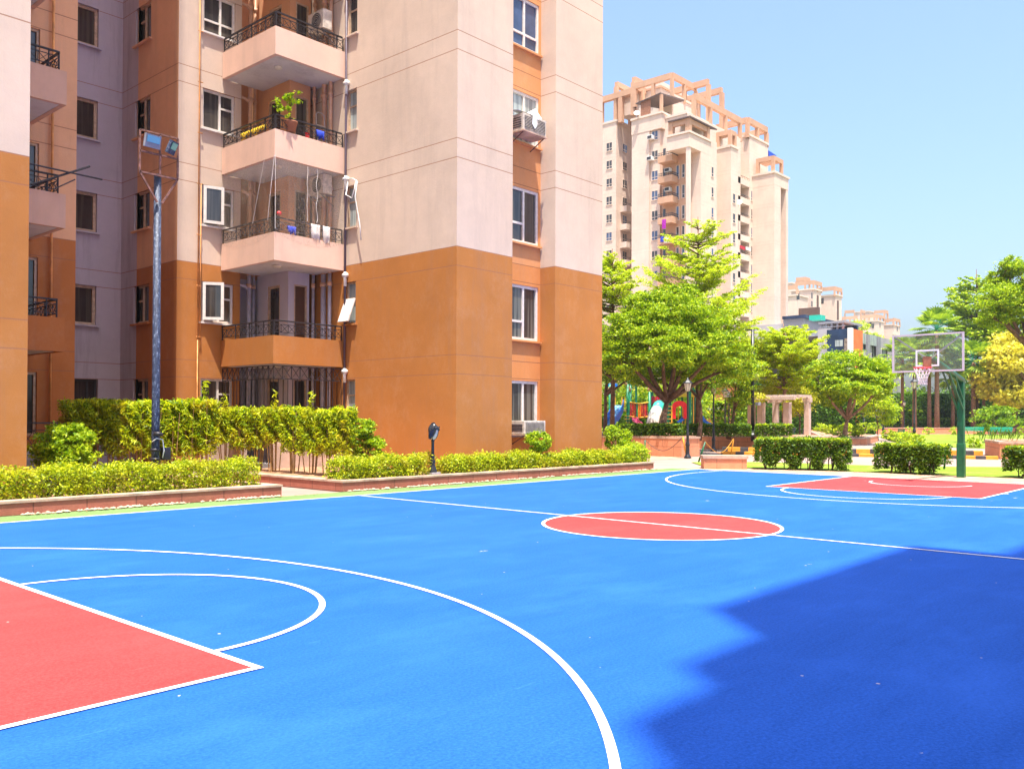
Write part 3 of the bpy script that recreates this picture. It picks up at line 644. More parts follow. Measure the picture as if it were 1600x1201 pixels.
for k in range(1, 6):
    zb = 3.30 + 3.08 * (k - 1); zt = zb + .84
    t = MB()                                           # parapet: L-shaped upstand round the slab
    t.box(BX, XA - .02, BY, BY + .12, zb, zt); t.box(BX, BX + .12, BY + .12, BYE, zb, zt)
    bo = t.build('balcony', 'fascia', BL)
    s = MB(); s.prism([(BX + .12, BY + .12), (XA - .02, BY + .12), (XA - .02, YI - .01), (XI - .01, YI - .01), (XI - .01, BYE), (BX + .12, BYE)], zb + .012, zb + .14)
    s.build('slab', 'soffit', bo)
    r = MB(); rail_run(r, (BX + .05, BY + .05), (XA - .05, BY + .05), zt, zt + .47); rail_run(r, (BX + .05, BYE - .02), (BX + .05, BY + .08), zt, zt + .47)
    r.build('railing', 'iron', bo)
    c = MB(); c.lathe((3.45, 16.05, zb - .062), [(.02, 0), (.10, .012), (.13, .045), (.135, .07)], 18); c.build('ceiling_lamp', 'lamp_glass', bo, True)
# left wing balconies
for k in range(1, 6):
    zb = 3.30 + 3.08 * (k - 1); zt = zb + .84; t = MB()
    t.box(XL + .01, -3.08, 15.4, 15.52, zb, zt); t.box(-3.20, -3.08, 15.52, 17.58, zb, zt); bo = t.build('balcony', 'fascia_shade', BL)
    s = MB(); s.box(XL + .01, -3.20, 15.52, 17.58, zb + .012, zb + .14); s.build('slab', 'soffit', bo)
    r = MB(); rail_run(r, (XL + .02, 15.45), (-3.24, 15.45), zt, zt + .47); rail_run(r, (-3.24, 15.48), (-3.24, 17.5), zt, zt + .47); r.build('railing', 'iron', bo)
# ground-floor grille under the first balcony, floor to slab
t = MB(); zt = 3.28
for p, q in (((BX + .05, BY + .05), (XA - .05, BY + .05)), ((BX + .05, BYE - .05), (BX + .05, BY + .05))):
    p = Vector((*p, 0)); q = Vector((*q, 0)); L = (q - p).length; d = (q - p) / L; n = round(L / .17); s = L / n
    Z = lambda a, z: tuple(p + d * a + Vector((0, 0, z)))
    for z in (.35, 1.72, 2.02, 2.85, zt - .04): t.beam(Z(0, z), Z(L, z), .03, .028)
    for i in range(n + 1): t.beam(Z(min(L, i * s + .001), .3), Z(min(L, i * s + .001), 1.72 if i % 2 else 2.85), .016, .016); t.beam(Z(min(L, i * s + .001), 2.02), Z(min(L, i * s + .001), 2.85), .016, .016)
    m_ = round(L / .30); s = L / m_
    for i in range(m_):
        t.beam(Z(i * s, 1.72), Z((i + 1) * s, 2.02), .014, .014)
        t.beam(Z(i * s, 2.85), Z((i + 1) * s, 3.24), .014, .014); t.beam(Z(i * s, 3.24), Z((i + 1) * s, 2.85), .014, .014); t.beam(Z(i * s, 2.85), Z(i * s, 3.24), .02, .02)
t.build('security_grille', 'iron', BL)
t = MB(); t.box(BX, XA - .02, BY, BYE, 0.0, .30); t.build('ground_floor_plinth', 'concrete', BL)
# pipes: painted above the colour change, grey below
for nm, x, y, r_ in (('drainpipe', 3.86, 18.30, .075), ('drainpipe', 4.10, 18.42, .05), ('drainpipe', 3.66, 18.9, .05), ('drainpipe', 5.20, 16.62, .05), ('drainpipe', 5.30, 16.2, .085), ('drainpipe', 5.28, 15.84, .06)):
    a = MB(); a.tube([(x, y, .2), (x, y, 6.35)], r_, 10); a.build(nm, 'pipe_grey', BL, True)
    a = MB(); a.tube([(x, y, 6.36), (x, y, 20)], r_, 10)
    for k in range(1, 5): a.tube([(x, y, 6.3 + 3.08 * (k - 1) - .35), (x, y, 6.3 + 3.08 * (k - 1) - .22)], r_ * 1.35, 10)
    a.build(nm, 'pipe_tan', BL, True)
for k in range(1, 5):
    a = MB(); z = 6.30 + 3.08 * (k - 1) - .32; a.tube([(3.50, 18.30, z + .04), (3.70, 18.30, z + .02), (3.86, 18.30, z - .10)], .05, 8); a.build('drainpipe', 'pipe_tan' if k > 1 else 'pipe_grey', BL, True)
a = MB(); a.tube([(5.31, 15.08, .3), (5.31, 15.08, 20)], .035, 8); a.build('downpipe', 'pipe_dark', BL, True)
for k in range(5):
    a = MB(); z = 3.15 + 3.06 * k; a.tube([(5.31, 15.16, z), (5.31, 14.98, z)], .07, 10); a.tube([(5.31, 15.07, z - .35), (5.31, 15.07, z + .1)], .05, 8); a.build('pipe_joint', 'white', BL, True)
a = MB(); a.tube([(1.98, 18.16, 4.1), (1.98, 18.16, 20)], .022, 6); a.tube([(2.06, 18.16, 4.1), (2.06, 18.16, 9.0)], .018, 6)
for k in range(9): a.tube([(1.93, 18.16, 4.2 + k * 1.6), (2.10, 18.16, 4.2 + k * 1.6)], .016, 5)
a.build('gas_pipe', 'pipe_orange', BL, True)
a = MB(); a.tube([(1.98, 18.16, .3), (1.98, 18.16, 4.1), ], .022, 6); a.build('gas_pipe', 'pipe_orange', BL, True)
a = MB(); a.tube([(-2.62, 17.5, .3), (-2.62, 17.5, 20)], .035, 6); a.build('gas_pipe', 'pipe_orange', BL, True)
# a low terrace wall with a railing at the foot of the left wing
t = MB(); t.box(XL + .02, -3.3, 15.1, 15.3, 0, .85); TW = t.build('low_wall', 'concrete', bevel=.01); tag(TW, 'low grey terrace wall in shade below the left wing balconies', 'wall')
t = MB(); rail_run(t, (XL + .05, 15.2), (-3.3, 15.2), .85, 1.55); t.build('railing', 'iron', TW)
# ------------------------------------------------------------------ things standing on and hanging from the block
def window_ac(label, x0, x1, z0, z1, out, group=None):
    t = empty('air_conditioner', (x0, YR, z0), label, 'air conditioner', group)
    m = MB(); m.box(x0, x1, YR - out, YR - .02, z0 + .03, z1); m.build('casing', 'ac_body', t, bevel=.012)
    g = MB()
    g.box(x0 + .06, x1 - .06, YR - out - .012, YR - out - .003, z0 + .09, z1 - .06); gr = g.build('grille', 'dark', t)
    g = MB(); n = 9
    for i in range(n): z = z0 + .10 + (z1 - z0 - .18) * i / (n - 1); g.box(x0 + .06, x1 - .06, YR - out - .025, YR - out - .013, z - .006, z + .006)
    g.build('louvre', 'ac_body', gr)
    g = MB()
    for i in range(5): z = z0 + .14 + (z1 - z0 - .26) * i / 4; g.box(x0 - .008, x0 - .001, YR - out + .08, YR - .1, z - .012, z + .012)
    g.build('side_vent', 'dark', t)
    g = MB(); g.box(x0 - .02, x1 + .02, YR - out - .02, YR - .01, z0 - .012, z0 + .024); g.build('tray', 'coping', t)
    g = MB()
    for x in (x0 + .05, x1 - .05): g.beam((x, YR - out + .05, z0 - .02), (x, YR - .01, z0 - .32), .025, .025)
    g.build('bracket', 'rust', t); return t
window_ac('boxy window air conditioner with plastic sheet on top jutting from the upper recessed bay', 8.20, 9.28, 10.48, 11.02, .62)
t = MB(); t.add([(8.1, YR - .5, 11.10), (8.6, YR - .66, 11.03), (9.1, YR - .6, 11.05), (9.32, YR - .64, 10.98), (9.25, YR - .1, 11.06), (8.7, YR - .08, 11.16), (8.2, YR - .1, 11.22), (8.55, YR - .67, 10.75), (8.7, YR - .66, 10.62), (8.9, YR - .5, 11.34)],
                   [(0, 1, 5, 6), (1, 2, 9, 5), (2, 3, 4, 5), (1, 7, 8, 2)]); o = t.build('plastic_sheet', 'white'); tag(o, 'crumpled white plastic sheet lying on the upper window air conditioner', 'plastic sheet')
window_ac('old window air conditioner with shelf frame low above the clipped ball shrub', 8.30, 9.30, 1.18, 1.62, .62)
def split_ac(label, x, y, z):
    t = empty('air_conditioner', (x, y, z), label, 'air conditioner')
    m = MB(); m.box(x, x + .34, y, y + .82, z, z + .62); m.build('casing', 'ac_body', t, bevel=.015)
    m = MB(); m.tube([(x - .012, y + .36, z + .31), (x - .002, y + .36, z + .31)], .25, 22); f = m.build('fan_grille', 'dark', t)
    m = MB()
    for r_ in (.07, .13, .19, .24): m.tube([(x - .02, y + .36 + r_ * math.cos(a), z + .31 + r_ * math.sin(a)) for a in np.linspace(0, 6.28, 22)], .005, 4, False)
    m.build('guard_ring', 'ac_body', f)
    m = MB()
    for yy in (y + .1, y + .7): m.box(x - .03, x + .5, yy - .02, yy + .02, z - .045, z - .004); m.beam((x, yy, z - .04), (x + .48, yy, z - .34), .025, .025)
    m.build('bracket', 'grill', t); return t
split_ac('boxy outdoor air conditioner unit hanging above the uppermost visible corner balcony', 4.72, 15.50, 14.05)
split_ac('pale outdoor air conditioner unit hung behind the bird net of the third balcony', 4.80, 15.55, 8.82)
# potted plant on the parapet corner
t = empty('potted_plant', (3.42, 15.30, 10.36), 'bright green leafy plant in a pot on the balcony parapet corner', 'potted plant')
m = MB(); m.lathe((3.42, 15.31, 10.36), [(.13, 0), (.19, .26), (.205, .27), (.205, .31), (.17, .31)], 16); m.build('pot', 'terracotta', t, True)
m = MB(); m.tube([(3.42, 15.31, 10.62), (3.40, 15.32, 11.0), (3.46, 15.3, 11.45)], [.025, .02, .01], 6); m.tube([(3.41, 15.31, 10.9), (3.15, 15.25, 11.05)], [.015, .008], 5); m.build('stem', 'bark', t)
leaves('foliage', np.concatenate([blob((3.48, 15.3, 11.42), (.30, .28, .25), 260, 12), blob((3.12, 15.25, 11.0), (.24, .2, .28), 220, 10)]), .11, 'leaf_bright', t)
# folding step ladder
t = MB(); bx, by, bz = 5.0, 15.75, 9.66
for s in (-.2, .2):
    t.tube([(bx + s, by, bz), (bx + s * .8, by + .25, bz + 1.5)], .018, 6); t.tube([(bx + s, by + .6, bz), (bx + s * .8, by + .27, bz + 1.45)], .014, 6)
t.tube([(bx - .16, by + .25, bz + 1.5), (bx - .16, by + .27, bz + 1.78), (bx - .08, by + .28, bz + 1.86), (bx + .08, by + .28, bz + 1.86), (bx + .16, by + .27, bz + 1.78), (bx + .16, by + .25, bz + 1.5)], .018, 6)
for i in range(1, 6): t.box(bx - .18, bx + .18, by + i * .045 - .04, by + i * .045 + .1, bz + i * .28, bz + i * .28 + .025)
tag(t.build('step_ladder', 'alu'), 'folded aluminium step ladder standing on the balcony with the potted plant', 'step ladder')
def cloth(name, label, mat, ax, c, a0, a1, zt, zb, front=.04, cat='cloth'):
    """a cloth folded over a rail: front and back falls with vertical folds"""
    m = MB(); n = 14
    vs = []
    for i in range(n + 1):
        a = a0 + (a1 - a0) * i / n; w = .018 * math.sin(i * 2.1) + .01 * math.sin(i * 4.7)
        hem = zb + .05 * math.sin(i * .9) + .03 * math.sin(i * 2.3)
        for d, z in ((-.03 + w * .5, zt - (zt - hem) * .55), (-.02, zt + .01), (front * .6, zt + .02), (front + w, zt - .05), (front + w * 1.5, (zt + hem) / 2), (front + w * 2, hem)):
            vs.append((c - d, a, z) if ax == 'x' else (a, c - d, z))
    fs = [(i * 6 + k, i * 6 + k + 1, (i + 1) * 6 + k + 1, (i + 1) * 6 + k) for i in range(n) for k in range(5)]
    m.add(vs, fs); o = m.build(name, mat, None, True); s = o.modifiers.new('thickness', 'SOLIDIFY'); s.thickness = .006
    return tag(o, label, cat)
RY = BY + .04
cloth('blue_cloth', 'bright blue cloth pushed through the railing of the balcony with the potted plant', 'cloth_blue', 'y', RY, 4.30, 4.60, 10.62, 10.40)
cloth('yellow_cloth', 'yellow cloth strip behind the left railing of the balcony with the potted plant', 'yellow_p', 'x', BX + .2, 16.0, 17.4, 10.62, 10.45)
cloth('towel', 'pale patterned towel draped over the railing below the bird net', 'cloth_white', 'y', RY, 4.12, 4.46, 7.66, 7.20)
cloth('towel', 'cream towel hanging near the right end of the netted balcony railing', 'cloth_white', 'y', RY, 4.56, 4.84, 7.66, 7.16)
cloth('blue_cloth', 'dark blue cloth lying low on the parapet of the netted balcony', 'cloth_blue', 'y', RY, 3.28, 3.58, 7.46, 7.26)
t = MB(); t.lathe((4.05, RY + .1, 10.35), [(.05, 0), (.07, .13), (.072, .14)], 12); tag(t.build('bucket', 'p_red', None, True), 'small red bucket on the parapet beside the blue cloth', 'bucket')
t = MB(); t.lathe((3.02, 15.3, 7.74), [(.02, 0), (.08, .05), (.06, .12), (.02, .14)], 10); tag(t.build('red_ball', 'p_red', None, True), 'small red ball at the corner of the netted balcony railing', 'ball')
# sheer net hung round the third balcony
t = MB(); zt, zb = 9.50, 7.30; n = 16
for (p, q) in (((BX + .02, BYE), (BX + .02, BY + .02)), ((BX + .02, BY + .02), (XA - .05, BY + .02))):
    for i in range(n):
        a, b = i / n, (i + 1) / n
        P = lambda u: (p[0] + (q[0] - p[0]) * u, p[1] + (q[1] - p[1]) * u)
        sag = lambda u: .05 * math.sin(u * 19)
        x0, y0 = P(a); x1, y1 = P(b)
        o_ = (-1, 0) if p[0] == q[0] else (0, -1)
        t.quad((x0 + o_[0] * .0, y0 + o_[1] * .0, zt), (x1, y1, zt), (x1 + o_[0] * (.05 + sag(b) * .5), y1 + o_[1] * (.05 + sag(b) * .5), 8.3), (x0 + o_[0] * (.05 + sag(a) * .5), y0 + o_[1] * (.05 + sag(a) * .5), 8.3))
        t.quad((x0 + o_[0] * (.05 + sag(a) * .5), y0 + o_[1] * (.05 + sag(a) * .5), 8.3), (x1 + o_[0] * (.05 + sag(b) * .5), y1 + o_[1] * (.05 + sag(b) * .5), 8.3), (x1 + o_[0] * .03, y1 + o_[1] * .03, 7.2 - .25 * math.sin(math.pi * b)), (x0 + o_[0] * .03, y0 + o_[1] * .03, 7.2 - .25 * math.sin(math.pi * a)))
NT = t.build('bird_net', 'net'); tag(NT, 'sheer bird net hung from slab to parapet round the third balcony', 'net')
for pts, rr in [([(x + w * math.sin(i * 1.3), BY - .03, 9.4 - i * .14) for i in range(13)], .008) for x, w in ((3.95, .015), (4.3, .03))] + [([(BX - .02, BY - .02, 9.5), (BX - .05, BY + .1, 8.6), (BX - .03, BY + .3, 7.6)], .009), ([(BX, BY - .04, 9.5), (BX, BY - .05, 7.3)], .008), ([(BX - .03, BY + .5, 9.48), (BX - .05, BY + 1.1, 7.6)], .007)]:
    t = MB(); t.tube(pts, rr, 5); t.build('net_cord', 'cloth_white', NT)
t = MB(); t.tube([(5.28, 14.95, 9.25), (5.15, 14.5, 9.15), (5.2, 14.35, 9.05), (5.2, 14.45, 8.6), (5.2, 14.2, 7.65), (5.25, 14.2, 7.2)], .02, 6); t.tube([(5.28, 14.9, 9.2), (5.15, 14.85, 8.7), (5.15, 14.55, 8.55), (5.15, 14.42, 8.8), (5.2, 14.4, 9.1)], .02, 6)
tag(t.build('hose', 'white', None, True), 'loose white hose looped beside the small vent window of the third floor', 'hose')
t = MB(); t.tube([(-4.7, 15.30, 7.80), (-2.25, 15.25, 7.74)], .022, 6); t.tube([(-3.9, 15.35, 7.30), (-2.55, 15.28, 8.02)], .03, 6); t.tube([(-3.4, 15.32, 7.28), (-2.9, 15.3, 7.62)], .018, 6)
tag(t.build('drying_poles', 'iron'), 'crossed black drying poles sticking out from a left wing balcony', 'drying pole')
# ------------------------------------------------------------------ beds beside the court
XE1 = float(ony(440, 770, 8.66)[0]); XC2 = float(ony(536, 765, 8.66)[0]); XE2 = float(ony(1022, 735, 8.66)[0])
def bed_wall(label, pts, h=.25, th=.26, name='planter_wall', mat='sandstone', group=None):
    t = empty(name, (pts[0][0], pts[0][1], 0), label, 'planter wall', group); m = MB(); c = MB()
    for i_, (a, b) in enumerate(zip(pts[:-1], pts[1:])):
        a = Vector((*a, 0)); b = Vector((*b, 0)); d = (b - a).normalized(); nrm = Vector((-d.y, d.x, 0))
        a2 = a + d * (th + .001) * (i_ > 0); b2 = b; ac_ = a + d * (th + .020) * (i_ > 0) + d * .018 * (i_ > 0)
        m.prism([(p.x, p.y) for p in (a2, b2, b2 + nrm * th, a2 + nrm * th)], 0, h - .045)
        c.prism([(p.x, p.y) for p in (ac_ - nrm * .018 - d * .018, b2 - nrm * .018 + d * .018, b2 + nrm * (th + .018) + d * .018, ac_ + nrm * (th + .018) - d * .018)], h - .043, h)
    m.build('wall_face', mat, t); c.build('coping', 'coping', t); return t
bed_wall('red sandstone edging of the left hedge bed along the green court border', [(-13, 8.66), (XE1, 8.66), (XE1, 10.2)])
bed_wall('red sandstone edging of the corner bed round the bamboo and garden lamp', [(XC2, 14.6), (XC2, 8.68), (XE2, 8.68), (XE2, 9.9)])
m = MB(); m.quad((-13, 8.7, .19), (XE1 - .1, 8.7, .19), (XE1 - .1, 10.15, .19), (-5.0, 10.15, .19), (-5, 10.09, .19), (-13, 10.09, .19)); struct(m.build('soil_bed', 'soil'))
m = MB(); m.quad((XC2 + .1, 8.7, .19), (XE2 - .1, 8.7, .19), (XE2 - .1, 10.05, .19), (5.35, 10.05, .19), (5.35, 15.2, .19), (XC2 + .1, 15.2, .19)); struct(m.build('soil_bed', 'soil'))
m = MB(); m.quad((-5.78, 10.3, .02), (-1.6, 10.3, .02), (-1.6, 11.2, .02), (.5, 11.6, .02), (.5, 18.2, .02), (-5.78, 18.2, .02)); struct(m.build('soil_bed', 'soil'))
# pebbles swept against the walls
P = []
for i in range(900):
    if i < 360: x = random.uniform(-8.5, XE1 - .1)
    else: x = random.uniform(XC2 + .1, XE2 + .1)
    if math.sin(x * 2.3) + math.sin(x * 5.1 + 1) < -.9 and random.random() < .8: continue
    P.append((x, 8.62 - abs(random.gauss(0, .045)), random.uniform(.02, .055)))
m = MB()
for x, y, r in P:
    a = random.uniform(0, 3); k = [random.uniform(.7, 1.2) for _ in range(6)]
    m.add([(x + r * 1.3 * k[0] * math.cos(a), y + r * k[0] * math.sin(a), r * .4), (x - r * math.sin(a), y + r * k[1] * math.cos(a), r * .4), (x - r * 1.3 * k[2] * math.cos(a), y - r * k[2] * math.sin(a), r * .4), (x + r * math.sin(a), y - r * k[3] * math.cos(a), r * .4), (x, y, r * .95), (x, y, 0)],
          [(0, 1, 4), (1, 2, 4), (2, 3, 4), (3, 0, 4), (1, 0, 5), (2, 1, 5), (3, 2, 5), (0, 3, 5)])
o = m.build('pebbles', 'pebble'); tag(o, 'loose pale pebbles lying along the foot of the sandstone edging', 'pebbles', kind='stuff')
P = []
for i in range(700):
    q = random.random()
    if q < .45: P.append((random.uniform(-9, XE1 - .3), random.uniform(8.72, 9.9), .205))
    elif q < .8: P.append((random.uniform(XC2 + .2, XE2 - .3), random.uniform(8.72, 9.9), .205))
    elif q < .9: P.append((random.uniform(-9, 12), 8.6 - abs(random.gauss(0, .12)), .012))
    else: P.append((random.uniform(14.5, 17), random.uniform(-3, 8), .012))
o = leaves('fallen_leaves', np.array(P), .06, 'dry_leaf', None, .5, .8); tag(o, 'dry brown leaves fallen on the beds and at the edge of the court', 'leaves', kind='stuff')
def hedge(label, x0, x1, y0, y1, z0, z1, n, size, mat, group, wob=.05, core=.10, name='hedge', par_twigs=True, cat='hedge', fill=.3, topmat=None, rz=0.0, leg=0.0):
    """clipped hedge: woody core inside, leaves over its faces.  Built round its own base, then placed"""
    cx, cy = (x0 + x1) / 2, (y0 + y1) / 2; t = empty(name, (cx, cy, z0), label, cat, group, rz)
    hx, hy, hz = (x1 - x0) / 2, (y1 - y0) / 2, z1 - z0
    m = MB(); ns = max(3, int(2 * hx / .22))
    for i in range(ns):
        sx = -hx * .88 + 2 * hx * .88 * (i + .5) / ns + random.uniform(-.05, .05); sy = random.uniform(-.3, .3) * hy
        m.tube([(sx, sy, -.05), (sx + random.uniform(-.05, .05), sy, hz * .35), (sx + random.uniform(-.1, .1), sy, hz * .7)], [.018, .014, .006], 5)
        for q in range(3): m.tube([(sx, sy, hz * (.15 + .15 * q)), (sx + random.uniform(-.18, .18), sy + random.uniform(-.8, .8) * hy, hz * (.45 + .17 * q))], [.010, .005], 4)
    ORG[t.name] = Vector((0, 0, 0)); m.build('stems', 'twig', t)
    leaves('foliage', boxpts(-hx, hx, -hy, hy, 0 if leg else .0, hz, n, wob, fill, leg * 1.6), size, mat, t, .55, .5)
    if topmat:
        k = int(n * .3); Q = np.stack([RNG.uniform(-hx, hx, k), RNG.uniform(-hy, hy, k), hz + RNG.normal(size=k) * wob * .5], 1); leaves('sunlit_top', Q, size, topmat, t, .55, .5)  # lighter leaf colour paints sunlight onto the hedge top
    return t
hedge('long low yellow-green hedge in the left bed in front of the floodlight pole', -9.6, XE1 - .35, 9.02, 9.66, .19, .70, 42000, .055, 'leaf_hedge', 'low hedges along the court', .08)
X_ = lambda px: float(ony(px, 730, 9.1)[0])
for a, b, lab, zz in ((529, 672, 'low hedge left of the small garden lamp in the corner bed', .66), (698, 733, 'small rounded hedge tuft just right of the garden lamp', .58), (735, 782, 'second low hedge right of the garden lamp', .60),
                  (784, 843, 'low hedge below the clipped ball shrub', .62), (845, 871, 'sparse thin low hedge right of the ball shrub', .50), (874, 917, 'fourth low hedge toward the building corner', .60),
                  (920, 944, 'narrow low hedge at the building corner', .56), (946, 968, 'short low hedge under the tall rounded shrub', .52), (973, 1008, 'square pale green hedge at the right end of the corner bed', .74)):
    x0, x1 = X_(a), X_(b); hedge(lab, x0, x1, 8.98, 9.48, .19, zz, int(5200 * (x1 - x0) + 1200), .06, 'leaf_boxtop' if a > 960 else 'leaf_hedge', 'low hedges along the court', .09)
def ballshrub(label, c, r, stem_z, n, size, mat, name='ball_shrub', k=60, extra=None, cat='shrub', group=None):
    t = empty(name, (c[0], c[1], stem_z), label, cat, group); m = MB()
    for i in range(6):
        a = random.uniform(0, 6.28); m.tube([(c[0] + .03 * math.cos(a), c[1] + .03 * math.sin(a), stem_z - .03), (c[0] + .08 * math.cos(a), c[1] + .08 * math.sin(a), c[2] - .4 * (r if np.isscalar(r) else r[2])), (c[0] + .3 * math.cos(a) * 1, c[1] + .3 * math.sin(a), c[2] + .1)], [.022, .018, .006], 5)
    m.build('stems', 'bark', t)
    P = [blob(c, r, n, k, .15, .80)]
    if extra: P += [blob(e[0], e[1], e[2], 40, .17, .8) for e in extra]
    leaves('foliage', np.concatenate(P), size, mat, t, .6, .35); return t
ballshrub('large bright green mushroom shaped shrub in front of the left wing', (-4.62, 11.35, 1.02), (.52, .52, .50), .05, 7500, .08, 'leaf_bright', extra=[((-4.55, 11.3, .60), (.40, .40, .42), 2600)])
ballshrub('clipped two tier topiary shrub beside the brown corner wall', (2.55, 10.55, .92), (.44, .40, .33), .19, 4200, .075, 'leaf_bright', extra=[((2.38, 10.6, 1.43), (.34, .32, .22), 2600)], name='topiary')
ballshrub('round clipped ball shrub below the recessed windows', (8.08, 9.35, 1.00), (.33, .33, .30), .19, 3400, .065, 'leaf_bright')
ballshrub('tall rounded green shrub at the right corner of the building', (12.85, 9.85, .98), (.42, .42, .52), .19, 3200, .08, 'leaf_bright', extra=[((13.0, 9.5, .72), (.22, .22, .5), 700)])
# bamboo
def bamboo(label, x, y, z0, h, w, n, side=0.0, low=.30):
    t = empty('bamboo_clump', (x, y, z0), label, 'bamboo', 'bamboo clumps in front of the balconies'); m = MB(); P = []
    for i in range(9):
        a = random.uniform(0, 6.28); r = random.uniform(.02, w * .8); bx, by = x + r * .6 * math.cos(a), y + r * .6 * math.sin(a); tx, ty = x + r * 1.3 * math.cos(a), y + r * 1.3 * math.sin(a); hh = h * random.uniform(.82, 1.0)
        m.tube([(bx, by, z0 - .05), ((bx + tx) / 2, (by + ty) / 2, z0 + hh * .5), (tx, ty, z0 + hh)], [.018, .014, .006], 5)
    m.build('culms', 'culm', t)
    q = RNG.uniform(0, 1, (n, 3)); a = q[:, 0] * 6.283; rr = w * np.sqrt(q[:, 1]) * (1.0 + .10 * np.sin(a * 5)); low = random.uniform(.28, .46); zz = z0 + h * (low + (1 - low) * q[:, 2] ** .72)
    cl = np.sin(zz * 9 + a * 3) > -.55; P = np.stack([x + rr * np.cos(a), y + rr * np.sin(a), zz + RNG.normal(size=n) * .03], 1)[cl]
    k = 3
    sp = np.stack([x + RNG.normal(size=60) * .04, y + RNG.normal(size=60) * .04, z0 + h + RNG.uniform(0, 1, 60) ** 1.6 * .5], 1) if random.random() < .22 else np.zeros((0, 3))
    leaves('foliage', np.concatenate([P, sp]), .14, 'leaf_bamboo', t, .22, .5, .6); return t
bam = [(352, 25.6), (376, 25.2), (402, 24.8), (430, 24.3), (458, 23.8), (486, 23.3), (512, 22.8), (536, 22.3)]
for i, (px, D) in enumerate(bam):
    x, y = gxy(px, D); bamboo('bamboo clump of the right row, %s from the path' % ('nearest', 'second', 'third', 'fourth', 'fifth', 'sixth', 'seventh', 'farthest')[i], x, y, .19, zat(px, 640, D) - .19 + random.uniform(-.05, .08), .33, 4600)
for i, (px, D) in enumerate([(215, 21.6), (240, 21.8), (266, 22.0), (294, 22.2), (320, 22.4)]):
    x, y = gxy(px, D); bamboo('sunlit bamboo clump of the left row, %s' % ('just left of the floodlight pole', 'directly behind the floodlight pole', 'just right of the floodlight pole', 'second right of the floodlight pole', 'at the gap before the right row')[i], x, y, .02, zat(px, 629, D) + random.uniform(-.05, .06), .34, 5000)
for i, (px, D) in enumerate([(122, 23.0), (150, 23.0), (178, 23.2)]):
    x, y = gxy(px, D); bamboo('shaded bamboo clump beside the left wing, %s' % ('next to the wall edge', 'behind the mushroom shrub', 'below the lavender wall')[i], x, y, .02, zat(px, 627, D), .44, 5000)
# small terrace wall and pale planters seen through the stems
t = MB(); t.box(1.9, 2.12, 15.5, 17.8, 0, 1.05); tag(t.build('low_wall', 'stone_pale', bevel=.01), 'pale low wall glimpsed between the two bamboo rows', 'wall')
t = MB(); t.box(2.6, 5.1, 14.9, 15.05, 0, .95); tag(t.build('low_wall', 'stone_pale', bevel=.01), 'pale terrace wall behind the right bamboo row', 'wall')
# ------------------------------------------------------------------ floodlight pole
px_, py_ = float(ony(243, 700, 9.78)[0]), 9.78
t = empty('floodlight_pole', (px_, py_, .19), 'tall peeling blue-black floodlight pole with a rusty frame beside the low hedge', 'light pole')
FP = t
m = MB(); m.tube([(px_, py_, .1), (px_, py_, 2.0), (px_, py_, 6.62)], [.082, .078, .072], 14)
def flaky():
    mm, nt, b = newmat('flaking_blue_paint'); f = noise(nt, 26, 8, .8, (1, 1, .4))
    nt.links.new(ramp(nt, f, [(.42, (.012, .018, .04)), (.54, (.03, .045, .09)), (.64, (.26, .30, .36))]), b.inputs['Base Color']); b.inputs['Roughness'].default_value = .6; return mm
M['flaky'] = flaky()
m.build('pole', 'flaky', t, True)
m = MB(); fx0, fx1, fz0, fz1 = px_ - .42, px_ + .38, 6.58, 7.42
for a, b in (((fx0, fz0), (fx0, fz1)), ((fx1, fz0), (fx1, fz1)), ((fx0, fz1), (fx1, fz1)), ((fx0, fz0), (fx1, fz0)), ((fx0, fz0 + .42), (fx1, fz0 + .42)), ((px_, fz0), (px_, fz1)), ((fx0, fz0), (px_ - .05, fz0 - .55)), ((fx1, fz0), (px_ + .05, fz0 - .55))):
    m.beam((a[0], py_ - .09, a[1]), (b[0], py_ - .09, b[1]), .035, .035, up=(0, 1, 0))
m.build('lamp_frame', 'rust', t)
for i, (x, z, w, hgt, yw, lt, cc) in enumerate(((px_ - .20, 7.24, .27, .13, .1, .25, (.10, .40, .56)), (px_ + .23, 7.20, .17, .14, .55, .45, (.12, .40, .28)))):
    mt = Matrix.Translation((x, py_ - .22, z)) @ Matrix.Rotation(yw, 4, 'Z') @ Matrix.Rotation(lt, 4, 'X')
    def bx(m, x0, x1, y0, y1, z0, z1):
        k = MB(); k.box(x0, x1, y0, y1, z0, z1); m.add([tuple(mt @ Vector(v)) for v in k.v], k.f)
    b_ = MB(); bx(b_, -w / 2 - .03, w / 2 + .03, 0, .07, -hgt / 2 - .10, hgt / 2 + .03); bo = b_.build('floodlight', 'flaky' if i else 'grey_dark', t)
    g = MB(); bx(g, -w / 2, w / 2, -.012, -.002, -hgt / 2, hgt / 2)
    gm, nt, bb = newmat('floodlight_lens'); bb.inputs['Base Color'].default_value = c4(cc); bb.inputs['Roughness'].default_value = .12; M['lens%d' % i] = gm
    g.build('lens', 'lens%d' % i, bo)
m = MB(); m.tube([(px_, py_ - .11, 1.30), (px_ + .01, py_ - .11, 1.37)], .09, 12); m.tube([(px_, py_, .98), (px_, py_, 1.04)], .10, 12); m.tube([(px_, py_, .80), (px_, py_, .85)], .10, 12); m.build('clamp', 'iron', t, True)
m = MB(); m.box(px_ + .12, px_ + .30, py_ - .06, py_ + .06, .80, 1.06); m.build('switch_box', 'black', t, bevel=.01)
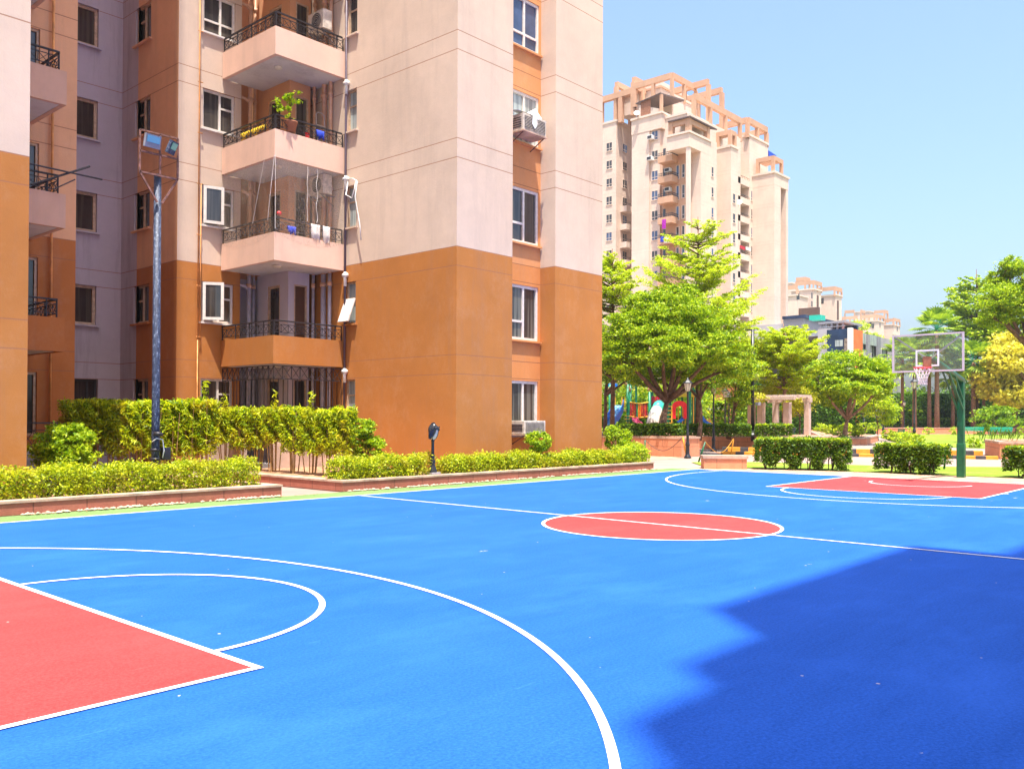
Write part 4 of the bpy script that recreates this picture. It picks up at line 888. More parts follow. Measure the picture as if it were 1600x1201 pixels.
m = MB(); m.tube([(px_ - .1, py_ - .06, 1.18), (px_ - .04, py_ - .13, 1.25), (px_ + .1, py_ - .1, 1.22), (px_ + .13, py_ - .1, 1.0), (px_ + .1, py_ - .1, .85)], .012, 6); m.tube([(px_ - .03, py_ - .1, .5), (px_ - .13, py_ - .15, .32), (px_ - .2, py_ - .2, .2)], .015, 6); m.build('cable', 'white', t, True)
# ------------------------------------------------------------------ garden lamp with a black bag caught on it
lx, ly = float(ony(676, 735, 9.0)[0]), 9.0
t = empty('garden_lamp', (lx, ly, .19), 'short black cast iron garden lamp with crooked lantern in the corner bed', 'lamp')
m = MB(); m.box(lx - .15, lx + .15, ly - .15, ly + .15, .15, .30); m.build('base_block', 'concrete', t, bevel=.01)
m = MB(); m.lathe((lx, ly, .30), [(.12, 0), (.115, .04), (.075, .14), (.06, .20), (.062, .22), (.075, .26), (.07, .30), (.045, .34), (.045, .36), (.052, .40), (.04, .46), (.036, .78), (.05, .80), (.03, .84)], 14); m.build('post', 'black', t, True)
tl = Matrix.Rotation(R(9), 3, 'Y')
m = MB(); m.lathe((lx, ly, 1.13), [(.03, 0), (.07, .03), (.105, .12), (.12, .25), (.12, .26)], 14, tl); m.build('lantern_glass', 'lamp_glass', t, True)
m = MB(); m.lathe((lx + .04, ly, 1.385), [(.15, 0), (.155, .02), (.12, .08), (.05, .13), (.02, .16)], 14, tl); m.tube([(lx + .12, ly - .02, 1.42), (lx + .20, ly - .04, 1.46)], .018, 6); m.build('lantern_cap', 'black', t, True)
m = MB()
for a in range(4): an = a * math.pi / 2 + .6; m.tube([tuple(Vector((lx, ly, 1.13)) + tl @ Vector((r_ * math.cos(an), r_ * math.sin(an), z))) for r_, z in ((.035, 0), (.075, .03), (.11, .12), (.125, .26))], .007, 5)
m.build('lantern_rib', 'black', t, True)
bag = MB(); n1, n2 = 12, 9; vs = []
for j in range(n2):
    v = j / (n2 - 1)
    for i in range(n1):
        a = 2 * math.pi * i / n1; rr = .10 * (math.sin(math.pi * min(1, v * .9 + .08)) ** .6) * (1 + .28 * math.sin(a * 3 + v * 5) + .15 * math.sin(a * 5 + 2))
        vs.append((lx - .05 - .13 * v ** 1.2 + rr * math.cos(a) * 1.0, ly - .08 + rr * math.sin(a) * .8, 1.56 - .40 * v + .02 * math.sin(a * 4)))
fs = [(j * n1 + i, j * n1 + (i + 1) % n1, (j + 1) * n1 + (i + 1) % n1, (j + 1) * n1 + i) for j in range(n2 - 1) for i in range(n1)] + [tuple(range(n1))[::-1], tuple((n2 - 1) * n1 + i for i in range(n1))]
bag.add(vs, fs); tag(bag.build('plastic_bag', 'bag'), 'crumpled black plastic bag caught on the crooked garden lamp', 'bag')
# ------------------------------------------------------------------ basketball hoop
hx, hy = 13.22, -.03
t = empty('basketball_hoop', (16.35, hy, 0), 'green post basketball hoop with transparent backboard and white net', 'basketball hoop')
m = MB(); m.box(16.26, 16.44, hy - .09, hy + .09, -.02, 2.92); m.box(16.245, 16.455, hy - .105, hy + .105, -.03, 1.0); m.build('post', 'hoop_green', t, bevel=.015)
m = MB(); m.tube([(16.42, hy, 2.86), (13.42, hy, 3.38)], .10, 14); m.build('arm', 'hoop_green', t, True)
m = MB()
for s in (-.08, .08): m.beam((14.85, hy + s, 3.06), (16.25, hy + s, 2.02), .035, .05); m.beam((15.45, hy + s, 2.98), (16.25, hy + s, 2.30), .03, .04)
m.build('strut', 'hoop_green', t)
m = MB(); m.box(hx, hx + .012, hy - .87, hy + .87, 3.03, 3.97); bd = m.build('backboard', 'board_glass', t)
m = MB()
for y0, y1, z0, z1 in ((-.915, .915, 2.985, 3.03), (-.915, .915, 3.97, 4.015), (-.915, -.868, 3.03, 3.97), (.868, .915, 3.03, 3.97)): m.box(hx - .02, hx + .03, hy + y0, hy + y1, z0, z1)
def rusty_white():
    mm, nt, b = newmat('chipped_white_frame'); f = noise(nt, 14, 6, .8)
    nt.links.new(ramp(nt, f, [(.62, (.52, .46, .47)), (.66, (.30, .10, .07))]), b.inputs['Base Color']); b.inputs['Roughness'].default_value = .5; return mm
M['chip'] = rusty_white(); m.build('frame', 'chip', bd)
m = MB()
for y0, y1, z0, z1 in ((-.30, .30, 3.54, 3.585), (-.30, .30, 3.13, 3.175), (-.30, -.255, 3.175, 3.54), (.255, .30, 3.175, 3.54)): m.box(hx - .006, hx - .002, hy + y0, hy + y1, z0, z1)
m.build('target_square', 'line', bd)
m = MB(); m.beam((hx + .05, hy + .86, 3.96), (hx + .10, hy - .02, 3.32), .04, .04); m.beam((hx + .05, hy - .86, 3.96), (hx + .10, hy - .02, 3.32), .04, .04); m.beam((hx + .1, hy, 3.35), (13.5, hy, 3.37), .08, .08); m.build('brace', 'chip', t)
m = MB(); m.box(hx - .03, hx - .012, hy - .11, hy + .11, 3.08, 3.40); m.build('mounting_plate', 'wood', t)
rc_ = Vector((hx - .39, hy, 3.08)); m = MB(); m.tube([(rc_.x + .225 * math.cos(a), rc_.y + .225 * math.sin(a), rc_.z) for a in np.linspace(0, 2 * math.pi, 33)], .011, 8, False)
m.box(hx - .20, hx - .03, hy - .09, hy + .09, 3.06, 3.085); m.build('rim', 'p_red', t, True)
m = MB(); lv = [(.225, 0), (.18, .12), (.135, .22), (.11, .31), (.105, .38), (.115, .45)]; nn = 12
for i in range(len(lv) - 1):
    for k in range(nn):
        for s in (-1, 1):
            a0 = 2 * math.pi * (k + .5 * (i % 2)) / nn; a1 = a0 + s * math.pi / nn
            m.tube([(rc_.x + lv[i][0] * math.cos(a0), rc_.y + lv[i][0] * math.sin(a0), rc_.z - lv[i][1]), (rc_.x + lv[i + 1][0] * math.cos(a1), rc_.y + lv[i + 1][0] * math.sin(a1), rc_.z - lv[i + 1][1])], .0065, 4)
m.build('net', 'cloth_white', t)
# ------------------------------------------------------------------ box hedges on the strip beyond the baseline
def boxhedge(px0, y0, px1, y1, ytop, label, n):
    a = np.array(gp(px0, y0)); b = np.array(gp(px1, y1)); c = (a + b) / 2; L = float(np.linalg.norm(b - a)); an = math.atan2(b[1] - a[1], b[0] - a[0])
    D = float(np.dot(np.array([c[0], c[1], 0]) - CAM, _f)); h_ = zat((px0 + px1) / 2, ytop, D)
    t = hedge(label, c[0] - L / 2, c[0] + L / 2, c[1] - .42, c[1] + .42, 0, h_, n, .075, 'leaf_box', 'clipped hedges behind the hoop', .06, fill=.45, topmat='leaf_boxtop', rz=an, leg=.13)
    m = MB()
    for i in range(max(2, int(L / .7))):
        x = -L / 2 + .3 + i * .7; m.tube([(x, 0, -.03), (x + random.uniform(-.2, .2), random.uniform(-.1, .1), .22), (x + random.uniform(-.25, .25), random.uniform(-.1, .1), .45)], [.035, .03, .012], 7)
    m.build('trunks', 'bark_pale', t, True)
    return t
boxhedge(1183, 732, 1326, 735, 687, 'long dark clipped hedge beyond the court left of the hoop', 30000)
boxhedge(1378, 737, 1474, 742, 696, 'shorter clipped hedge directly behind the hoop backboard', 22000)
boxhedge(1578, 745, 1680, 750, 701, 'dark clipped hedge cut off by the right edge of the picture', 18000)
# ------------------------------------------------------------------ sandstone block, leaning posts with rope
a = np.array(gp(1100, 732)); b = np.array(gp(1167, 732.5)); d = (b - a) / np.linalg.norm(b - a); n_ = np.array([-d[1], d[0]]); n_ = n_ if n_ @ np.array(gp(1130, 700)) - n_ @ a > 0 else -n_
t = empty('stone_block', (a[0], a[1], 0), 'low red sandstone planter block beyond the court corner', 'stone block')
m = MB(); m.prism([tuple(p) for p in (a, b, b + n_ * .7, a + n_ * .7)], -.02, .34); m.build('body', 'sand_far', t)
m = MB(); e = .04; m.prism([tuple(p) for p in (a - d * e - n_ * e, b + d * e - n_ * e, b + d * e + n_ * (.7 + e), a - d * e + n_ * (.7 + e))], .343, .45); m.build('coping', 'coping', t)
def post(label, bx, by_, tx, ty, mat):
    p = gp(bx, by_); D = float(np.dot(np.array([p[0], p[1], 0]) - CAM, _f)); q = dep(tx, ty, D)
    m = MB(); m.tube([(p[0], p[1], -.03), tuple(q)], .035, 8); o = m.build('post', mat, None, True); return tag(o, label, 'post', 'leaning posts by the walk'), q
_, q1 = post('green post leaning right beside the sandstone block', 1091, 722, 1102, 690, 'hoop_green')
_, q2 = post('orange post with rope between the hedge and the sandstone planters', 1142, 711, 1146, 685, 'kerb_y')
_, q3 = post('orange post leaning left in front of the corner of the raised planter', 1073, 715, 1067, 682, 'kerb_y')
_, q4 = post('short green post in front of the raised planter', 1007, 713, 1008, 687, 'hoop_green')
_, q5 = post('thin green post leaning beside the hoop post', 1475, 733, 1479, 697, 'hoop_green')
for lab, p, q, mt in (('orange rope sagging from the green post to the orange post', q1, q2, 'kerb_y'), ('thin dark rope sagging in front of the raised planter', q3, q4, 'dark')):
    m = MB(); m.tube([tuple(p + (q - p) * s - np.array([0, 0, 1]) * .55 * math.sin(math.pi * s)) for s in np.linspace(0, 1, 14)], .014, 5); tag(m.build('rope', mt, None, True), lab, 'rope')
# ------------------------------------------------------------------ kerbs and raised planters of the park
def kerbm():
    mm, nt, b = newmat('striped_kerb_paint'); o = zpos(nt)
    s = math_n(nt, 'GREATER_THAN', math_n(nt, 'FRACT', math_n(nt, 'DIVIDE', math_n(nt, 'SUBTRACT', o[1], math_n(nt, 'MULTIPLY', o[0], .42)), 1.12)), .40)
    f = noise(nt, 4, 6, .7)
    nt.links.new(mix(nt, s, ramp(nt, f, [(.3, (.03, .028, .03)), (.7, (.08, .07, .07))]), ramp(nt, f, [(.3, (.62, .22, .01)), (.7, (.85, .36, .03))])), b.inputs['Base Color']); b.inputs['Roughness'].default_value = .75; return mm
M['kerb'] = kerbm()
def kerb(pts, z0, z1, th, nm='kerb'):
    m = MB()
    for a, b in zip(pts[:-1], pts[1:]):
        a = np.array(a); b = np.array(b); d = (b - a) / np.linalg.norm(b - a); n = np.array([-d[1], d[0]])
        if n @ (np.array(gp(1300, 690)) - a) < 0: n = -n
        m.prism([tuple(p) for p in (a, b, b + n * th, a + n * th)], z0, z1)
    return struct(m.build(nm, 'kerb', bevel=.01))
kerb([gp(1126, 709.3), gp(1340, 713.2), gp(1560, 717.5)], -.02, .13, .5)
k2 = [gp(1128, 706.3), gp(1340, 709.6), gp(1536, 713)]; kerb(k2, -.02, .26, .5)
def dpt(p): return float(np.dot(np.array([p[0], p[1], 0]) - CAM, _f))
def planter(label, poly, h, soil='soil', cap=.10, ledge=.05, group=None):
    cx, cy = np.mean([p[0] for p in poly]), np.mean([p[1] for p in poly])
    t = empty('raised_planter', (poly[0][0], poly[0][1], 0), label, 'planter', group)
    m = MB(); m.prism(poly, -.03, h - cap); m.build('cladding', 'sand_far', t)
    g = [(p[0] + (p[0] - cx) / max(1e-6, math.hypot(p[0] - cx, p[1] - cy)) * ledge, p[1] + (p[1] - cy) / max(1e-6, math.hypot(p[0] - cx, p[1] - cy)) * ledge) for p in poly]
    m = MB(); m.prism(g, h - cap + .003, h); m.build('coping', 'coping', t)
    m = MB(); g = [(p[0] - (p[0] - cx) * .12, p[1] - (p[1] - cy) * .12) for p in poly]; m.prism(g, h - .02, h + .03); m.build('earth', soil, t)
    return t
c1 = gxy(1065, 39.8); pl = float(onx(935, 700, c1[0])[1]); c1r = float(ony(1093, 700, c1[1])[0])
H1 = zat(1050, 682.3, 39.8)
planter('near raised sandstone planter with dark hedge in front of the playground', [c1, (c1r, c1[1]), (c1r, pl), (c1[0], pl)], H1)
c2 = gxy(1250, 47.5); x2 = c2[0]; y2 = float(onx(1250, 700, x2)[1]); y2b = float(onx(1085, 700, x2)[1])
H2 = zat(1150, 680.3, float(np.dot(onx(1150, 690, x2) - CAM, _f)))
planter('long raised sandstone planter behind the orange rope', [(x2, y2 - .01), (x2 + 5, y2 - .01), (x2 + 5, y2b + 4), (x2, y2b + 4)], H2)
p1 = gp(1289, 694.7); p2 = gp(1354, 694.7); p3 = gxy(1372, 72); p4 = gxy(1258, 118)
planter('angular sandstone planter under the frangipani tree', [p1, p2, p3, p4], .50)
p1 = gp(1562, 716.5); y4 = p1[1]; pa = gxy(1539, 44)
planter('sandstone planter with spiky plants at the right edge', [p1, (p1[0] + 1, y4 - 6), (p1[0] + 9, y4 - 6), (p1[0] + 6, y4 + 1), pa], .76)
q1, q2 = gp(1372, 677.8), gp(1760, 677.3)
m = MB(); a = np.array(q1); b = np.array(q2); d = (b - a) / np.linalg.norm(b - a); n = np.array([d[1] * -1, d[0]]); n = n if n @ a > 0 else -n
t = empty('garden_wall', (*q1, 0), 'long low sandstone wall beyond the bright green lawn', 'wall')
n = np.array([math.cos(math.atan2(d[1], d[0]) + math.pi / 2), math.sin(math.atan2(d[1], d[0]) + math.pi / 2)]); n = n if n @ np.array([.8, .6]) > 0 else -n
m.prism([tuple(p) for p in (a, b, b + n * .4, a + n * .4)], -.02, .72); m.build('wall_face', 'sand_far', t)
m = MB(); m.prism([tuple(p) for p in (a - n * .05, b - n * .05, b + n * .45, a + n * .45)], .723, .80); m.build('coping', 'coping', t)
# hedges in the planters
def farhedge(label, pxa, pxb, D0, D1, ztop, zbot, n, size, mat, top=None, wdt=.8):
    a = np.array(gxy(pxa, D0)); b = np.array(gxy(pxb, D1)); c = (a + b) / 2; L = float(np.linalg.norm(b - a)); an = math.atan2(b[1] - a[1], b[0] - a[0])
    return hedge(label, c[0] - L / 2, c[0] + L / 2, c[1] - wdt / 2, c[1] + wdt / 2, zbot, ztop, n, size, mat, 'hedges of the park', .06, fill=.25, topmat=top, rz=an)
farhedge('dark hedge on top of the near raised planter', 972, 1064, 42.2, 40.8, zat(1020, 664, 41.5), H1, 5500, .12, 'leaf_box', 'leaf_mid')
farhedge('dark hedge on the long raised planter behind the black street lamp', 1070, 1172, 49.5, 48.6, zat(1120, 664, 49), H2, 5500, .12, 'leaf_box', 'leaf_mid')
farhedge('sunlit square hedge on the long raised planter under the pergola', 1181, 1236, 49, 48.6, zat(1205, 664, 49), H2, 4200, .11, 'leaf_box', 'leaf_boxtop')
for i, (px, y, r, D) in enumerate(((1281, 668, .55, 92), (1289, 670, .5, 84), (1299, 672, .5, 74), (1309, 673.5, .55, 65), (1330, 672, .5, 67), (1340, 673.5, .42, 63), (1322, 668, .5, 80), (1352, 667, .6, 90), (1368, 666, .6, 95))):
    x, yy = gxy(px, D); ballshrub('yellow green ball shrub in the angular planter, %s from its left' % ('first', 'second', 'third', 'fourth', 'fifth', 'sixth', 'seventh', 'eighth', 'ninth')[i], (x, yy, zat(px, y, D)), (r, r, r * .8), .45, 520, .16, 'leaf_boxtop', k=30, group='ball shrubs in the angular planter')
for i, (px, y, r) in enumerate(((1387, 684, .55), (1393, 685.5, .5), (1400, 687, .5), (1407, 688, .5), (1414, 690, .5), (1421, 691, .45), (1427, 693, .5), (1434, 694, .5), (1523, 696.5, .42), (1422, 676.8, .6), (1451, 676.6, .6), (1492, 676.8, .6), (1528, 676.6, .7), (1570, 677, .6), (1598, 677, .7))):
    p = gp(px, y + 2.5); D = dpt(p); x, yy = p
    ballshrub(('small ball shrub on the left edge of the lawn, number %s toward the camera' % ('one', 'two', 'three', 'four', 'five', 'six', 'seven', 'eight')[i]) if i < 8 else 'lone small ball shrub in the middle of the lawn' if i == 8 else 'tiny ball shrub at the far edge of the lawn, %s from the left' % ('first', 'second', 'third', 'fourth', 'fifth', 'sixth')[i - 9],
              (x, yy, r * .75), (r, r, r * .8), 0, 260, .2, 'leaf_boxtop', k=22, group='ball shrubs round the lawn')
x, yy = gxy(1575, 41); t = empty('spiky_plant', (x, yy, .76), 'dark spiky strap-leaved plants filling the right planter', 'plant'); m = MB()
for i in range(70):
    bx_, by_ = x + random.uniform(-1.6, 2.4), yy + random.uniform(-1.8, 1.3); a = random.uniform(0, 6.28); l = random.uniform(.35, .7); s = random.uniform(.25, .6) * l
    m.add([(bx_ - .03, by_, .76), (bx_ + .03, by_, .76), (bx_ + s * math.cos(a) + .02, by_ + s * math.sin(a), .76 + l), (bx_ + s * .5 * math.cos(a) - .05, by_ + s * .5 * math.sin(a), .76 + l * .75)], [(0, 1, 2, 3)])
m.build('foliage', 'leaf_dark', t)
# ------------------------------------------------------------------ street lamps
def street_lamp():
    t = empty('street_lamp', (0, 0, 0), 'x', 'street lamp', 'black street lamps of the park')
    m = MB(); m.lathe((0, 0, 0), [(.17, 0), (.17, .05), (.12, .12), (.09, .20), (.085, .55), (.11, .60), (.09, .66), (.065, .75), (.06, 1.0), (.075, 1.04), (.045, 1.1), (.04, 2.95), (.06, 2.98), (.03, 3.03)], 12); m.build('post', 'black', t, True, local=True)
    m = MB(); m.lathe((0, 0, 3.04), [(.06, 0), (.10, .04), (.165, .36)], 6); m.build('lantern_glass', 'lamp_glass', t, local=True)
    m = MB(); m.lathe((0, 0, 3.405), [(.23, 0), (.22, .03), (.12, .12), (.06, .17), (.05, .20), (.01, .26)], 6)
    for k in range(6): a = k * math.pi / 3; m.tube([(.062 * math.cos(a), .062 * math.sin(a), 3.03), (.102 * math.cos(a), .102 * math.sin(a), 3.08), (.170 * math.cos(a), .170 * math.sin(a), 3.41)], .010, 4)
    m.build('lantern_cap', 'black', t, local=True); return t
SL = street_lamp(); first = True
for px, yt, D, lab in ((1074.5, 590, 38.6, 'nearest street lamp, standing at the corner of the near raised planter'), (1115, 597, 47, 'street lamp half hidden by leaves left of the beige community building'),
                       (1133, 605, 55, 'street lamp in the middle of the three behind the long planter'), (1139, 611, 62, 'farther street lamp just right of its twin behind the long planter'),
                       (1380, 605, 0, 'street lamp at the left edge of the lawn'), (1428.5, 590, 0, 'street lamp rising behind the basketball net'), (1349, 620, 95, 'distant street lamp right of the frangipani tree'), (1413, 625, 118, 'distant faint street lamp among the palms'), (1158, 622, 75, 'street lamp just left of the pergola')):
    if D == 0: D = dpt(gp(px, 690 if px > 1400 else 684))
    o = SL if first else copy_tree(SL); first = False; x, y = gxy(px, D); s = zat(px, yt, D) / 3.66
    put(o, (x, y, 0), random.uniform(0, 1), lab, s)
D = 49.2; x, y = gxy(1176, D)
t = empty('light_pole', (x, y, H2 - .05), 'tall plain black pole with horn loudspeaker at the left end of the pergola', 'light pole')
m = MB(); m.tube([(x, y, .5), (x, y, zat(1177, 514, D))], [.10, .085], 10); m.lathe((x, y, H2 - .02), [(.5, 0), (.45, .12), (.15, .3), (.1, .32)], 12); m.build('post', 'black', t, True)
m = MB(); zt = zat(1177, 515, D); m.beam((x - .3, y + .3, zt), (x + .05, y - .05, zt), .08, .08); m.build('crossarm', 'black', t)
m = MB(); tl = Matrix.Rotation(R(-80), 3, 'Y') @ Matrix.Rotation(.3, 3, 'X'); m.lathe((x + .12, y - .15, zat(1180, 590, D)), [(.05, -.1), (.06, .1), (.12, .22), (.20, .34), (.19, .35)], 14, tl); m.build('horn_speaker', 'stone_pale', t, True)
for dz in (0,): m = MB(); m.box(x + .1, x + .4, y - .3, y - .1, zat(1180, 633, D), zat(1180, 628, D)); m.build('junction_box', 'grey_dark', t)
# ------------------------------------------------------------------ pergola
D = 53.0; t0 = gxy(1171, D); zt = zat(1200, 620, D); xb = t0[0]; yb = float(onx(1236, 640, xb)[1]); ya = t0[1]
t = empty('pergola', (xb, ya, 0), 'pale stone pergola with flat beams beside the tall black pole', 'pergola')
for px in (1172, 1187, 1228):
    y = float(onx(px, 640, xb)[1]); m = MB(); m.box(xb, xb + .4, y - .18, y + .18, 0, zt - .35); m.build('post', 'stone_pale', t, bevel=.02)
m = MB(); m.box(xb - .3, xb - .02, yb - .3, ya + .3, zt - .22, zt); m.build('beam', 'stone_pale', t, bevel=.02)
for px in (1173, 1222):
    y = float(onx(px, 640, xb)[1]) - .9; m = MB(); m.box(xb + 1.3, xb + 1.6, y - .16, y + .16, 0, zt - .35); m.build('post', 'stone_pale', t, bevel=.02)
m = MB(); m.box(xb + 1.3, xb + 1.6, yb - .6, ya - .5, zt - .345, zt - .05); m.build('beam', 'stone_pale', t, bevel=.02)
m = MB()
n = 10
for i in range(n): y = yb - .4 + (ya - yb + .7) * i / (n - 1); m.box(xb - .015, xb + 1.8, y - .05, y + .05, zt - .045, zt + .10)
m.build('rafter', 'stone_pale', t)
# ------------------------------------------------------------------ people and benches far off
def person(label, loc, rz, shirt, trousers, sit=True):
    t = empty('person', loc, label, 'person', None, rz)
    def skin_body(name, V, E, Rr, mat):
        me = bpy.data.meshes.new(name); me.from_pydata(V, E, []); me.update(); me.materials.append(M[mat]); o = bpy.data.objects.new(name, me); COL.objects.link(o); o.parent = t
        s = o.modifiers.new('skin', 'SKIN'); o.modifiers.new('sub', 'SUBSURF').levels = 1
        for i, r in enumerate(Rr): me.skin_vertices[0].data[i].radius = r
        me.skin_vertices[0].data[0].use_root = True; return o
    if sit:
        V = [(0, 0, .50), (0, .02, .78), (0, .02, 1.02), (0, 0, 1.12), (0, -.02, 1.22), (0, -.02, 1.34), (-.10, -.02, .50), (-.12, -.42, .52), (-.12, -.44, .08), (-.12, -.56, .04), (.10, -.02, .50), (.12, -.42, .52), (.12, -.44, .08), (.12, -.56, .04),
             (-.19, .02, 1.0), (-.24, -.04, .76), (-.18, -.26, .62), (-.16, -.34, .58), (.19, .02, 1.0), (.24, -.04, .76), (.18, -.26, .62), (.16, -.34, .58)]
    else:
        V = [(0, 0, .92), (0, 0, 1.18), (0, 0, 1.40), (0, 0, 1.50), (0, -.01, 1.60), (0, -.02, 1.72), (-.09, 0, .90), (-.11, -.04, .50), (-.11, .02, .08), (-.11, -.12, .04), (.09, 0, .90), (.11, .06, .50), (.11, .12, .08), (.11, 0, .04),
             (-.19, 0, 1.38), (-.23, .02, 1.10), (-.22, -.05, .88), (-.22, -.07, .80), (.19, 0, 1.38), (.23, .02, 1.10), (.22, -.05, .88), (.22, -.07, .80)]
    E = [(0, 1), (1, 2), (2, 3), (3, 4), (4, 5), (0, 6), (6, 7), (7, 8), (8, 9), (0, 10), (10, 11), (11, 12), (12, 13), (2, 14), (14, 15), (15, 16), (16, 17), (2, 18), (18, 19), (19, 20), (20, 21)]
    Rr = [(.14, .11), (.13, .10), (.12, .09), (.05, .05), (.09, .10), (.07, .08), (.09, .09), (.065, .065), (.045, .045), (.03, .04), (.09, .09), (.065, .065), (.045, .045), (.03, .04), (.06, .06), (.042, .042), (.033, .033), (.03, .03), (.06, .06), (.042, .042), (.033, .033), (.03, .03)]
    skin_body('body', V, E, Rr, 'skin')
    k = lambda r: (r[0] + .014, r[1] + .014)
    ti = [0, 1, 2]; sh = skin_body('shirt', [V[i] for i in (0, 1, 2, 14, 15, 18, 19)], [(0, 1), (1, 2), (2, 3), (3, 4), (2, 5), (5, 6)], [k(Rr[i]) for i in (0, 1, 2, 14, 15, 18, 19)], shirt)
    skin_body('trousers', [V[i] for i in (0, 6, 7, 8, 10, 11, 12)], [(0, 1), (1, 2), (2, 3), (0, 4), (4, 5), (5, 6)], [k(Rr[i]) for i in (0, 6, 7, 8, 10, 11, 12)], trousers)
    h = MB(); c = V[5]; h.lathe((c[0], c[1] + .015, c[2] - .04), [(.092, 0), (.10, .05), (.085, .10), (.04, .135), (.01, .14)], 12); h.build('hair', 'cloth_dark', t, True, local=True)
    return t
def bench(label, px, D, rz, mat='teal', w=1.9):
    x, y = gxy(px, D); t = empty('park_bench', (x, y, 0), label, 'bench', 'green benches of the park', rz)
    m = MB()
    for i in range(4): m.box(-w / 2, w / 2, -.22 + i * .12, -.13 + i * .12, .43, .46)
    m.build('seat', mat, t, local=True)
    m = MB()
    for i in range(4): m.box(-w / 2, w / 2, .26 + i * .025, .29 + i * .025, .52 + i * .115, .62 + i * .115)
    m.build('backrest', mat, t, local=True)
    for s in (-1, 1):
        m = MB(); xx = s * (w / 2 - .12); m.beam((xx, -.2, 0), (xx, -.2, .43), .05, .05); m.beam((xx, .24, 0), (xx, .24, .43), .05, .05); m.beam((xx, .24, .43), (xx, .36, .98), .05, .04); m.beam((xx, -.2, .60), (xx, .28, .64), .05, .04); m.beam((xx, -.2, .43), (xx, -.2, .6), .04, .04)
        m.build('leg', 'p_green', t, local=True)
    return t
ang = CY + math.pi
bench('teal bench beyond the lawn, seen just right of the hoop post', 1519, 104, ang, w=2.4); bench('teal bench beyond the lawn, farther right below the golden tree', 1562, 103, ang, w=2.6)
bench('dark green bench seen from the side at the left edge of the lawn', 1402, 76, ang + 1.5, 'p_green', 1.6)
bench('bench where the seated figure in dark clothes rests near the pergola', 1232, 84, ang + .9, 'dark', 2.0); x, y = gxy(1234, 84); person('person in dark clothes sitting on a bench near the pergola with legs stretched out', (x, y, 0), ang + .9, 'cloth_dark', 'cloth_dark')
x, y = gxy(1263, 96); person('person in a red shirt sitting at the end of the angular planter', (x, y, .15), ang - .4, 'cloth_red', 'cloth_dark')
t = MB(); t.box(x - .5, x + .5, y - .3, y + .3, 0, .62); tag(t.build('stone_bench', 'sand_far', bevel=.02), 'plain stone bench under the person in the red shirt', 'bench')
x, y = gxy(1399, 122); person('person in dark clothes standing in the shade beyond the far wall', (x, y, .0), 1, 'cloth_dark', 'cloth_dark', False)
t = MB(); x, y = gxy(1259, 90); t.lathe((x, y, 0), [(.22, 0), (.28, .75), (.30, .78), (.12, .9)], 12); tag(t.build('litter_bin', 'dark', None, True), 'dark litter bin beside the person in the red shirt', 'litter bin')
# ------------------------------------------------------------------ playground
D = 57.0; PO = gxy(1015, D); t = empty('playground_equipment', (*PO, 0), 'colourful climbing frame with slides, bridge and palm shaped roofs behind the trees', 'playground')
ux = np.array([_r0[0], _r0[1]]); uy = np.array([-math.sin(CY), math.cos(CY)])
def Q(px, py, dd=0.0):
    p = dep(px, py, D + dd); return (float(p[0]), float(p[1]), float(p[2]))
def pbox(name, mat, xa, ya_, xb_, yb_, dd=0.0, th=.12, wob=0):
    a = Q(xa, ya_, dd); b = Q(xb_, ya_, dd); c = Q(xb_, yb_, dd); e = Q(xa, yb_, dd); w = np.array([uy[0] * th, uy[1] * th, 0])
    m = MB(); vs = [a, b, c, e] + [tuple(np.array(v) + w) for v in (a, b, c, e)]
    m.add(vs, [(0, 1, 2, 3), (7, 6, 5, 4), (0, 4, 5, 1), (1, 5, 6, 2), (2, 6, 7, 3), (3, 7, 4, 0)]); return m.build(name, mat, t, bevel=.02)
for px, y0, dd in ((953, 600, 0), (956, 600, 2.2), (981, 600, 0), (985, 598, 2), (1015, 612, 0), (1019, 612, 2), (1044, 610, 0), (1047, 610, 2), (1078, 608, 0), (1085, 608, 2)):
    m = MB(); a = Q(px, y0, dd); m.tube([(a[0], a[1], -.03), a], .085, 10); m.build('post', 'p_green', t, True)
for xa, xb_, yt in ((951, 984, 596), (1013, 1049, 598)):
    for dd in (0, 2):
        m = MB(); pts = [Q((xa + xb_) / 2 - (xb_ - xa) / 2 * math.cos(a), 611 - (611 - yt) * math.sin(a), dd) for a in np.linspace(0, math.pi, 15)]; m.tube(pts, .07, 8); m.build('arch', 'p_brown', t, True)
for cx, cy_ in ((961, 601),): pbox('roof_panel', 'p_blue', 950, 599, 965, 604, .5)
for i, (cx, cy_) in enumerate(((982, 592), (994, 588), (1066, 589), (1083, 587))):
    m = MB()
    for k in range(8):
        a = k * math.pi / 4; c = Q(cx, cy_, 1.0); l = .62; m.add([c, (c[0] + l * .5 * math.cos(a - .35), c[1] + l * .5 * math.sin(a - .35), c[2] + .06), (c[0] + l * math.cos(a), c[1] + l * math.sin(a), c[2] - .22), (c[0] + l * .5 * math.cos(a + .35), c[1] + l * .5 * math.sin(a + .35), c[2] + .06)], [(0, 1, 2, 3)])
    o = m.build('palm_roof', 'p_teal', t); s = o.modifiers.new('thickness', 'SOLIDIFY'); s.thickness = .04
    m = MB(); c = Q(cx, cy_, 1.0); m.tube([(c[0], c[1], 0), c], .07, 8); m.build('post', 'p_green', t, True)
for px in (957, 960, 971, 975): pbox('rail_panel', 'p_yellow', px, 619, px + 2, 636, .2, .06)
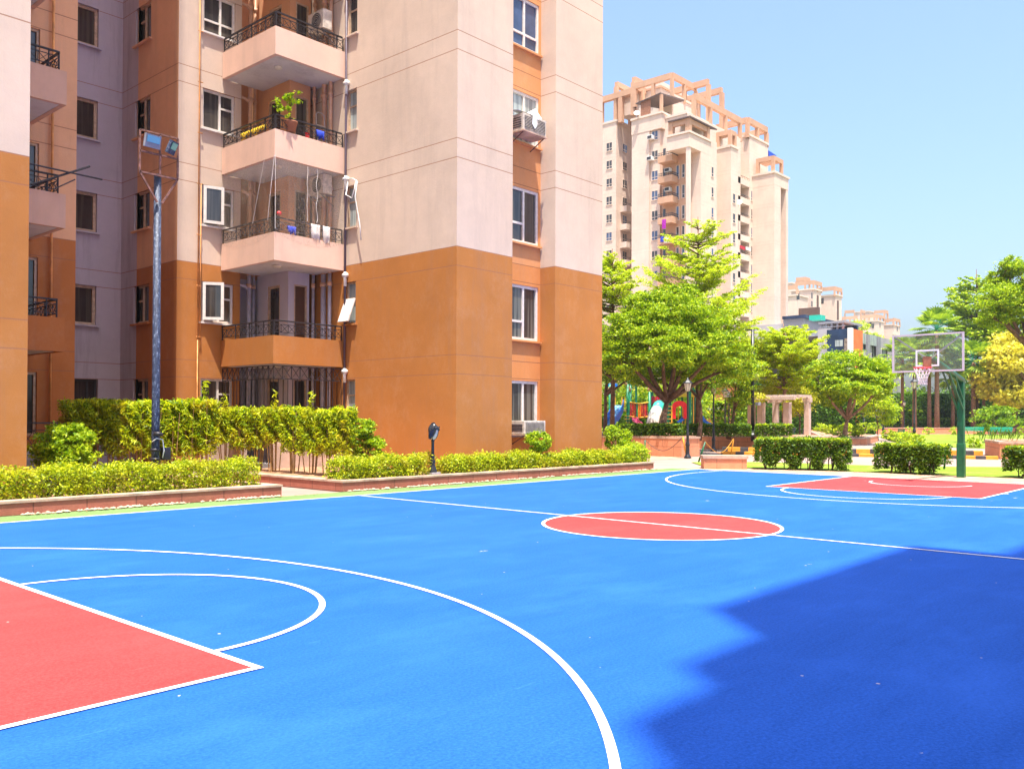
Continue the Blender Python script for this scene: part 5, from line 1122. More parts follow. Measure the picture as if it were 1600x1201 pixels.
def slide(name, mat, bed, top, bot, wpx, rim=7, dd=0, dd2=-2.5, curve=.35):
    n = 12; m = MB(); e = MB()
    L = []; Rr = []
    for i in range(n):
        s = i / (n - 1); y = top[1] + (bot[1] - top[1]) * (s ** .8); x = top[0] + (bot[0] - top[0]) * s ** 1.6; d = dd + (dd2 - dd) * s
        L.append((np.array(Q(x - wpx / 2, y, d)), np.array(Q(x + wpx / 2, y, d))))
    up = np.array([0, 0, rim * D / CF])
    for (a, b), (c, f) in zip(L[:-1], L[1:]):
        m.quad(tuple(a), tuple(b), tuple(f), tuple(c))
        for p, q in ((a, c), (b, f)): e.beam(tuple(p + up * .5), tuple(q + up * .5), .06, rim * D / CF)
    o = m.build(name, bed, t, True); o.modifiers.new('thickness', 'SOLIDIFY').thickness = .05
    e.build('slide_rim', mat, o); return o
slide('slide', 'p_blue', 'p_lblue', (966, 634), (952, 664), 16, 11, 0, -2.5)
slide('slide', 'p_pink', 'p_pink', (992, 654), (1000, 664), 8, 3, 0, -1)
slide('slide', 'p_blue', 'p_blue', (1068, 652), (1060, 660), 4, 2, .4, -.4)
slide('slide', 'p_blue', 'p_blue', (1097, 652), (1110, 664), 4, 2, 1.2, .2)
m = MB(); c = [Q(1029, 634, 0), Q(1026, 641, -.7), Q(1022, 650, -1.4), Q(1019, 664, -2.4)]; m.tube(c[1:], [.36, .37, .38], 16); m.build('tube_slide', 'p_white', t, True)
m = MB(); m.tube([Q(1031, 632, .6), Q(1029, 634, 0), Q(1026.5, 640, -.62)], [.33, .35, .365], 16); m.build('tube_slide_top', 'p_teal', t, True)
for s_, p_ in ((.5, c[2]),): m = MB(); m.tube([tuple(np.array(c[2]) + np.array([0, 0, .03])), tuple(np.array(c[2]) - np.array([0, 0, .03]))], .40, 16); m.build('tube_ring', 'p_brown', t, True)
cols = ['p_red', 'p_red', 'p_red', 'p_maroon', 'p_green', 'p_orange', 'p_orange', 'p_red', 'p_maroon', 'p_red', 'p_maroon']
for i, cc in enumerate(cols):
    x = 984.5 + i * 2.5; sag = 2.2 * math.sin(math.pi * i / 10)
    pbox('bridge_slat', cc, x, 628.5 + sag, x + 2.0, 652.5 + sag * .6, 0, .08)
m = MB(); m.tube([Q(984, 628), Q(998, 630.4), Q(1013, 628.5)], .04, 6); m.tube([Q(984, 650), Q(998, 652.4), Q(1013, 650.5)], .04, 6); m.build('bridge_rail', 'p_yellow', t)
pbox('wall_panel', 'p_maroon', 1018, 619, 1023.5, 634, .4); pbox('wall_panel', 'p_red', 1024, 619, 1046, 629, .4, .1)
for x in (1026, 1030, 1034): pbox('wall_slot', 'p_pink', x, 621, x + 2.2, 626, .30, .06)
# arched red door front
m = MB(); o_ = []; i_ = []
for k in range(17):
    a = math.pi * k / 16; o_.append((1061.5 - 11.5 * math.cos(a), 634.5 - 8.5 * math.sin(a))); i_.append((1061.5 - 6 * math.cos(a), 640 - 6 * math.sin(a)))
o_ = [(1050, 654)] + o_ + [(1073, 654)]; i_ = [(1055.5, 654)] + i_ + [(1067.5, 654)]
for k in range(len(o_) - 1): m.quad(Q(*o_[k]), Q(*o_[k + 1]), Q(*i_[k + 1]), Q(*i_[k]))
o = m.build('arched_doorway', 'p_red', t); o.modifiers.new('thickness', 'SOLIDIFY').thickness = .12
for x in (1049, 1059, 1066, 1070, 1083): pbox('ladder_post', 'p_yellow', x, 634 if x != 1083 else 616, x + 1.6, 664, .3 - .5 * (x == 1049), .07)
for k in range(5): pbox('step', 'p_yellow', 1042.5, 634 + k * 6.5, 1049, 635.6 + k * 6.5, -.1, .3)
for k in range(3): pbox('step', 'p_yellow', 977, 649 + k * 5, 984, 650.5 + k * 5, -.1, .3)
m = MB(); a = Q(1059, 620, 0); b = Q(1087, 620, 0); c_ = Q(1073, 611, .8); a2 = Q(1059, 620, 2); b2 = Q(1087, 620, 2); ct = Q(1073, 611, 1.2)
w1, w2 = Q(1062, 615, .3), Q(1084, 615, .3); w3, w4 = Q(1062, 615, 1.7), Q(1084, 615, 1.7)
m.add([a, b, b2, a2, w1, w2, w4, w3, c_, ct], [(0, 1, 5, 4), (1, 2, 6, 5), (2, 3, 7, 6), (3, 0, 4, 7), (4, 5, 8), (5, 6, 9, 8), (6, 7, 9), (7, 4, 8, 9), (0, 3, 2, 1)]); m.build('canopy', 'p_yellow', t)
pbox('deck', 'p_brown', 984, 652, 990, 653.5, .2, 2.0); pbox('deck', 'p_brown', 1015, 645, 1048, 647, .3, 2.0); pbox('deck', 'p_brown', 955, 640, 981, 642, .2, 2.0)
# ------------------------------------------------------------------ low beige building behind the trees
D = 84; xb = gxy(1128, D)[0]; y1 = float(onx(1128, 650, xb)[1]); y0 = float(onx(1040, 650, xb)[1]); zt = zat(1110, 566, D)
t = empty('community_building', (xb, y1, 0), 'low peach community building with white ledge behind the street lamps', 'building')
m = MB(); zo0, zo1 = 0, zat(1110, 641, D); ya_, yb_ = float(onx(1095, 650, xb)[1]), float(onx(1103, 650, xb)[1])
wallq(m, 'x', xb, y1, y0, 0, zt, [(yb_, ya_, 0, zo1)], .6); m.quad((xb, y1, 0), (xb + 3, y1, 0), (xb + 3, y1, zt), (xb, y1, zt)); m.quad((xb, y1, zt), (xb + 3, y1, zt), (xb + 3, y0, zt), (xb, y0, zt)); m.quad((xb + 3, y1, 0), (xb + 3, y0, 0), (xb + 3, y0, zt), (xb + 3, y1, zt))
m.build('wall', 'orange_room' if False else 'recess', t)
m = MB(); m.box(xb - .5, xb - .004, y1 - .4, y0, zat(1110, 640, D), zat(1110, 634, D)); m.build('ledge', 'white_frame', t)
m = MB(); m.box(xb + .55, xb + .6, yb_, ya_, 0, zo1); m.build('doorway', 'dark', t)
m = MB(); m.prism([(xb - .8, y1 - .8), (xb + 3.5, y1 - .8), (xb + 3.5, y0), (xb - .8, y0)], zt + .003, zt + .3); m.build('roof', 'stone_pale', t)
# ------------------------------------------------------------------ towers
def slab_px(L, C, Rp, yt, D, z0=-.05):
    p = dep(C, yt, D); X, Y, zt = map(float, p); return X, float(ony(Rp, yt, Y)[0]), Y, float(onx(L, yt, X)[1]), z0, zt
def twin(par, ax, c, a0, a1, z0, z1, ac=False):
    a0, a1 = min(a0, a1), max(a0, a1); e_ = (a1 - a0) * .07; a0 -= e_; a1 += e_; z0 -= .1
    f = MB(); fw = .06
    wbox(f, ax, c, a0 - .05, a0 + fw, .002, .05, z0, z1); wbox(f, ax, c, a1 - fw, a1 + .05, .002, .05, z0, z1); wbox(f, ax, c, a0 + fw, a1 - fw, .002, .05, z0, z0 + fw); wbox(f, ax, c, a0 + fw, a1 - fw, .002, .05, z1 - fw, z1)
    am = (a0 + a1) / 2
    if a1 - a0 > .9: wbox(f, ax, c, am - .035, am + .035, .002, .045, z0 + fw, z1 - fw)
    wbox(f, ax, c, a0 + fw, a1 - fw, .002, .04, z0 + (z1 - z0) * .28, z0 + (z1 - z0) * .28 + .07)
    wbox(f, ax, c, a0 - .05, a1 + .05, .002, .10, z0 - .06, z0 - .003)
    o = f.build('window', 'tower_cream', par)
    p = MB(); wbox(p, ax, c, a0 + .04, a1 - .04, .004, .022, z0 + .04, z1 - .04); p.build('pane', 'pane_blue' if random.random() < .35 else 'pane', o)
    return o
FC = [0]
def frames(par, segs, post_z, w=.5, hb=.95, mat='tower_o'):
    """roof trusses: horizontal beams between corner points carried by posts standing on the roof"""
    for a, b in segs:
        FC[0] += 1; q_ = (FC[0] % 13) * .023; w = .48 + q_; a = (a[0], a[1], a[2] - q_); b = (b[0], b[1], b[2] - q_)
        m = MB(); m.beam((a[0], a[1], a[2] - hb / 2), (b[0], b[1], b[2] - hb / 2), w, hb); L = math.hypot(b[0] - a[0], b[1] - a[1]); n = max(1, round(L / 4.2))
        for i in range(n + 1):
            s = i / n; x = a[0] + (b[0] - a[0]) * s; y = a[1] + (b[1] - a[1]) * s; z = a[2] + (b[2] - a[2]) * s - hb
            m.box(x - w * .48, x + w * .48, y - w * .48, y + w * .48, post_z - .3, z + .02)
        m.build('roof_frame', mat, par)
T1 = empty('apartment_tower', (*gxy(1080, 135), 0), 'tall peach apartment tower with open frames on its roof behind the green trees', 'tower')
Y4 = float(dep(1077, 206, 128)[1]); X4 = float(dep(1077, 206, 128)[0])
vol = {}
def addvol(nm, X0, X1_, Y0, Y1_, zt, mat='tower', z0=-.05, cop=True):
    m = MB(); m.box(X0, X1_, Y0, Y1_, z0, zt); m.build('wall', mat, T1)
    if cop: m = MB(); m.box(X0 - .12, X1_ + .12, Y0 - .12, Y1_ + .12, zt + .003, zt + .35); m.build('parapet_coping', 'tower_cream', T1)
    vol[nm] = (X0, X1_, Y0, Y1_, zt)
Xo = lambda px, Y: float(ony(px, 300, Y)[0])
Yo = lambda px, X: float(onx(px, 300, X)[1])
dd_ = lambda X, Y: float(np.dot(np.array([X, Y, 0]) - CAM, _f))
# V2: pier and its terrace parapet
P2 = dep(1034, 177, 134); X2_, Y2_ = float(P2[0]), float(P2[1]); z2 = float(P2[2]); yl = Yo(987, X2_); yr = Yo(1014, X2_)
addvol('pier', X2_, X2_ + 10, yr, yl, z2 - 2.2, cop=False)
m = MB(); m.box(X2_ - .05, Xo(1049, Y2_), Y2_, yl + .05, z2 - 2.2 + .004, z2); m.build('wall', 'tower', T1); m = MB(); m.box(X2_ - .2, Xo(1049, Y2_) + .1, Y2_ - .15, yl + .15, z2 + .003, z2 + .3); m.build('parapet_coping', 'tower_cream', T1)
addvol('bayA', X2_ + .35, X2_ + 12, Yo(1031, X2_ + .35), yr, z2 - 2.3, cop=False); addvol('bayB', X2_ + 1.8, X2_ + 12, Y2_ - 2, Yo(1031, X2_ + .35), z2 - 2.3, 'tower_o', cop=False)
# V1 left wing
X1a, X1b, Y1a, Y1b, _, z1 = slab_px(938, 963, 992, 190, 150); addvol('left', X1a, X1b + 6, Y1a, Y1b, z1)
# V3 upper block
P3 = dep(1050, 149, 141); X3_, Y3_, z3 = map(float, P3); addvol('upper', X3_, Xo(1089, Y3_), Y3_, Yo(998, X3_), z3, z0=20)
# core mass
Y6 = Y4 + 2.0; z6 = zat(1121, 197, dd_(Xo(1121, Y6), Y6))
addvol('core', X4 + 3.4, Xo(1157, Y6), Y6 + .5, 69.5, z6, z0=-.05)
addvol('wall6', Xo(1096, Y4), Xo(1157, Y6), Y6, Y6 + 1.0, z6, cop=False)
# V4 second terrace
z4 = zat(1077, 207, 128); yl4 = Yo(1042, X4); xr4 = Xo(1110, Y4)
m = MB(); m.box(X4, xr4, Y4, yl4, z4 - 2.0, z4); m.build('wall', 'tower', T1); m = MB(); m.box(X4 - .15, xr4 + .1, Y4 - .15, yl4 + .1, z4 + .003, z4 + .3); m.build('parapet_coping', 'tower_cream', T1)
addvol('pierB', Xo(1095, Y4), Xo(1120, Y4), Y4 + .01, Y4 + 3, zat(1115, 219, dd_(Xo(1115, Y4), Y4)), cop=False)
addvol('orange', X4 + 2.6, Xo(1096, Y4) + .5, Y4 + 1.6, yl4 + 2.4, z4 - 2.01, 'tower_o', cop=False)
addvol('pillar', X4 + .1, Xo(1080.5, Y4), Y4 + .1, Yo(1071, X4), z4 - 2.0, 'tower_cream', cop=False)
# V7 bay, V8 recess, V9, V10
Y7 = Y6 - 2.6; P7x = Xo(1142, Y7); z7 = zat(1142, 228, dd_(P7x, Y7)); addvol('bay', P7x, Xo(1153, Y7), Y7, Y6 + .2, z7)
Y8 = Y6 + 1.8
X9 = Xo(1171, Y6); z9 = zat(1171, 211, dd_(X9, Y6)); addvol('recess', Xo(1150, Y8), X9 + 1, Y8, Y8 + 16, z9 - .6, cop=False)
addvol('block9', X9, Xo(1200, Y6), Y6, Y6 + 14, z9)
Y10 = Y6 - 3.9; X10 = Xo(1210, Y10); z10 = zat(1210, 269, dd_(X10, Y10)); xe = Xo(1220, Y10); addvol('end', X10, xe, Y10, Y6 + 4, z10, cop=False)
m = MB(); m.box(X10 - .01, Xo(1232, Y10), Y10 - .01, Y6 + .5, z10 - 1.9, z10 + .01); m.build('wall', 'tower', T1); m = MB(); m.box(X10 - .15, Xo(1233, Y10), Y10 - .15, Y6 + .5, z10 + .013, z10 + .35); m.build('parapet_coping', 'tower_cream', T1)
addvol('strip', xe, Xo(1229, Y10) + 1, Y10 + 1.4, Y6 + 4, z10 - 1.95, 'tower_o', cop=False); addvol('fin', Xo(1228.3, Y10), Xo(1231.5, Y10), Y10 + .01, Y10 + 2.5, z10 - 1.95, cop=False)
ZW = [2.92 + 3.06 * k for k in range(16)]
def col(ax, c, pxa, pxb, ks, h=1.35, w0=None):
    for k in ks:
        if ax == 'x': a, b = Yo(pxa, c), Yo(pxb, c)
        else: a, b = Xo(pxa, c), Xo(pxb, c)
        twin(T1, ax, c, a, b, ZW[k] - h, ZW[k])
col('x', X2_ + .35, 1019, 1027.5, range(6, 15)); col('x', X1a, 948, 956, range(6, 16)); col('y', Y1a, 973, 979, range(6, 16))
col('x', X4 + 2.6, 1057, 1061, range(8, 13), 2.0); col('y', Y4 + 1.6, 1087, 1092, range(5, 13), 1.6); col('x', X4 + 2.6, 1066, 1070, range(6, 13), 1.9)
col('y', Y4 + .01, 1111.5, 1114.5, range(6, 13), 1.4); col('y', Y7, 1145, 1148.5, range(3, 12), 1.4); col('y', Y6, 1173.5, 1177, range(3, 13), 1.6)
col('y', Y3_, 1056, 1068, (15,), 1.5); col('y', Y6, 1185.5, 1195, (13,), 1.9); col('y', Y10 + 1.4, 1223, 1227, range(3, 12), 1.8)
def tbalc(X0, X1_, Y0, Y1_, z, mat, n):
    m = MB(); m.box(X0, X1_, Y0, Y1_, z, z + .95); o = m.build('balcony', mat, T1)
    r = MB()
    for zz in (z + 1.12, z + 1.42): r.beam((X0 + .05, Y0 + .05, zz), (X1_, Y0 + .05, zz), .07, .06); r.beam((X0 + .05, Y0 + .05, zz), (X0 + .05, Y1_, zz), .07, .06)
    for i in range(n): x = X0 + .05 + (X1_ - X0 - .1) * i / (n - 1); r.box(x - .02, x + .02, Y0 + .03, Y0 + .07, z + .95, z + 1.4); y = Y0 + .05 + (Y1_ - Y0 - .1) * i / (n - 1); r.box(X0 + .03, X0 + .07, y - .02, y + .02, z + .95, z + 1.4)
    r.build('railing', 'iron', o); return o
bx0 = X4 + .9; byf = Yo(1050, bx0)
for k in range(4, 13):
    z = 3.3 + 3.06 * (k - 1) + 3.06
    tbalc(bx0, Xo(1062.5, byf), byf, Yo(1027.5, bx0), z, 'tower_o', 9)
    m = MB(); c0 = X4 + 2.6; ya_, yb_ = sorted((Yo(1036, c0), Yo(1040, c0))); m.box(c0 - .02, c0 - .001, ya_, yb_, z + .95, z + 2.6); m.build('balcony_door', 'pane', T1)
for k in range(3, 13):
    z = 3.3 + 3.06 * k; xa, xb_ = Xo(1153.3, Y6), X9 - .02; 
    if k < 12: m = MB(); m.box(xa + .5, xb_ - .4, Y8 - .03, Y8 - .004, z + 1.0, z + 2.7); m.build('balcony_door', 'pane', T1)
    m = MB(); m.box(xa, xb_, Y6, Y8, z, z + 1.0); o = m.build('balcony', 'tower_cream', T1); r = MB(); r.beam((xa, Y6 + .05, z + 1.4), (xb_, Y6 + .05, z + 1.4), .06, .05)
    for i in range(8): x = xa + (xb_ - xa) * i / 7; r.box(x - .02, x + .02, Y6 + .03, Y6 + .07, z + 1.0, z + 1.4)
    r.build('railing', 'iron', o)
for k in range(7, 12):
    z = 3.3 + 3.06 * k; yq = Y1a - 1.3; m = MB(); m.box(Xo(979, yq), Xo(989, yq), yq, Y1a - .01, z, z + .95); o = m.build('balcony', 'tower_cream', T1); r = MB(); r.beam((Xo(979, yq), yq + .05, z + 1.4), (Xo(989, yq), yq + .05, z + 1.4), .06, .05); r.beam((Xo(979, yq), yq + .05, z + 1.2), (Xo(989, yq), yq + .05, z + 1.2), .04, .04); r.build('railing', 'iron', o)
# roof frames
def F(px, py, X=None, Y=None): p = onx(px, py, X) if X is not None else ony(px, py, Y); return tuple(map(float, p))
zf = F(1050, 113.5, X=X3_)[2]
A = (X3_, Y3_, zf); B = (Xo(1087, Y3_), Y3_, zf); Cc = (X3_, Yo(992, X3_), zf)
frames(T1, [(A, B), (A, Cc)], z3); frames(T1, [(Cc, (Cc[0] + 4, Cc[1], zf)), ], z3)
Y5 = Y6 + .4; zf2 = zat(1128, 167, dd_(Xo(1128, Y5), Y5)); xs = Xo(1084, Y5); xm = Xo(1156, Y5)
frames(T1, [((xs, Y5, zf2), (xm, Y5, zf2))], z6)
xq = Xo(1170.5, Y6); zf3 = zat(1170.5, 180, dd_(xq, Y6)); frames(T1, [((xq, Y6 + .3, zf3), (Xo(1200, Y6), Y6 + .3, zf3)), ((xq, Y6 + .3, zf3), (xq, Y6 + 6, zf3)), ((Xo(1200, Y6), Y6 + .3, zf3), (Xo(1200, Y6), Y6 + 8, zf3))], z9)
for px, py, k in ((1107, 122, 13), (1128, 135, 12)):
    p = np.array(F(px, py, Y=Y6 + 4)); frames(T1, [((p[0], p[1], p[2]), (p[0], p[1] + 9, p[2]))], z6)
for px, py in ((963, 126), (990, 118)):
    p = F(px, py, X=X1a + 3 if px < 980 else X3_ + .2); frames(T1, [((p[0], p[1], p[2]), (p[0] + 6, p[1], p[2]))], z1)
frames(T1, [((X1a + .3, Yo(991, X1a + .3) - 1.5, z1 + 5.2), (X1a + .3, Y1b, z1 + 5.2)), ((X1a + .3, Y1a + .3, z1 + 5.2), (X1b + 3, Y1a + .3, z1 + 5.2))], z1)
m = MB(); m.box(X3_ + 3, X3_ + 15, Y3_ + 4, Y3_ + 12, z3, z3 + 4.2); m.build('stair_house', 'tower_cream', T1); m = MB(); m.box(X3_ + 2.8, X3_ + 15.2, Y3_ + 3.8, Y3_ + 12.2, z3 + 3.1, z3 + 3.4); m.build('stair_house_band', 'tower_o', T1)
# terrace shelters
m = MB(); zr = zat(1035, 156, 137); m.add([(X2_ + .3, Y2_ + .4, zr), (X2_ + .3, yl - .5, zat(992, 165, 138)), (X3_ + .2, yl - .5, zr + .6), (X3_ + .2, Y2_ + .4, zr + .8)], [(0, 1, 2, 3)]); o = m.build('terrace_canopy', 'dark_roof', T1); o.modifiers.new('thickness', 'SOLIDIFY').thickness = .2
m = MB(); m.box(X2_ + .5, X2_ + .6, Yo(1013, X2_), Yo(998, X2_), z2, zr - .2); m.build('terrace_screen', 'wood', T1)
m = MB(); m.box(X2_ + .4, X2_ + .9, Yo(1031, X2_), Yo(1028, X2_), z2, zr); m.build('terrace_post', 'tower_o', T1)
m = MB(); m.box(X3_ - .05, X3_ - .002, Y3_ + .5, yl - 1, z2 + .2, zr - .5); m.build('terrace_shade', 'pane_brown', T1)
zr = z4 + 2.3; m = MB(); m.add([(X4 - .3, Y4 - .3, zr), (xr4 + 1.5, Y4 - .3, zr), (xr4 + 1.5, Y6, zr + .8), (X4 + 4, Y6, zr + .8), (X4 + 4, yl4 - .3, zr + .4), (X4 - .3, yl4 - .3, zr)], [(0, 1, 2, 3, 4, 5)]); o = m.build('terrace_canopy', 'dark_roof', T1); o.modifiers.new('thickness', 'SOLIDIFY').thickness = .18
for x, y in ((X4 + .3, Y4 + .3), (xr4 - .6, Y4 + .3), (X4 + .3, yl4 - .6)): m = MB(); m.box(x - .35, x + .35, y - .35, y + .35, z4, zr - .1); m.build('terrace_post', 'tower_o', T1)
m = MB(); m.box(X4 + .02, xr4 - .3, Y4 + .05, Y4 + .5, zr - .9, zr - .11); m.box(X4 + .02, X4 + .5, Y4 + .51, yl4 - .3, zr - .9, zr - .11); m.build('terrace_beam', 'tower_o', T1)
m = MB(); m.box(X3_ + .5, X4 + 14, Y4 + 3.2, Y4 + 3.3, z4, zr - .2); m.build('terrace_shade', 'pane_brown', T1)
for (xa, xb_, yq, zb, hh) in ((X10 + .2, Xo(1226, Y10), Y10 + .2, z10 + .35, 2.6), (P7x + .1, Xo(1152, Y7), Y7 + .1, z7 + .35, 2.4)):
    yk = Yo(1181, X10 + .2) if xa > X10 else Y6
    m = MB(); zt_ = zb + hh; m.box(xa, xb_, yq, yq + .5, zt_ - .7, zt_); m.box(xa, xa + .5, yq + .5, yk, zt_ - .7, zt_); m.box(xa, xa + .5, yq, yq + .5, zb, zt_ - .7); m.box(xb_ - .5, xb_, yq, yq + .5, zb, zt_ - .7); m.box(xa, xa + .5, yk - .5, yk, zb, zt_ - .7)
    for i in range(7): y = yq + .6 + (yk - yq - .8) * i / 6; m.box(xa + .5, xb_, y, y + .18, zt_ - .5, zt_ - .25)
    m.build('terrace_pergola', 'tower_o', T1)
for k in range(2):
    m = MB(); px = 1161 + 5 * k; x = Xo(px, Y8); m.tube([(x, Y8 - .12, 20), (x, Y8 - .12, z9 - 2)], .13, 6); m.build('drainpipe', 'tower_cream', T1)
m = MB(); a = F(1200.5, 235, Y=Y6 + .2); b = F(1214, 243.5, Y=Y6 + .2); c_ = F(1201.5, 246, Y=Y6 + .2); m.add([a, b, c_, (a[0], a[1] + 3, a[2]), (b[0], b[1] + 2, b[2] + .3), (c_[0], c_[1] + 3, c_[2] + .2)], [(0, 1, 2), (5, 4, 3), (0, 3, 4, 1), (1, 4, 5, 2), (2, 5, 3, 0)]); m.build('blue_tarp_awning', 'blue_p', T1)
def dish(label, px, py, X=None, Y=None, r=.55):
    p = F(px, py, X=X, Y=Y); t = empty('satellite_dish', p, label, 'satellite dish'); m = MB(); tl = Matrix.Rotation(R(-60), 3, 'Y') @ Matrix.Rotation(R(30), 3, 'X')
    m.lathe(p, [(.05, -.14), (r * .6, -.07), (r, .06), (r * .97, .07), (r * .55, -.05)], 16, tl); m.build('reflector', 'white', t, True); m = MB(); m.tube([(p[0], p[1] + .1, p[2] - .6), p], .04, 5); m.tube([p, tuple(Vector(p) + tl @ Vector((0, 0, .5)))], .025, 5); m.build('mount', 'alu', t)
dish('white satellite dish under the slanted canopy at the top left of the peach tower', 995, 177, X=X2_ - .6, r=.45); dish('white satellite dish on the recessed balconies in the middle of the peach tower', 1154.5, 316, Y=Y6 - .5, r=.5)
def tac(label, px, py, X=None, Y=None):
    p = F(px, py, X=X, Y=Y); t = empty('air_conditioner', p, label, 'air conditioner', 'air conditioners on the peach tower'); m = MB(); w = .45
    if X is not None: m.box(p[0] - .75, p[0] - .01, p[1] - w, p[1] + w, p[2] - .3, p[2] + .3)
    else: m.box(p[0] - w, p[0] + w, p[1] - .75, p[1] - .01, p[2] - .3, p[2] + .3)
    m.build('casing', 'white', t, bevel=.02); m = MB()
    if X is not None: m.box(p[0] - .78, p[0] - .755, p[1] - w + .08, p[1] + w - .08, p[2] - .22, p[2] + .22)
    else: m.box(p[0] - w + .08, p[0] + w - .08, p[1] - .78, p[1] - .755, p[2] - .22, p[2] + .22)
    m.build('grille', 'dark', t)
tac('air conditioner below the topmost window of the left bay of the peach tower', 1019, 216, X=X2_ + .35); tac('air conditioner below the second highest window in the left bay of the peach tower', 1018, 249, X=X2_ + .35)
tac('air conditioner beside the top orange recess of the peach tower', 1084, 246, Y=Y4 + 1.6)
for i, z in enumerate((10, 11)): pp = F(1046, (267, 297)[i], X=X4 + 2.6); tac('outdoor unit over the %s orange balcony' % ('second highest', 'third highest')[i], 1046, (267, 297)[i], X=X4 + 2.6)
def washing(label, mat, px0, px1, y0, y1, X=None, Y=None):
    a = F(px0, y0, X=X, Y=Y); b = F(px1, y1, X=X, Y=Y); m = MB()
    m.add([(a[0], a[1], a[2]), (b[0], b[1], a[2]), (b[0], b[1] + .02, b[2]), (a[0] + .05, a[1], b[2] + .05)], [(0, 1, 2, 3)]); o = m.build('washing', mat); o.modifiers.new('thickness', 'SOLIDIFY').thickness = .04; tag(o, label, 'washing')
washing('purple cloth hanging over an orange balcony of the peach tower', 'cloth_purple', 1034.5, 1040.5, 343.5, 357, X=bx0 - .06)
washing('blue cloth hanging over the orange balcony one floor below the purple cloth', 'cloth_blue', 1032, 1037, 370, 378, X=bx0 - .06); washing('pale cloth between blue cloths on an orange balcony of the peach tower', 'cloth_white', 1038, 1045, 371, 379, X=bx0 - .06)
washing('red cloth hanging on the recessed middle balconies of the peach tower', 'cloth_red', 1156, 1164, 383, 391, Y=Y6 - .1); washing('white cloth right of the red cloth on the peach tower', 'cloth_white', 1165, 1173, 385, 393, Y=Y6 - .12)
# two farther towers of the same family
def fartower(name, label, vols, segs, D, dishes=()):
    t = empty(name, (*gxy(vols[0][1], D), 0), label, 'tower', 'farther apartment towers')
    for (L, C, Rp, yt, dd, mat) in vols:
        X0, X1_, Y0, Y1_, z0, zt = slab_px(L, C, Rp, yt, D + dd); m = MB(); m.box(X0, X1_, Y0, Y1_, -.05, zt); m.build('wall', mat, t); m = MB(); m.box(X0 - .3, X1_ + .3, Y0 - .3, Y1_ + .3, zt + .01, zt + .5); m.build('parapet_coping', 'tower_cream', t)
    for (a, b, dd, zr) in segs:
        p = dep(a[0], a[1], D + dd); X, Y, z = map(float, p); q = onx(b[0], b[1], X) if b[0] < a[0] else ony(b[0], b[1], Y); q = tuple(map(float, q)); frames(t, [((X, Y, z), (q[0], q[1], z))], zat(a[0], zr, D + dd), .9, 1.4)
    return t
T2 = fartower('apartment_tower', 'second peach apartment tower, partly hidden behind the right edge of the tall tower', [(1228, 1246, 1262, 462, 0, 'tower'), (1236, 1271, 1283, 452.5, 8, 'tower'), (1262, 1306, 1315, 461.5, 16, 'tower'), (1226, 1237, 1244, 443, 30, 'tower_cream')],
              [((1271, 437.5), (1244, 440), 8, 453), ((1271, 437.5), (1283.5, 441.5), 8, 453), ((1304, 447), (1278, 449.5), 16, 462), ((1304, 447), (1315, 450.5), 16, 462), ((1258, 432), (1244, 434), 20, 452), ((1258, 432), (1265, 434), 20, 452), ((1246, 444), (1228, 446), 4, 462)], 300)
T3 = fartower('apartment_tower', 'farthest and smallest peach apartment tower with roof frames above the grey building', [(1318, 1344, 1353, 505, 4, 'tower_cream'), (1340, 1371, 1381, 502, 0, 'tower'), (1360, 1395, 1406, 508, 10, 'tower'), (1334, 1358, 1366, 487, 30, 'tower_cream')],
              [((1382, 483.5), (1366, 485), 20, 502), ((1382, 483.5), (1387, 484.5), 20, 502), ((1370, 490), (1345, 493), 4, 502), ((1370, 490), (1381, 493), 4, 502), ((1396, 496.5), (1383, 498.5), 10, 508), ((1396, 496.5), (1406, 499), 10, 508), ((1335, 484), (1320, 488), 22, 505), ((1345, 483.5), (1351, 486), 22, 505), ((1340, 493), (1316, 495), 12, 505)], 395)
for (par, L) in ((T2, ((1268.5, 462, 308, 'y'), (1268.5, 475, 308, 'y'), (1268.5, 488, 308, 'y'), (1285, 470, 316, 'x'), (1284.5, 497, 316, 'x'), (1247, 463.5, 300, 'x'), (1257, 488, 300, 'y'))), (T3, ((1375, 508, 395, 'y'), (1402, 514, 405, 'y'), (1360, 507, 395, 'x'), (1364, 509, 395, 'x')))):
    for px, py, D_2, ax in L:
        base = {('y', 308): 1271, ('x', 316): 1306, ('x', 300): 1246, ('y', 300): 1246, ('y', 395): 1371, ('x', 395): 1371, ('y', 405): 1395}[(ax, D_2)]; c = dep(base, 460, D_2)
        pc = float(c[0]) if ax == 'x' else float(c[1]); p = onx(px, py, pc) if ax == 'x' else ony(px, py, pc); a = float(p[1] if ax == 'x' else p[0]); z = float(p[2]); m = MB(); wbox(m, ax, pc, a - .5, a + .5, .004, .05, z - 1.0, z + 1.0); m.build('window', 'pane', par)
for px0, px1, y0_, y1_, D_2, b in ((1276, 1279, 461, 492, 308, 1271), (1307.5, 1310.5, 469, 500, 316, 1306)):
    c = dep(b, 460, D_2)[1]; a = ony(px0, y0_, c); b_ = ony(px1, y1_, c); m = MB(); m.box(float(a[0]), float(b_[0]), float(c) - .06, float(c) - .01, float(b_[2]), float(a[2])); m.build('stair_window_strip', 'pane_brown', T2)
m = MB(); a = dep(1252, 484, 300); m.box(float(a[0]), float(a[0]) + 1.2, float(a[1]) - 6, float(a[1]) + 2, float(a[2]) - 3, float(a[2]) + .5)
m.build('recess_shade', 'pane_brown', T2)
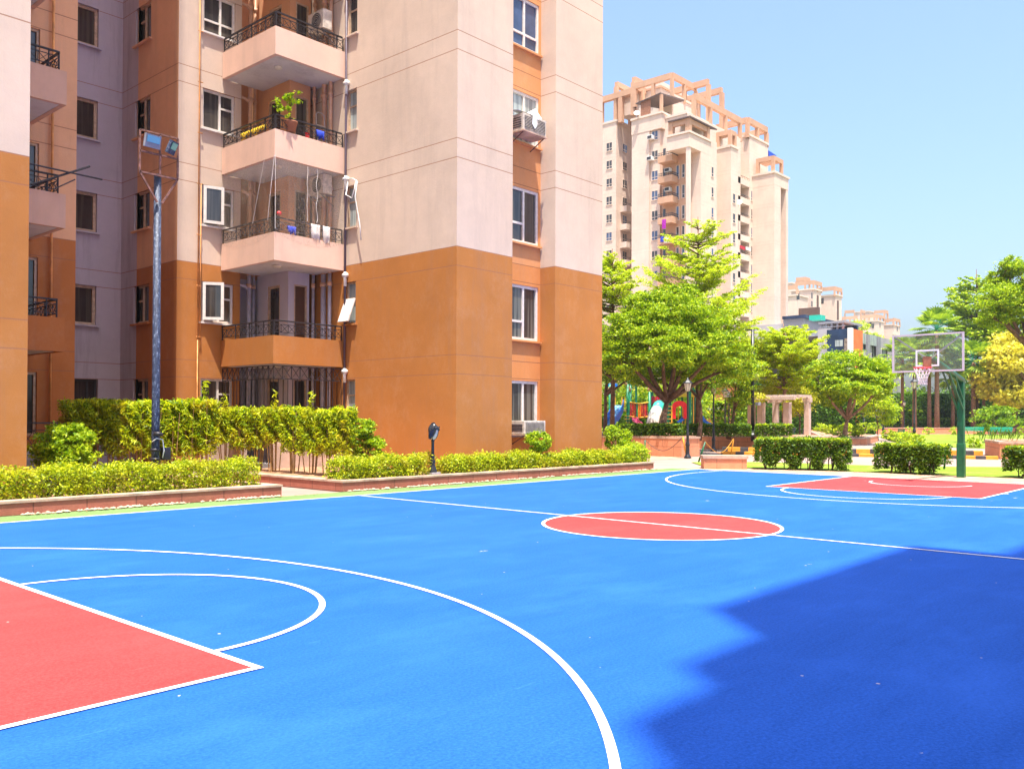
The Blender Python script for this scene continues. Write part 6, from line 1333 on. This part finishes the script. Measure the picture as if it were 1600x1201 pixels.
# ------------------------------------------------------------------ grey office building
D = 118; c_ = dep(1330, 513, D); GX, GY, GZ = map(float, c_); gy1 = Yo(1292, GX); gx1 = Xo(1416, GY)
t = empty('office_building', (GX, GY, 0), 'grey office building with navy front and orange corner panel behind the frangipani tree', 'building')
m = MB(); m.box(GX, GX + .4, GY + .45, gy1, 0, GZ); m.build('facade', 'navy', t)
x1 = Xo(1348, GY); m = MB(); m.box(GX + .5, x1, GY, GY + 2, 0, GZ); m.build('corner_panel', 'orange_clad', t)
m = MB(); m.box(GX - .15, GX + .495, GY - .1, GY + .44, 0, GZ + .1); m.build('corner_fin', 'white', t)
gz2 = zat(1352, 517, D)
m = MB(); xw = [Xo(p, GY + .4) for p in (1349, 1354.5, 1362, 1371.5, 1378, 1388, 1392)]
ops = []
for a, b, yt, yb2 in ((1348.5, 1355, 534, 547), (1362, 1372, 536, 557.5), (1378, 1388, 540, 560), (1400, 1410, 544, 566)):
    ops.append((Xo(a, GY + .4), Xo(b, GY + .4), zat((a + b) / 2, yb2, D + 6), zat((a + b) / 2, yt, D + 6)))
wallq(m, 'y', GY + .4, x1, gx1, 0, gz2, ops, .4); m.quad((x1, GY + .4, gz2), (gx1, GY + .4, gz2), (gx1, GY + 30, gz2), (x1, GY + 30, gz2)); m.quad((gx1, GY + .4, 0), (gx1, GY + 30, 0), (gx1, GY + 30, gz2), (gx1, GY + .4, gz2)); m.build('wall', 'grey_render', t)
for o_ in ops: window(t, 'y', GY + .4, *o_, back=.3, split=(.45,), mat='dark', pane='pane_frost', sill=False, fw=.12)
for a, b in ((1357, 1361), (1373, 1377.5)): m = MB(); m.box(Xo(a, GY), Xo(b, GY), GY + .1, GY + .39, 0, gz2 + .02); m.build('pilaster', 'grey_dark', t)
m = MB(); yq = Yo(1278, GX + 1); zq = zat(1285, 514, D + 4); m.box(GX + 1, GX + 12, gy1 + .01, yq, 0, zq); m.build('wing_wall', 'grey_render', t)
m = MB(); a = Yo(1317, GX); b = Yo(1305, GX); m.box(GX - .05, GX - .002, a, b, zat(1311, 540, D), zat(1311, 530, D)); m.build('window', 'pane_frost', t)
m = MB(); m.box(GX - .06, GX - .002, Yo(1328.5, GX), Yo(1319, GX), zat(1323, 548, D), zat(1323, 528, D)); m.build('stone_panel', 'stone_clad', t)
m = MB(); a = Yo(1322, GX + 2); b = Yo(1281, GX + 2); zc = zat(1300, 505, D + 3); m.box(GX + 1.5, GX + 8, a, b, zc, zc + .3)
for y in np.linspace(a + .3, b - .3, 5): m.box(GX + 1.6, GX + 1.85, y - .12, y + .12, GZ, zc)
m.box(GX + 1.5, GX + 1.7, a, b, GZ + .5, GZ + .6); m.build('roof_canopy', 'grey_dark', t)
m = MB(); m.box(GX + 6, GX + 6.5, a, b, GZ - 4, zc - .05); m.build('roof_room', 'navy', t)
for a, b in ((1349.5, 1355), (1362, 1372)):
    m = MB(); m.box(Xo(a, GY), Xo(b, GY), GY + .2, GY + .25, gz2 - 1.4, gz2 + .1); m.build('glass_balustrade', 'pane_frost', t)
x, y = Xo(1343, GY + 4), GY + 4; tt = empty('roof_plant', (x, y, gz2), 'bushy yellow green plants growing on the roof of the grey office building', 'plant'); leaves('foliage', np.concatenate([blob((x, y, gz2 + 1.6), (1.3, 1.3, 1.5), 700, 20), blob((x + 6, y, gz2 + .7), (2.2, 1, .7), 500, 20), blob((x - 4, y, gz2 + 1.0), (2, 1, .9), 400, 20)]), .35, 'leaf_boxtop', tt); m = MB(); m.tube([(x, y, gz2), (x, y, gz2 + 1.5)], .06, 5); m.tube([(x + 6, y, gz2), (x + 6, y, gz2 + .6)], .05, 5); m.build('stem', 'bark', tt)
# flat roofed grey building left of it
D = 140; c_ = dep(1256, 497, D); t = empty('flat_roofed_building', (float(c_[0]), float(c_[1]), 0), 'dark grey flat roofed building between the tall tower and the orange panel building', 'building')
X0, Y0, Z0 = map(float, c_); m = MB(); m.box(X0, X0 + 12, Y0, Yo(1224, X0), 0, Z0); m.build('wall', 'grey_dark', t)
m = MB(); m.box(X0 - .4, X0 + 12, Y0 - .4, Yo(1224, X0), Z0 + .01, Z0 + .5); m.build('roof_edge', 'navy', t)
m = MB(); m.box(X0 + .01, Xo(1281, Y0), Y0 + .5, Y0 + 10, 0, Z0 - .6); m.build('side_wing', 'grey_render', t)
m = MB(); a = dep(1277, 493, D - 3); m.box(float(a[0]) - .9, float(a[0]) + .9, float(a[1]) - .9, float(a[1]) + .9, Z0 - .7, float(a[2])); m.build('water_tank', 'teal', t)
# ------------------------------------------------------------------ trees
def base(px, D, z=0.0): x, y = gxy(px, D); return (x, y, z)
def B(px, py, D, rx, rz_): p = dep(px, py, D); return (tuple(map(float, p)), (rx, rx, rz_))
k = 1 / CF
# main broad tree in the near planter
D = 43.0; f = tuple(map(float, dep(1042, 628, D)))
tree('broad_tree', 'big bright green spreading tree with forked trunk rising from the near planter', base(1033, 42.0, .75), f,
     [B(1035, 488, D, 1.9, 1.15), B(985, 520, D - .5, 1.6, 1.1), B(1085, 505, D, 1.9, 1.2), B(1120, 545, D - 1, 1.6, 1.0), B(1040, 540, D - 1.5, 2.0, 1.1), B(975, 565, D - .5, 1.3, .9), B(1150, 575, D, 1.0, .7), B(1075, 575, D + 1, 1.6, .8), B(1005, 480, D + 1, 1.2, .8), B(1065, 462, D + .5, 1.0, .6), B(1010, 590, D + 1.5, 1.2, .5)],
     85000, .125, 'leaf_bright', .20, aspect=.55, k=80, spread=.105, shell=.35)
tree('broad_tree', 'slimmer tree with dark trunk just right of the forked tree', base(1092, 46.5, .7), tuple(map(float, dep(1093, 625, 46.5))),
     [B(1085, 570, 47, 1.5, 1.0), B(1112, 590, 47, 1.3, .8), B(1075, 540, 48, 1.3, .9), B(1130, 560, 48, 1.3, .9)], 20000, .12, 'leaf_mid', .13, k=50, spread=.13, shell=.35)
tree('curved_tree', 'small tree with curved leaning trunk in front of the community building', base(1138, 49.5, .7), tuple(map(float, dep(1147, 640, 49.5))),
     [B(1150, 600, 49.5, 1.1, .9), B(1165, 575, 49.5, 1.1, .9), B(1135, 580, 50, 1.0, .8), B(1155, 625, 49.5, .8, .5)], 14000, .12, 'leaf_bright', .12, k=50, spread=.14, shell=.35)
# layered trees
D = 58; b = base(1090, D); zt = zat(1097, 338, D); g_ = lambda y: zat(1090, y, D)
layered('layered_tree', 'tall layered tree with level tiers of branches in front of the peach tower', b, zt, [(g_(352), 1.0), (g_(375), 1.8), (g_(398), 2.3), (g_(425), 2.9), (g_(450), 3.2), (g_(478), 3.4), (g_(510), 3.6), (g_(545), 3.4), (g_(580), 3.0)], 95000, .13, 'leaf_layer', .20)
D = 50; g_ = lambda y: zat(960, y, D)
layered('layered_tree', 'feathery layered tree half hidden by the right edge of the near building', base(956, D), g_(388), [(g_(400), .7), (g_(425), 1.4), (g_(455), 1.9), (g_(485), 2.1), (g_(520), 2.3), (g_(555), 2.4), (g_(590), 2.2)], 48000, .12, 'leaf_layer', .16)
tree('broad_tree', 'leafy green tree beside the near building in front of the blue slide', base(943, 53), tuple(map(float, dep(946, 618, 53))), [B(960, 575, 53, 1.8, 1.1), B(985, 555, 53, 1.8, 1.2), B(950, 540, 53, 1.6, 1.2), B(992, 582, 55, 1.6, .7)], 20000, .13, 'leaf_mid', .15, k=50, spread=.14)
D = 56; g_ = lambda y: zat(1228, y, D)
layered('layered_tree', 'pale feathery tree with leaning reddish trunk beside the pergola', base(1224, D), g_(505), [(g_(518), 1.1), (g_(535), 2.0), (g_(552), 2.4), (g_(570), 2.3), (g_(590), 2.2), (g_(606), 1.7)], 60000, .12, 'leaf_layer', .17, barkmat='bark_pale')
tree('shrub_tree', 'yellow leaved bush beside the pergola', base(1250, 58), tuple(map(float, dep(1250, 650, 58))), [B(1248, 628, 58, 1.0, .8), B(1205, 612, 58, 1.3, .5), B(1230, 610, 59, 1.2, .5), B(1182, 622, 52.3, .7, .3), B(1238, 634, 52.3, .5, .6)], 9000, .15, 'leaf_yel', .07, k=40)
# frangipani
D = 62; f = tuple(map(float, dep(1324, 655, D)))
tree('frangipani_tree', 'wide frangipani tree with many bare limbs in the angular planter', base(1320, D, .4), f,
     [B(1320, 572, D, 2.3, 1.2), B(1285, 595, D, 1.5, 1.2), B(1360, 585, D, 1.7, 1.1), B(1335, 600, D - 1.5, 2.0, 1.0), B(1300, 618, D + 1, 1.5, .8), B(1372, 605, D, 1.1, .8)], 34000, .23, 'leaf_bright', .20, barkmat='bark_pale', aspect=.38, k=60, spread=.13, shell=.5, subs=4)
tree('small_tree', 'small airy yellow green tree behind the street lamp at the lawn', base(1372, 74), tuple(map(float, dep(1372, 668, 74))), [B(1372, 632, 74, 1.5, 1.2), B(1360, 615, 74, 1.0, .8), B(1385, 645, 74, 1.1, .9)], 6000, .2, 'leaf_boxtop', .06, k=32)
for i in range(3): pass
# pale layered tree, dark tree and golden tree at the right
D = 126; g_ = lambda y: zat(1526, y, D)
layered('layered_tree', 'pale airy layered tree standing against the sky above the hoop', base(1526, D), g_(420), [(g_(436), 2.0), (g_(455), 3.0), (g_(475), 4.6), (g_(492), 5.9), (g_(512), 5.4), (g_(535), 6.2), (g_(560), 5.8), (g_(590), 5.0)], 30000, .42, 'leaf_bright', .30)
D = 66; f = tuple(map(float, dep(1604, 540, D)))
tree('broad_tree', 'dense dark green tree reaching into the sky at the right edge', base(1606, D), f,
     [B(1570, 470, D, 1.9, 1.5), B(1600, 440, D, 2.1, 1.7), B(1590, 490, D + 1, 2.0, 1.3), B(1635, 460, D, 2.3, 1.8), B(1562, 435, D + 1, 1.0, .8), B(1552, 495, D, 1.2, .9), B(1640, 510, D, 2.2, 1.2), B(1580, 412, D, .8, .6)], 60000, .17, 'leaf_bright', .28, k=70, spread=.12, shell=.35)
D = 118; f = tuple(map(float, dep(1585, 650, D)))
tree('golden_tree', 'golden yellow leaved tree at the right edge beyond the lawn', base(1584, D), f,
     [B(1590, 550, D, 4.0, 2.7), B(1560, 582, D, 3.2, 2.5), B(1615, 585, D, 4.0, 3.0), B(1585, 608, D - 1, 4.0, 2.3), B(1553, 610, D, 2.0, 1.5), B(1620, 620, D, 3.2, 1.9), B(1575, 558, D - 2, 2.8, 2.2)], 20000, .55, 'leaf_gold', .42, aspect=.6, k=46, spread=.17, shell=.4)
# palms
def palm(label, px, D, yc, r, n=22, rt=.22, seed=0):
    b_ = base(px, D); zc = zat(px, yc, D); t = empty('palm_tree', b_, label, 'palm', 'fan palms behind the lawn'); m = MB()
    m.tube([(b_[0], b_[1], -.1), (b_[0], b_[1], zc * .3), (b_[0], b_[1], zc * .8), (b_[0], b_[1], zc)], [rt * 1.25, rt, rt * .85, rt * .8], 10); m.build('trunk', 'palm_bark', t, True)
    f = MB(); s = MB()
    for i in range(n):
        az = 2.4 * i + random.uniform(-.3, .3); el = R(78 - 125 * (i / n) + random.uniform(-8, 8)); c = np.array([b_[0], b_[1], zc]); d = np.array([math.cos(az) * math.cos(el), math.sin(az) * math.cos(el), math.sin(el)])
        L = r * random.uniform(.5, .62); e = c + d * L; s.tube([tuple(c), tuple(c + d * L * .5 + np.array([0, 0, .05 * r])), tuple(e)], [.035, .03, .02], 4)
        side = np.cross(d, [0, 0, 1]); side /= np.linalg.norm(side) + 1e-9; upv = np.cross(side, d); nb = 17
        for q in range(nb):
            a = R(-105 + 210 * q / (nb - 1)); w = d * math.cos(a) + side * math.sin(a); w = w + upv * .10 * abs(math.sin(a)); fl_ = r * .48 * (.65 + .35 * math.cos(a * .8)); tip = e + w * fl_; tip[2] -= fl_ * .22
            mid = e + w * fl_ * .55; pw = np.cross(w, upv) * r * .032; mid2 = mid + np.array([0, 0, .02])
            f.add([tuple(e), tuple(mid2 + pw), tuple(tip), tuple(mid2 - pw)], [(0, 1, 2, 3)])
    f.build('fronds', 'leaf_palm', t); s.build('frond_stalks', 'p_green', t); return t
palm('fan palm with its crown above the top edge of the backboard', 1464, 119, 516, 3.7, 36, .30)
palm('fan palm right of the backboard with large drooping leaves', 1521, 120, 566, 3.8, 32, .30)
palm('slender fan palm behind the street lamp and the net', 1429, 119, 562, 3.5, 28, .26)
palm('fan palm seen through the left half of the backboard', 1452, 121, 550, 3.5, 28, .26)
palm('shorter fan palm seen through the middle of the backboard', 1489, 122, 582, 3.2, 26, .24)
palm('fan palm peeking beyond the left edge of the backboard', 1410, 121, 558, 3.5, 26, .22)
palm('fan palm crown between backboard and golden tree', 1537, 122, 596, 3.2, 26, .22)
# wood beyond the park: one tree after another
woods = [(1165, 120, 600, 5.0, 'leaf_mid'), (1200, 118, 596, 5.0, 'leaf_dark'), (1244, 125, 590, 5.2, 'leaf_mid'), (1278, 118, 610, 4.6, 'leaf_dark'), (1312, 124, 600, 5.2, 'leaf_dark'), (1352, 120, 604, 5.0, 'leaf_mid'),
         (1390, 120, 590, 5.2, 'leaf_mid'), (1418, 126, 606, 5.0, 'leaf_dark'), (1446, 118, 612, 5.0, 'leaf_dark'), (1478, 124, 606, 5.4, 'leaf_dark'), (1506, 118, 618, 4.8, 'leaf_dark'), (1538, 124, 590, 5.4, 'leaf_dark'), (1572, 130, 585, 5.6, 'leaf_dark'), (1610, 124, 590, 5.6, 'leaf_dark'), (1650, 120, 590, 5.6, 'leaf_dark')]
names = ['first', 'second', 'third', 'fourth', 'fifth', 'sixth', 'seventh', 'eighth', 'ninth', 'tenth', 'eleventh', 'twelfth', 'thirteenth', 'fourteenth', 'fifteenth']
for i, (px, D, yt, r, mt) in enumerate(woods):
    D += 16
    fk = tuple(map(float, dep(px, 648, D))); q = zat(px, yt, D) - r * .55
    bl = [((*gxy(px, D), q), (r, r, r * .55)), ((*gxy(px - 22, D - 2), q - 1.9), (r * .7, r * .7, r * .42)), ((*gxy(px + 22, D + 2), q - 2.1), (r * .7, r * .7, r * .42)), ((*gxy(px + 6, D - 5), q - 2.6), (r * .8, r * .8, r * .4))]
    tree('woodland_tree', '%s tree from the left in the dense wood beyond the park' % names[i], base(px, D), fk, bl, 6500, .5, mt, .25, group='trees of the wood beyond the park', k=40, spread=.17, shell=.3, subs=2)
for i, (px, D, yt, r, mt, lab) in enumerate(((960, 76, 585, 3.2, 'leaf_mid', 'bushy green tree behind the blue slide'), (1000, 78, 592, 3.0, 'leaf_yel', 'yellow green bushy tree behind the slatted bridge'), (1040, 76, 596, 3.0, 'leaf_mid', 'bushy green tree behind the tube slide'), (1075, 79, 588, 2.8, 'leaf_bright', 'bushy green tree behind the arched red doorway'), (905, 82, 575, 3.6, 'leaf_mid', 'green tree farther left, hidden behind the corner of the near building'), (860, 90, 580, 4.2, 'leaf_mid', 'leafy tree well behind the near building'), (800, 100, 580, 4.6, 'leaf_dark', 'dark tree far behind the near building'))):
    q = zat(px, yt, D) - r * .5
    tree('garden_tree', lab, base(px, D), tuple(map(float, dep(px, 640, D))), [((*gxy(px, D), q), (r, r, r * .6)), ((*gxy(px - 10, D - 1), q - 1.6), (r * .8, r * .8, r * .5)), ((*gxy(px + 10, D + 1), q - 1.6), (r * .8, r * .8, r * .5))], 6500, .28, mt, .15, k=40, spread=.17, shell=.3, subs=2)
farhedge('dark hedge running on behind the near building', 780, 940, 88, 76, 3.0, 0, 7000, .3, 'leaf_dark', 'leaf_mid', 1.4)
farhedge('low dark hedge behind the playground', 935, 1095, 70, 66, 2.0, 0, 7000, .26, 'leaf_dark', 'leaf_mid', 1.2)
farhedge('tall dark hedge behind the frangipani tree hiding the foot of the office building', 1272, 1362, 98, 98, 4.2, 0, 9000, .36, 'leaf_dark', 'leaf_mid', 1.6)
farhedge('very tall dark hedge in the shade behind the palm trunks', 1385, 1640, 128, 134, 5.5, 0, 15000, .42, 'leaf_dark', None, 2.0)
farhedge('tall dark green hedge closing the park on the left', 1150, 1300, 104, 108, 3.2, 0, 9000, .42, 'leaf_dark', None, 2.0)
farhedge('long dark hedge in the shade behind the sandstone garden wall', 1360, 1640, 121, 127, 1.9, 0, 9000, .36, 'leaf_dark', 'leaf_mid', 1.6)
farhedge('bright green creeper covered hedge between community building and pergola', 1120, 1160, 68, 66, 3.0, 0, 4200, .24, 'leaf_mid', 'leaf_bright', 1.2)
x, y = gxy(1555, 108); ballshrub('broad dark rounded bush between the benches beyond the lawn', (x, y, 2.0), (3.0, 2.2, 1.5), 0, 2600, .34, 'leaf_mid', k=50)
# ------------------------------------------------------------------ block behind the photographer that throws the stepped shadow over the court
SE, SAZ = R(74), (0.660, 0.751)
HB_ = 36.0; off = (SAZ[0] * HB_ / math.tan(SE), SAZ[1] * HB_ / math.tan(SE))
out = [(-9.4, -6.3), (-9.4, -5.32), (-7.98, -5.32), (-7.98, -4.84), (-6.78, -4.84), (-6.78, -4.46), (-5.05, -4.46), (-5.05, -3.72), (.32, -3.70), (.32, -4.82), (9, -4.82), (9, -16), (-9.4, -16)]
pl_ = [(x - off[0], y - off[1]) for x, y in out]
SB = empty('apartment_building', (pl_[0][0], pl_[0][1], 0), 'stepped peach apartment block outside the picture whose shadow falls on the court', 'building')
m = MB(); m.prism(pl_, -.05, HB_ - 1.0); m.build('wall', 'wall', SB)
m = MB(); m.prism(pl_, HB_ - .99, HB_); m.build('parapet', 'fascia', SB)
for kk in range(1, 11):
    z = 3.06 * kk
    for xx in (-3.2, -1.0): m = MB(); xw_ = out[7][0] - off[0] + 5.17 + xx; yw = out[7][1] - off[1]; m.box(xw_, xw_ + 1.2, yw + .002, yw + .05, z + .9, z + 2.3); m.build('window', 'pane', SB)
# ------------------------------------------------------------------ sky, sun, view
hz = MB(); hz.box(-70, 620, -70, 420, -1.2, 62); hm = bpy.data.materials.new('haze_air'); hm.use_nodes = True; hn = hm.node_tree; hn.nodes.remove(hn.nodes['Principled BSDF'])
pv = hn.nodes.new('ShaderNodeVolumePrincipled'); pv.inputs['Color'].default_value = (.90, .94, 1.0, 1); pv.inputs['Density'].default_value = HAZE; pv.inputs['Anisotropy'].default_value = .2
hn.links.new(pv.outputs[0], hn.nodes['Material Output'].inputs['Volume']); M['haze'] = hm
if HAZE: o = hz.build('haze', 'haze'); o['kind'] = 'stuff'; o['label'] = 'thin pale summer haze filling the air over the whole park'
w = bpy.data.worlds.new('World'); SC.world = w; w.use_nodes = True; nt = w.node_tree; bg = nt.nodes['Background']
sky = nt.nodes.new('ShaderNodeTexSky'); sky.sky_type = 'NISHITA'; sky.sun_disc = False; sky.sun_elevation = SE
az = math.atan2(-SAZ[0], -SAZ[1])      # compass direction of the sun, measured from +Y towards +X
sky.sun_rotation = az; sky.air_density = SKY[0]; sky.dust_density = SKY[1]; sky.ozone_density = SKY[2]; sky.altitude = 0
nt.links.new(sky.outputs['Color'], bg.inputs['Color']); bg.inputs['Strength'].default_value = SKY[3]
sl = bpy.data.lights.new('sun', 'SUN'); sl.energy = SUN; sl.angle = R(.5); sl.color = (1.0, .94, .84)
so = bpy.data.objects.new('sun', sl); COL.objects.link(so)
d = Vector((SAZ[0] * math.cos(SE), SAZ[1] * math.cos(SE), -math.sin(SE))); so.rotation_euler = d.to_track_quat('-Z', 'Y').to_euler()
SC.view_settings.view_transform = 'Standard'; SC.view_settings.look = 'None'; SC.view_settings.exposure = EXPO; SC.view_settings.gamma = 1
SC.render.engine = 'CYCLES'; SC.cycles.max_bounces = 8; SC.cycles.transparent_max_bounces = 12
